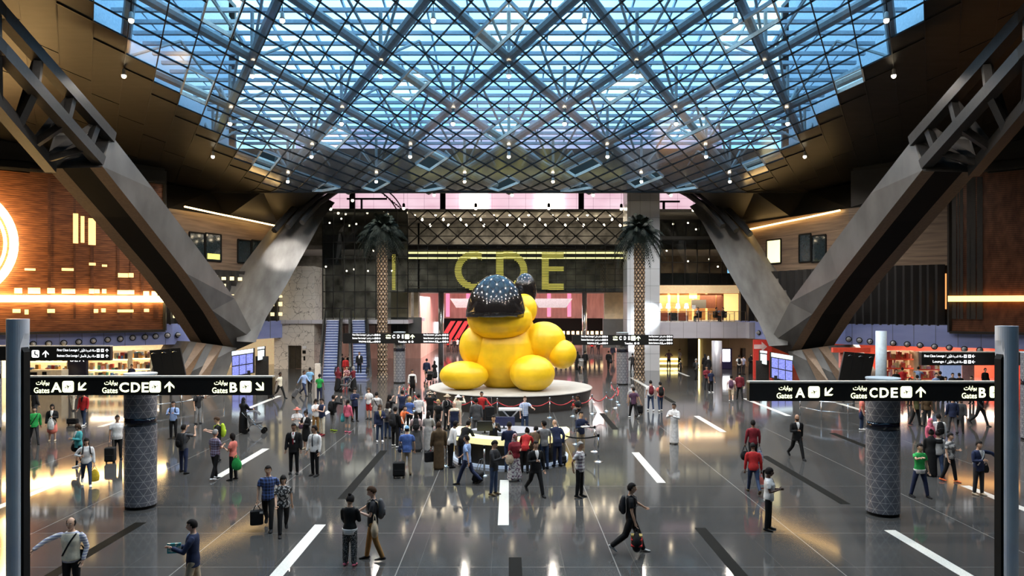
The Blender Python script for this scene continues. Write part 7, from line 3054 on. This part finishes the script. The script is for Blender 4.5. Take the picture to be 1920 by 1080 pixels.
Pn(592, 812, 1.62, 40, 'person in a white top bending over a phone beside the navy vest', fem=True, skin=0, hair='bob', top='tee:white', bottom='trousers:tan', L='phone', R='phone', nod=25)
Pn(604, 816, 1.72, -40, 'person in a navy vest and cream trousers looking at a phone', skin=0, top='vest:navy', bottom='trousers:cream', shoes='dred', L='phone', R='phone', nod=20)
q = Pn(625, 808, 1.72, 150, 'person in a black jacket and grey trousers taking a photo with raised arms', skin=0, top='jacket:k', bottom='trousers:grey', shoes='lime', L='photo', R='photo')
backpack(q, 'k', 'black backpack on the person in grey trousers taking a photo', .9)
q = Pn(652, 811, 1.56, 160, 'person in a coral pink top with a long ponytail', fem=True, skin=1, hair='pony', top='shirt:pink', bottom='leggings:grey', shoes='pink', L='hang', R='hang')
handbag(q['M'] @ q['f'].P(.16, .03, .58), 60, .26, .26, .1, 'teal', 'green bag at the side of the person with the long ponytail', kind='soft', handle=.12)
q = Pn(665, 790, 1.74, 40, 'person in a navy jacket and black trousers reading a paper beside the pink top', skin=0, top='jacket:navy', bottom='trousers:k', L='read', R='read', nod=20)
held('paper', q['handL'], 30, (.22, .30, .01), 'white', 'white folded paper read by the person beside the pink top', 'paper', tilt=40)
q = Pn(692, 786, 1.66, -20, 'person in a loose white blouse and red shorts', fem=True, skin=0, hair='bob', hc='brownhair', top='blouse:white', bottom='shorts:red', L='hang', R='hold')
Pn(706, 800, 1.72, 176, 'person in a grey and white jacket with a dark shoulder strap', skin=1, top='jacket:lgrey', bottom='jeans:grey', L='hold', R='hold', extra=('sash:k', 'band:white'))
q = Pn(525, 747, 1.74, 70, 'person in a pale yellow shirt striding past the lift door', legs='walk', skin=4, top='polo:cream', bottom='trousers:k', L='back', R='back')
suitcase(floor_at(507, 748), 0, .3, .5, .22, 'k', 'dark case at the end of the left gate sign beside the pale yellow shirt')
q = Pn(570, 742, 1.74, 62, 'person in a lilac shirt pulling a suitcase towards the escalator', legs='walkR', skin=3, top='shirt:lblue', bottom='trousers:navy', L='fwd', R='pull')
suitcase(floor_at(549, 746), -64, .40, .62, .24, 'dgrey', 'dark suitcase with a red handle pulled by the lilac shirt', tilt=-32)
Pn(581, 736, 1.74, 178, 'person in a sky blue shirt walking away between the lift and the kiosk', legs='step', skin=3, top='polo:sky', bottom='trousers:k')
Pn(599, 752, 1.70, 176, 'person in a bright green tee at the foot of the escalator', skin=3, top='tee:green', bottom='trousers:navy', L='hold', R='hang')
q = Pn(773, 742, 1.74, 8, 'person in a black apron over a white shirt left of the platform', skin=2, top='shirt:white', bottom='trousers:k', extra=('apron:k',), L='hang', R='hang')
Pn(800, 714, 1.78, 176, 'person in a navy jacket and beige shorts walking away left of the sculpture', skin=1, top='jacket:navy', bottom='shorts:beige', legs='step')
q = Pn(815, 716, 1.66, 182, 'person with long dark hair in a black dress left of the sculpture', fem=True, skin=1, hair='long', top='dress:k', bottom='none:k')
pushchair(floor_at(804, 722), 200, 'k', 'black pushchair beside the person in beige shorts')
# escalator group
Pn(634, 734, 1.70, 170, 'person in a maroon shawl left of the wheelchair group by the escalators', skin=3, fem=True, hair='scarf', hc='maroon', top='shirt:maroon', bottom='longskirt:k', L='hold', R='hold')
Pn(663, 733, 1.72, -120, 'person with grey hair in a maroon top pushing the pushchair by the escalators', skin=2, fem=True, hair='bob', hc='greyhair', top='shirt:maroon', bottom='longskirt:k', L='push', R='push')
pushchair(floor_at(648, 735), -60, 'dgrey', 'dark pushchair in the group at the foot of the escalators')
Pn(650, 728, 1.60, 10, 'person in a red and white top between the escalators', skin=1, fem=True, hair='short', top='tee:floral:maroon:pinkw', bottom='trousers:navy', L='hold', R='fwd')
Pn(648, 706, 1.68, 8, 'person in a red jacket standing in the gap between the escalators', skin=2, top='jacket:red', bottom='trousers:coral')
Pn(641, 700, 1.72, 150, 'person in black behind the red jacket between the escalators', skin=2, top='shirt:dk', bottom='trousers:dk')
Pn(655, 699, 1.68, 190, 'person in dark clothes with black hair beside the second escalator', skin=1, top='jacket:k', bottom='trousers:k')
Pn(670, 700, 1.76, 6, 'person in a black suit riding down the second escalator', skin=2, top='suit:k', bottom='trousers:k', extra=('vneck:white',), loc=(-12.25, 61.2, 0), base=.42)

# ---- far left
Pn(64, 832, 1.66, 40, 'person in a green jacket walking beside the left pylon', skin=1, top='hoodie:green', bottom='jeans:dk', legs='walk', L='back', R='fwd', extra=('sash:k',))
q = Pn(98, 827, 1.64, 20, 'person in a black cardigan and coral skirt left of the patterned pillar', fem=True, skin=1, hair='bob', top='jacket:k', bottom='skirt:coral', shoes='beige', L='hold', R='hang', extra=('vneck:white',))
handbag(q['M'] @ q['f'].P(.02, -.14, .62), 20, .34, .20, .14, 'fleck:brown:lgrey', 'patterned handbag before the person in the coral skirt', kind='soft', handle=.06)
handbag(q['handL'], 0, .30, .40, .12, 'white', 'white carrier bag of the person in the coral skirt', kind='bag', handle=.12)
q = Pn(147, 874, 1.60, -30, 'person in a teal cardigan looking down beside the white shirt', fem=True, skin=2, hair='bob', hc='brownhair', top='jacket:teal', bottom='leggings:k', shoes='lgrey', legs='step', L='hold', R='hold', extra=('vneck:white',), nod=25)
handbag(q['M'] @ q['f'].P(-.12, -.02, .60), -20, .34, .24, .12, 'k', 'black shoulder bag of the person in the teal cardigan', kind='soft', handle=.14)
q = Pn(162, 910, 1.64, 30, 'person in a white blouse and jeans striding with a yellow bag', fem=True, skin=1, hair='long', top='shirt:white', bottom='jeans:jeans', shoes='white', legs='walk', L='hang', R='hip')
handbag(q['handL'], 30, .30, .34, .1, 'yellow', 'bright yellow carrier bag of the person in the white blouse', kind='bag', handle=.14)
backpack(q, 'dk', 'black backpack on the person in the white blouse', .7)
q = Pn(220, 862, 1.74, 30, 'person in a white polo shirt left of the patterned pillar with a black bag', skin=2, top='polo:white', bottom='trousers:k', L='hang', R='hang', bulk=1.15)
suitcase(floor_at(207, 868), 10, .36, .60, .3, 'k', 'large black travel bag standing beside the white polo shirt')
q = Pn(157, 798, 1.76, -10, 'person in an open red jacket and jeans half behind the left gate sign', skin=1, top='jacket:red', bottom='jeans:jeans', shoes='white', legs='step', extra=('vneck:k',), L='hang', R='hang')
suitcase(floor_at(136, 797), 0, .5, .34, .26, 'k', 'low black case beside the person in the open red jacket')
Pn(136, 770, 1.74, 0, 'person in beige trousers mostly hidden by the left gate sign', skin=1, top='shirt:cream', bottom='trousers:cream', legs='step')
q = Pn(325, 823, 1.72, 8, 'person in a pale blue shirt holding a phone before the face', skin=1, top='shirt:lblue', bottom='trousers:k', L='phone', R='phone', nod=15)
backpack(q, 'k', 'black backpack on the person in the pale blue shirt holding a phone', .8)
q = Pn(371, 795, 1.72, 60, 'person in a dark top and grey cargo trousers below the left gate sign', skin=1, hair='cap', hc='k', top='tee:dk', bottom='loose:grey', L='photo', R='hang')
backpack(q, 'k', 'black backpack on the person in grey cargo trousers', .8)
q = Pn(344, 887, 1.76, 160, 'person in a grey tee and navy jeans photographing with raised arms', skin=1, top='tee:dgrey', bottom='jeans:navy', L='photo', R='photo', legs='wide', bulk=1.05)
backpack(q, 'k', 'black backpack on the person in the grey tee photographing', .95)
q = Pn(408, 866, 1.74, -70, 'person in a black tee looking at a map behind the plaid shirt', skin=0, hc='brownhair', top='tee:k', bottom='trousers:dgrey', L='read', R='read', nod=25)
backpack(q, 'lime', 'lime green backpack on the person looking at a map', .95)
Pn(403, 899, 1.74, 150, 'person with grey hair in a purple plaid shirt and black trousers', skin=1, hc='greyhair', top='tee:plaid:purple:lav', bottom='trousers:k', shoes='white', L='hang', R='hold', legs='step', bulk=1.1)
q = Pn(437, 900, 1.62, -100, 'person in a coral top with a green carrier bag', fem=True, skin=1, hair='bob', top='blouse:coral', bottom='trousers:k', L='hold', R='hang', turn=-20)
handbag(q['M'] @ q['f'].P(.10, .14, .56), 0, .34, .32, .16, 'green', 'shiny green carrier bag of the person in the coral top', kind='bag', handle=.14)
q = Pn(456, 811, 1.66, 160, 'person in a black full length cloak pushing a pushchair', fem=True, skin=1, hair='scarf', hc='k', top='abaya:k', L='push', R='push')
pushchair(floor_at(478, 812), 100, 'dgrey', 'pushchair in front of the person in the black cloak')

# ---- right of the sculpture
Pn(1186, 781, 1.74, 184, 'person in a pale shirt walking away beside the purple shirt', skin=0, hc='greyhair', top='polo:lgrey', bottom='trousers:dgrey', legs='step')
q = Pn(1188, 784, 1.70, 190, 'person in a dark purple shirt pulling a case away from the camera', skin=2, top='polo:purple', bottom='trousers:k', shoes='white', legs='walk', L='hang', R='pull')
suitcase(floor_at(1199, 777), 15, .36, .50, .24, 'k', 'black trolley case beside the person in the dark purple shirt')
q = Pn(1220, 770, 1.74, 180, 'person in a white tee walking away with a red and black backpack', skin=1, top='tee:white', bottom='jeans:jeans', shoes='white', legs='step')
backpack(q, 'maroon', 'red and black backpack on the person in the white tee', .9)
q = Pn(1238, 771, 1.68, 184, 'person in a red tee walking away with a black backpack', skin=1, top='tee:coral', bottom='jeans:jeans', shoes='white', legs='stepR', fem=True)
backpack(q, 'k', 'black backpack on the person in the red tee walking away', .95)
Pn(1254, 690, 1.74, 6, 'person in dark clothes standing with hands on hips under the gallery', skin=3, top='shirt:purple', bottom='trousers:k', L='hip', R='hip')
Pn(1274, 688, 1.74, 40, 'person in a grey shirt reading under the gallery', skin=2, top='shirt:lgrey', bottom='trousers:k', L='hold', R='read')
Pn(1287, 684, 1.64, 60, 'person in black seated before the tan wall under the gallery', skin=2, fem=True, hair='scarf', hc='k', top='abaya:k')
Pn(1276, 698, 1.05, 30, 'small child in a pale cap and black clothes under the gallery', skin=1, hair='cap', hc='cream', top='tee:dk', bottom='trousers:k')
q = Pn(1305, 712, 1.72, 120, 'person in a dark green top with a backpack beside the lit wall strip', skin=1, hc='greyhair', top='tee:dgrey', bottom='trousers:k', L='hold', R='hang', legs='step')
backpack(q, 'k', 'black backpack beside the lit wall strip', .8)
Pn(1325, 731, 1.70, 0, 'person in a maroon top with folded arms left of the round column', skin=2, top='shirt:maroon', bottom='trousers:dk', L='hold', R='hold')
Pn(1333, 736, 1.62, 20, 'person in a blue top beside the maroon top left of the round column', skin=2, top='tee:navy', bottom='trousers:k', shoes='white')
Pn(1328, 706, 1.72, 170, 'person in a white headscarf behind the maroon top', skin=2, fem=True, hair='scarf', hc='white', top='abaya:k')
Pn(1322, 700, 1.70, 190, 'person in a black cloak behind the maroon top', skin=2, fem=True, hair='scarf', hc='k', top='abaya:k')
q = Pn(1386, 703, 1.72, 170, 'person in a white shirt with a dark backpack by the totem', skin=2, top='tee:white', bottom='trousers:k')
backpack(q, 'k', 'dark backpack by the totem', .85)
Pn(1394, 702, 1.68, 120, 'person in a pale lilac top by the red arrow panel', skin=1, top='tee:lav', bottom='trousers:dk', L='out', R='hang')
q = Pn(1408, 700, 1.70, 10, 'person in a black and red cloak before the red arrow panel', fem=True, skin=1, hair='scarf', hc='k', top='abaya:k', L='hip', R='hold')
q = Pn(1371, 754, 1.72, 160, 'person in a white tee and tan shorts walking away with a backpack', skin=1, top='tee:pinkw', bottom='shorts:beige', legs='walk', shoes='white')
backpack(q, 'purple', 'dark purple backpack on the person in tan shorts', .9)
q = Pn(1387, 749, 1.76, 176, 'person in a maroon jacket walking away beside the tan shorts', skin=1, top='jacket:maroon', bottom='trousers:k', legs='step')
held('paper', q['handR'], 0, (.16, .16, .02), 'cream', 'pale paper bag in the hand of the person in the maroon jacket', 'paper bag')
Pn(1083, 693, 1.70, 176, 'person in dark clothes by the white pushchair right of the sculpture', skin=2, fem=True, hair='scarf', hc='k', top='abaya:k')
Pn(1097, 693, 1.76, 184, 'person in a dark suit by the white pushchair right of the sculpture', skin=2, top='suit:k', bottom='trousers:k')
pushchair(floor_at(1089, 694), 180, 'lgrey', 'pale pushchair between the two dark figures right of the sculpture')
q = Pn(1141, 692, 1.74, 150, 'person in black with a shoulder bag left of the patterned pillar right of the sculpture', skin=2, top='jacket:k', bottom='trousers:k', legs='step')
handbag(q['M'] @ q['f'].P(-.16, .04, .62), 30, .4, .3, .2, 'dk', 'dark shoulder bag left of the patterned pillar right of the sculpture', kind='soft', handle=.14)
Pn(1186, 698, 1.76, 176, 'person in a dark jacket walking away between the pillar and the right palm', skin=3, top='jacket:dk', bottom='trousers:k', legs='walk', L='hip', R='hang')
Pn(1149, 676, 1.74, 150, 'person in a dark blue jacket far behind the shoulder bag', skin=2, top='jacket:navy', bottom='trousers:dgrey')

# ---- far right
Pn(1724, 932, 1.70, 10, 'person in a green waistcoat and navy trousers with an arm raised', skin=1, top='tee:green', bottom='trousers:navy', shoes='k', legs='wide', L='hang', R=(70, 20, 40, 10), extra=('hem:white',), bulk=1.05)
q = Pn(1744, 862, 1.62, 20, 'person in a pink headscarf and pink top right of the patterned pillar', fem=True, skin=1, hair='scarf', hc='pink', top='shirt:pink', bottom='trousers:pinkw')
q = Pn(1760, 858, 1.72, 170, 'person in a white hooded top with a black backpack', skin=1, hair='short', top='hoodie:white', bottom='jeans:jeans')
backpack(q, 'k', 'black backpack on the person in the white hooded top', .9)
Pn(1746, 893, 1.64, 140, 'person in a long black dress behind the green waistcoat', fem=True, skin=1, hair='bun', top='robe:k', L='hang', R='hold')
Pn(1759, 894, 1.64, 160, 'person in a grey and white raglan top and jeans', fem=True, skin=1, hair='bun', top='shirt:lgrey', bottom='jeans:jeans', shoes='dred', extra=('band:k',), legs='step')
Pn(1781, 903, 1.68, 30, 'person in a grey patterned tunic and black trousers', skin=1, fem=True, hair='short', top='blouse:leaf:dgrey:lgrey', bottom='trousers:k', shoes='orange', legs='step', L='hold', R='hang', bulk=1.12)
q = Pn(1835, 928, 1.72, 12, 'person in a navy and white tracksuit pointing right by the right pylon', skin=1, top='jacket:navy', bottom='trousers:dk', shoes='beige', L='point', R='hold', extra=('vneck:lgrey', 'sash:white'), legs='stand')
handbag(q['M'] @ q['f'].P(.13, -.03, .60), 0, .2, .2, .08, 'k', 'small black shoulder bag of the person in the tracksuit', kind='soft', handle=.1)
Pn(1838, 798, 1.80, 20, 'person in black with a white scarf striding below the right gate sign', skin=3, top='jacket:k', bottom='trousers:k', legs='walk', L='back', R='fwd', extra=('vneck:white',))
Pn(1717, 798, 1.76, 30, 'person in an olive vest and black trousers below the right gate sign', skin=2, top='vest:olive', bottom='trousers:k', legs='step', L='hold', R='hang')
Pn(1738, 800, 1.70, -20, 'person with fair hair beside the olive vest below the right gate sign', skin=0, fem=True, hair='long', hc='blond', top='shirt:brown', bottom='trousers:dk')
Pn(1786, 812, 1.74, 170, 'person in a dark blue jacket below the right gate sign', skin=2, top='jacket:navy', bottom='trousers:dgrey', legs='step')
Pn(1800, 810, 1.70, -30, 'person in a dark grey coat beside the dark blue jacket', skin=1, top='coat:dgrey', bottom='trousers:k', legs='walk')
q = Pn(1616, 806, 1.70, 60, 'person in an orange top and jeans beside the right patterned pillar', skin=1, top='tee:coral', bottom='jeans:jeans', shoes='white')
handbag(q['M'] @ q['f'].P(-.14, .02, .60), 60, .36, .3, .16, 'navy', 'navy shoulder bag of the person beside the right patterned pillar', kind='soft', handle=.12)
# shoppers seen above the right gate sign
for px, fy, H, fc, sk_, hr, tp, lb in ((1706, 760, 1.66, 30, 2, 'short', 'tee:coral', 'shopper in a coral tee above the right gate sign'), (1720, 756, 1.74, 160, 2, 'short', 'jacket:dgrey', 'shopper in a dark grey jacket above the right gate sign'),
                                       (1733, 766, 1.64, 20, 1, 'bob', 'blouse:beige', 'shopper in a beige blouse above the right gate sign'), (1755, 752, 1.76, 10, 0, 'short', 'shirt:lblue', 'shopper in a pale blue shirt above the right gate sign'),
                                       (1763, 748, 1.78, 170, 2, 'short', 'jacket:k', 'shopper in a black jacket above the right gate sign'), (1773, 757, 1.66, -20, 1, 'bob', 'shirt:brown', 'shopper in a brown top above the right gate sign'),
                                       (1786, 750, 1.72, 0, 1, 'short', 'shirt:dk', 'shopper in a charcoal shirt above the right gate sign'), (1799, 752, 1.76, 190, 2, 'short', 'coat:k', 'shopper in a long black coat above the right gate sign'), (1822, 757, 1.70, -60, 1, 'short', 'suit:dk', 'shopper in a dark suit nearest the right pylon')):
    Pn(px, fy, H, fc, 'person, ' + lb, skin=sk_, hair=hr, top=tp, bottom='trousers:k')
Pn(1722, 733, 1.70, 150, 'person in a white and blue top reaching to a shelf of the red shop', skin=1, top='tee:lblue', bottom='trousers:dgrey', L='pointf', R='out', extra=('hem:white',))
Pn(1692, 735, 1.70, 170, 'person in red near the black screen panels of the red shop', skin=2, top='shirt:red', bottom='trousers:dred')
Pn(1680, 742, 1.76, 10, 'person in a black suit in front of the pale column in the red shop', skin=2, top='suit:k', bottom='trousers:k')
Pn(1847, 736, 1.74, 10, 'person with dark trousers walking behind the right lounge sign', skin=1, top='jacket:k', bottom='trousers:k', legs='walk')
# left shop
Pn(137, 733, 1.70, 60, 'shop assistant in a white shirt before the dark letter panel', skin=1, top='shirt:white', bottom='trousers:k', L='hold', R='hold', extra=('vneck:k',))
Pn(247, 727, 1.70, 0, 'person in dark clothes walking through the left shop above the pillar cap', skin=2, top='shirt:navy', bottom='trousers:k')
Pn(65, 790, 1.72, 150, 'person in dark clothes partly hidden below the left end of the left gate sign', skin=1, top='jacket:dk', bottom='trousers:dgrey')
# cafe balcony
for px, fc, tp, lb in ((1309, -60, 'suit:dk', 'guest in a dark suit and white shirt seated at the cafe balcony'), (1343, 60, 'jacket:k', 'guest in a black jacket seated with a tablet at the cafe balcony'), (1356, -70, 'shirt:k', 'guest in a black shirt seated right of the tablet at the cafe balcony')):
    p = at(px, 604, 69.8)
    p.z = zg
    Pn(px, 700, 1.72, fc, 'person, ' + lb, skin=2, legs='sit', top=tp, bottom='trousers:k', L='hold', R='hold', loc=p, base=zg, extra=('vneck:white',) if px == 1309 else ())
    c_ = thing('cafe_chair', p, 'dark cafe chair under the ' + lb.split(' seated')[0] + ' on the balcony', 'chair', 'cafe chairs of the balcony')
    Mc = Matrix.Translation(p) @ Matrix.Rotation(radians(fc), 4, 'Z')
    mb = MB()
    mb.bevbox(-.24, .24, -.26, .22, .36, .42, .02)
    _tf(mb, Mc).build('seat', M_CHAIRD, c_)
    mb = MB()
    mb.bevbox(-.24, .24, .20, .26, .42, .95, .02)
    _tf(mb, Mc).build('backrest', M_CHAIRD, c_)
    for x in (-.21, .21):
        for y in (-.22, .20):
            mb = MB()
            mb.beam((x, y, 0), (x, y, .37), .035, .035, up=(0, 1, 0))
            _tf(mb, Mc).build('leg', M_CHAIRD, c_)
held('tablet', at(1348, 584, 69.5), 30, (.26, .20, .015), 'sky', 'pale blue tablet in the hands of the guest at the cafe balcony', 'tablet', tilt=20)
held('menu_board', at(1301, 576, 69.0), 0, (.3, .4, .1), 'white', 'white folded menu board on the cafe balcony beside the dark suit', 'menu board')
# people far away in the passage
far = [(840, 659, 'red tee', 'tee:red', 'first'), (846, 657, 'white shirt', 'shirt:white', 'second'), (852, 660, 'black shirt', 'shirt:k', 'third'), (858, 658, 'white tee', 'tee:white', 'fourth'), (864, 659, 'dark jacket', 'jacket:dk', 'fifth'), (870, 658, 'red jacket', 'jacket:red', 'sixth'),
       (1068, 664, 'brown coat', 'coat:brown', 'first'), (1110, 662, 'red shirt', 'shirt:red', 'second'), (1122, 664, 'dark coat', 'coat:k', 'third')]
for k, (px, fy, nm, tp, o_) in enumerate(far):
    Pn(px, fy, 1.72, 170 + 20 * (k % 3), 'tiny distant person in a %s in the passage %s the sculpture' % (nm, 'left of' if px < 900 else 'right of'), skin=1 + k % 3, top=tp, bottom='trousers:dk', legs='step' if k % 2 else 'stand')
# phones held up in the photographing group
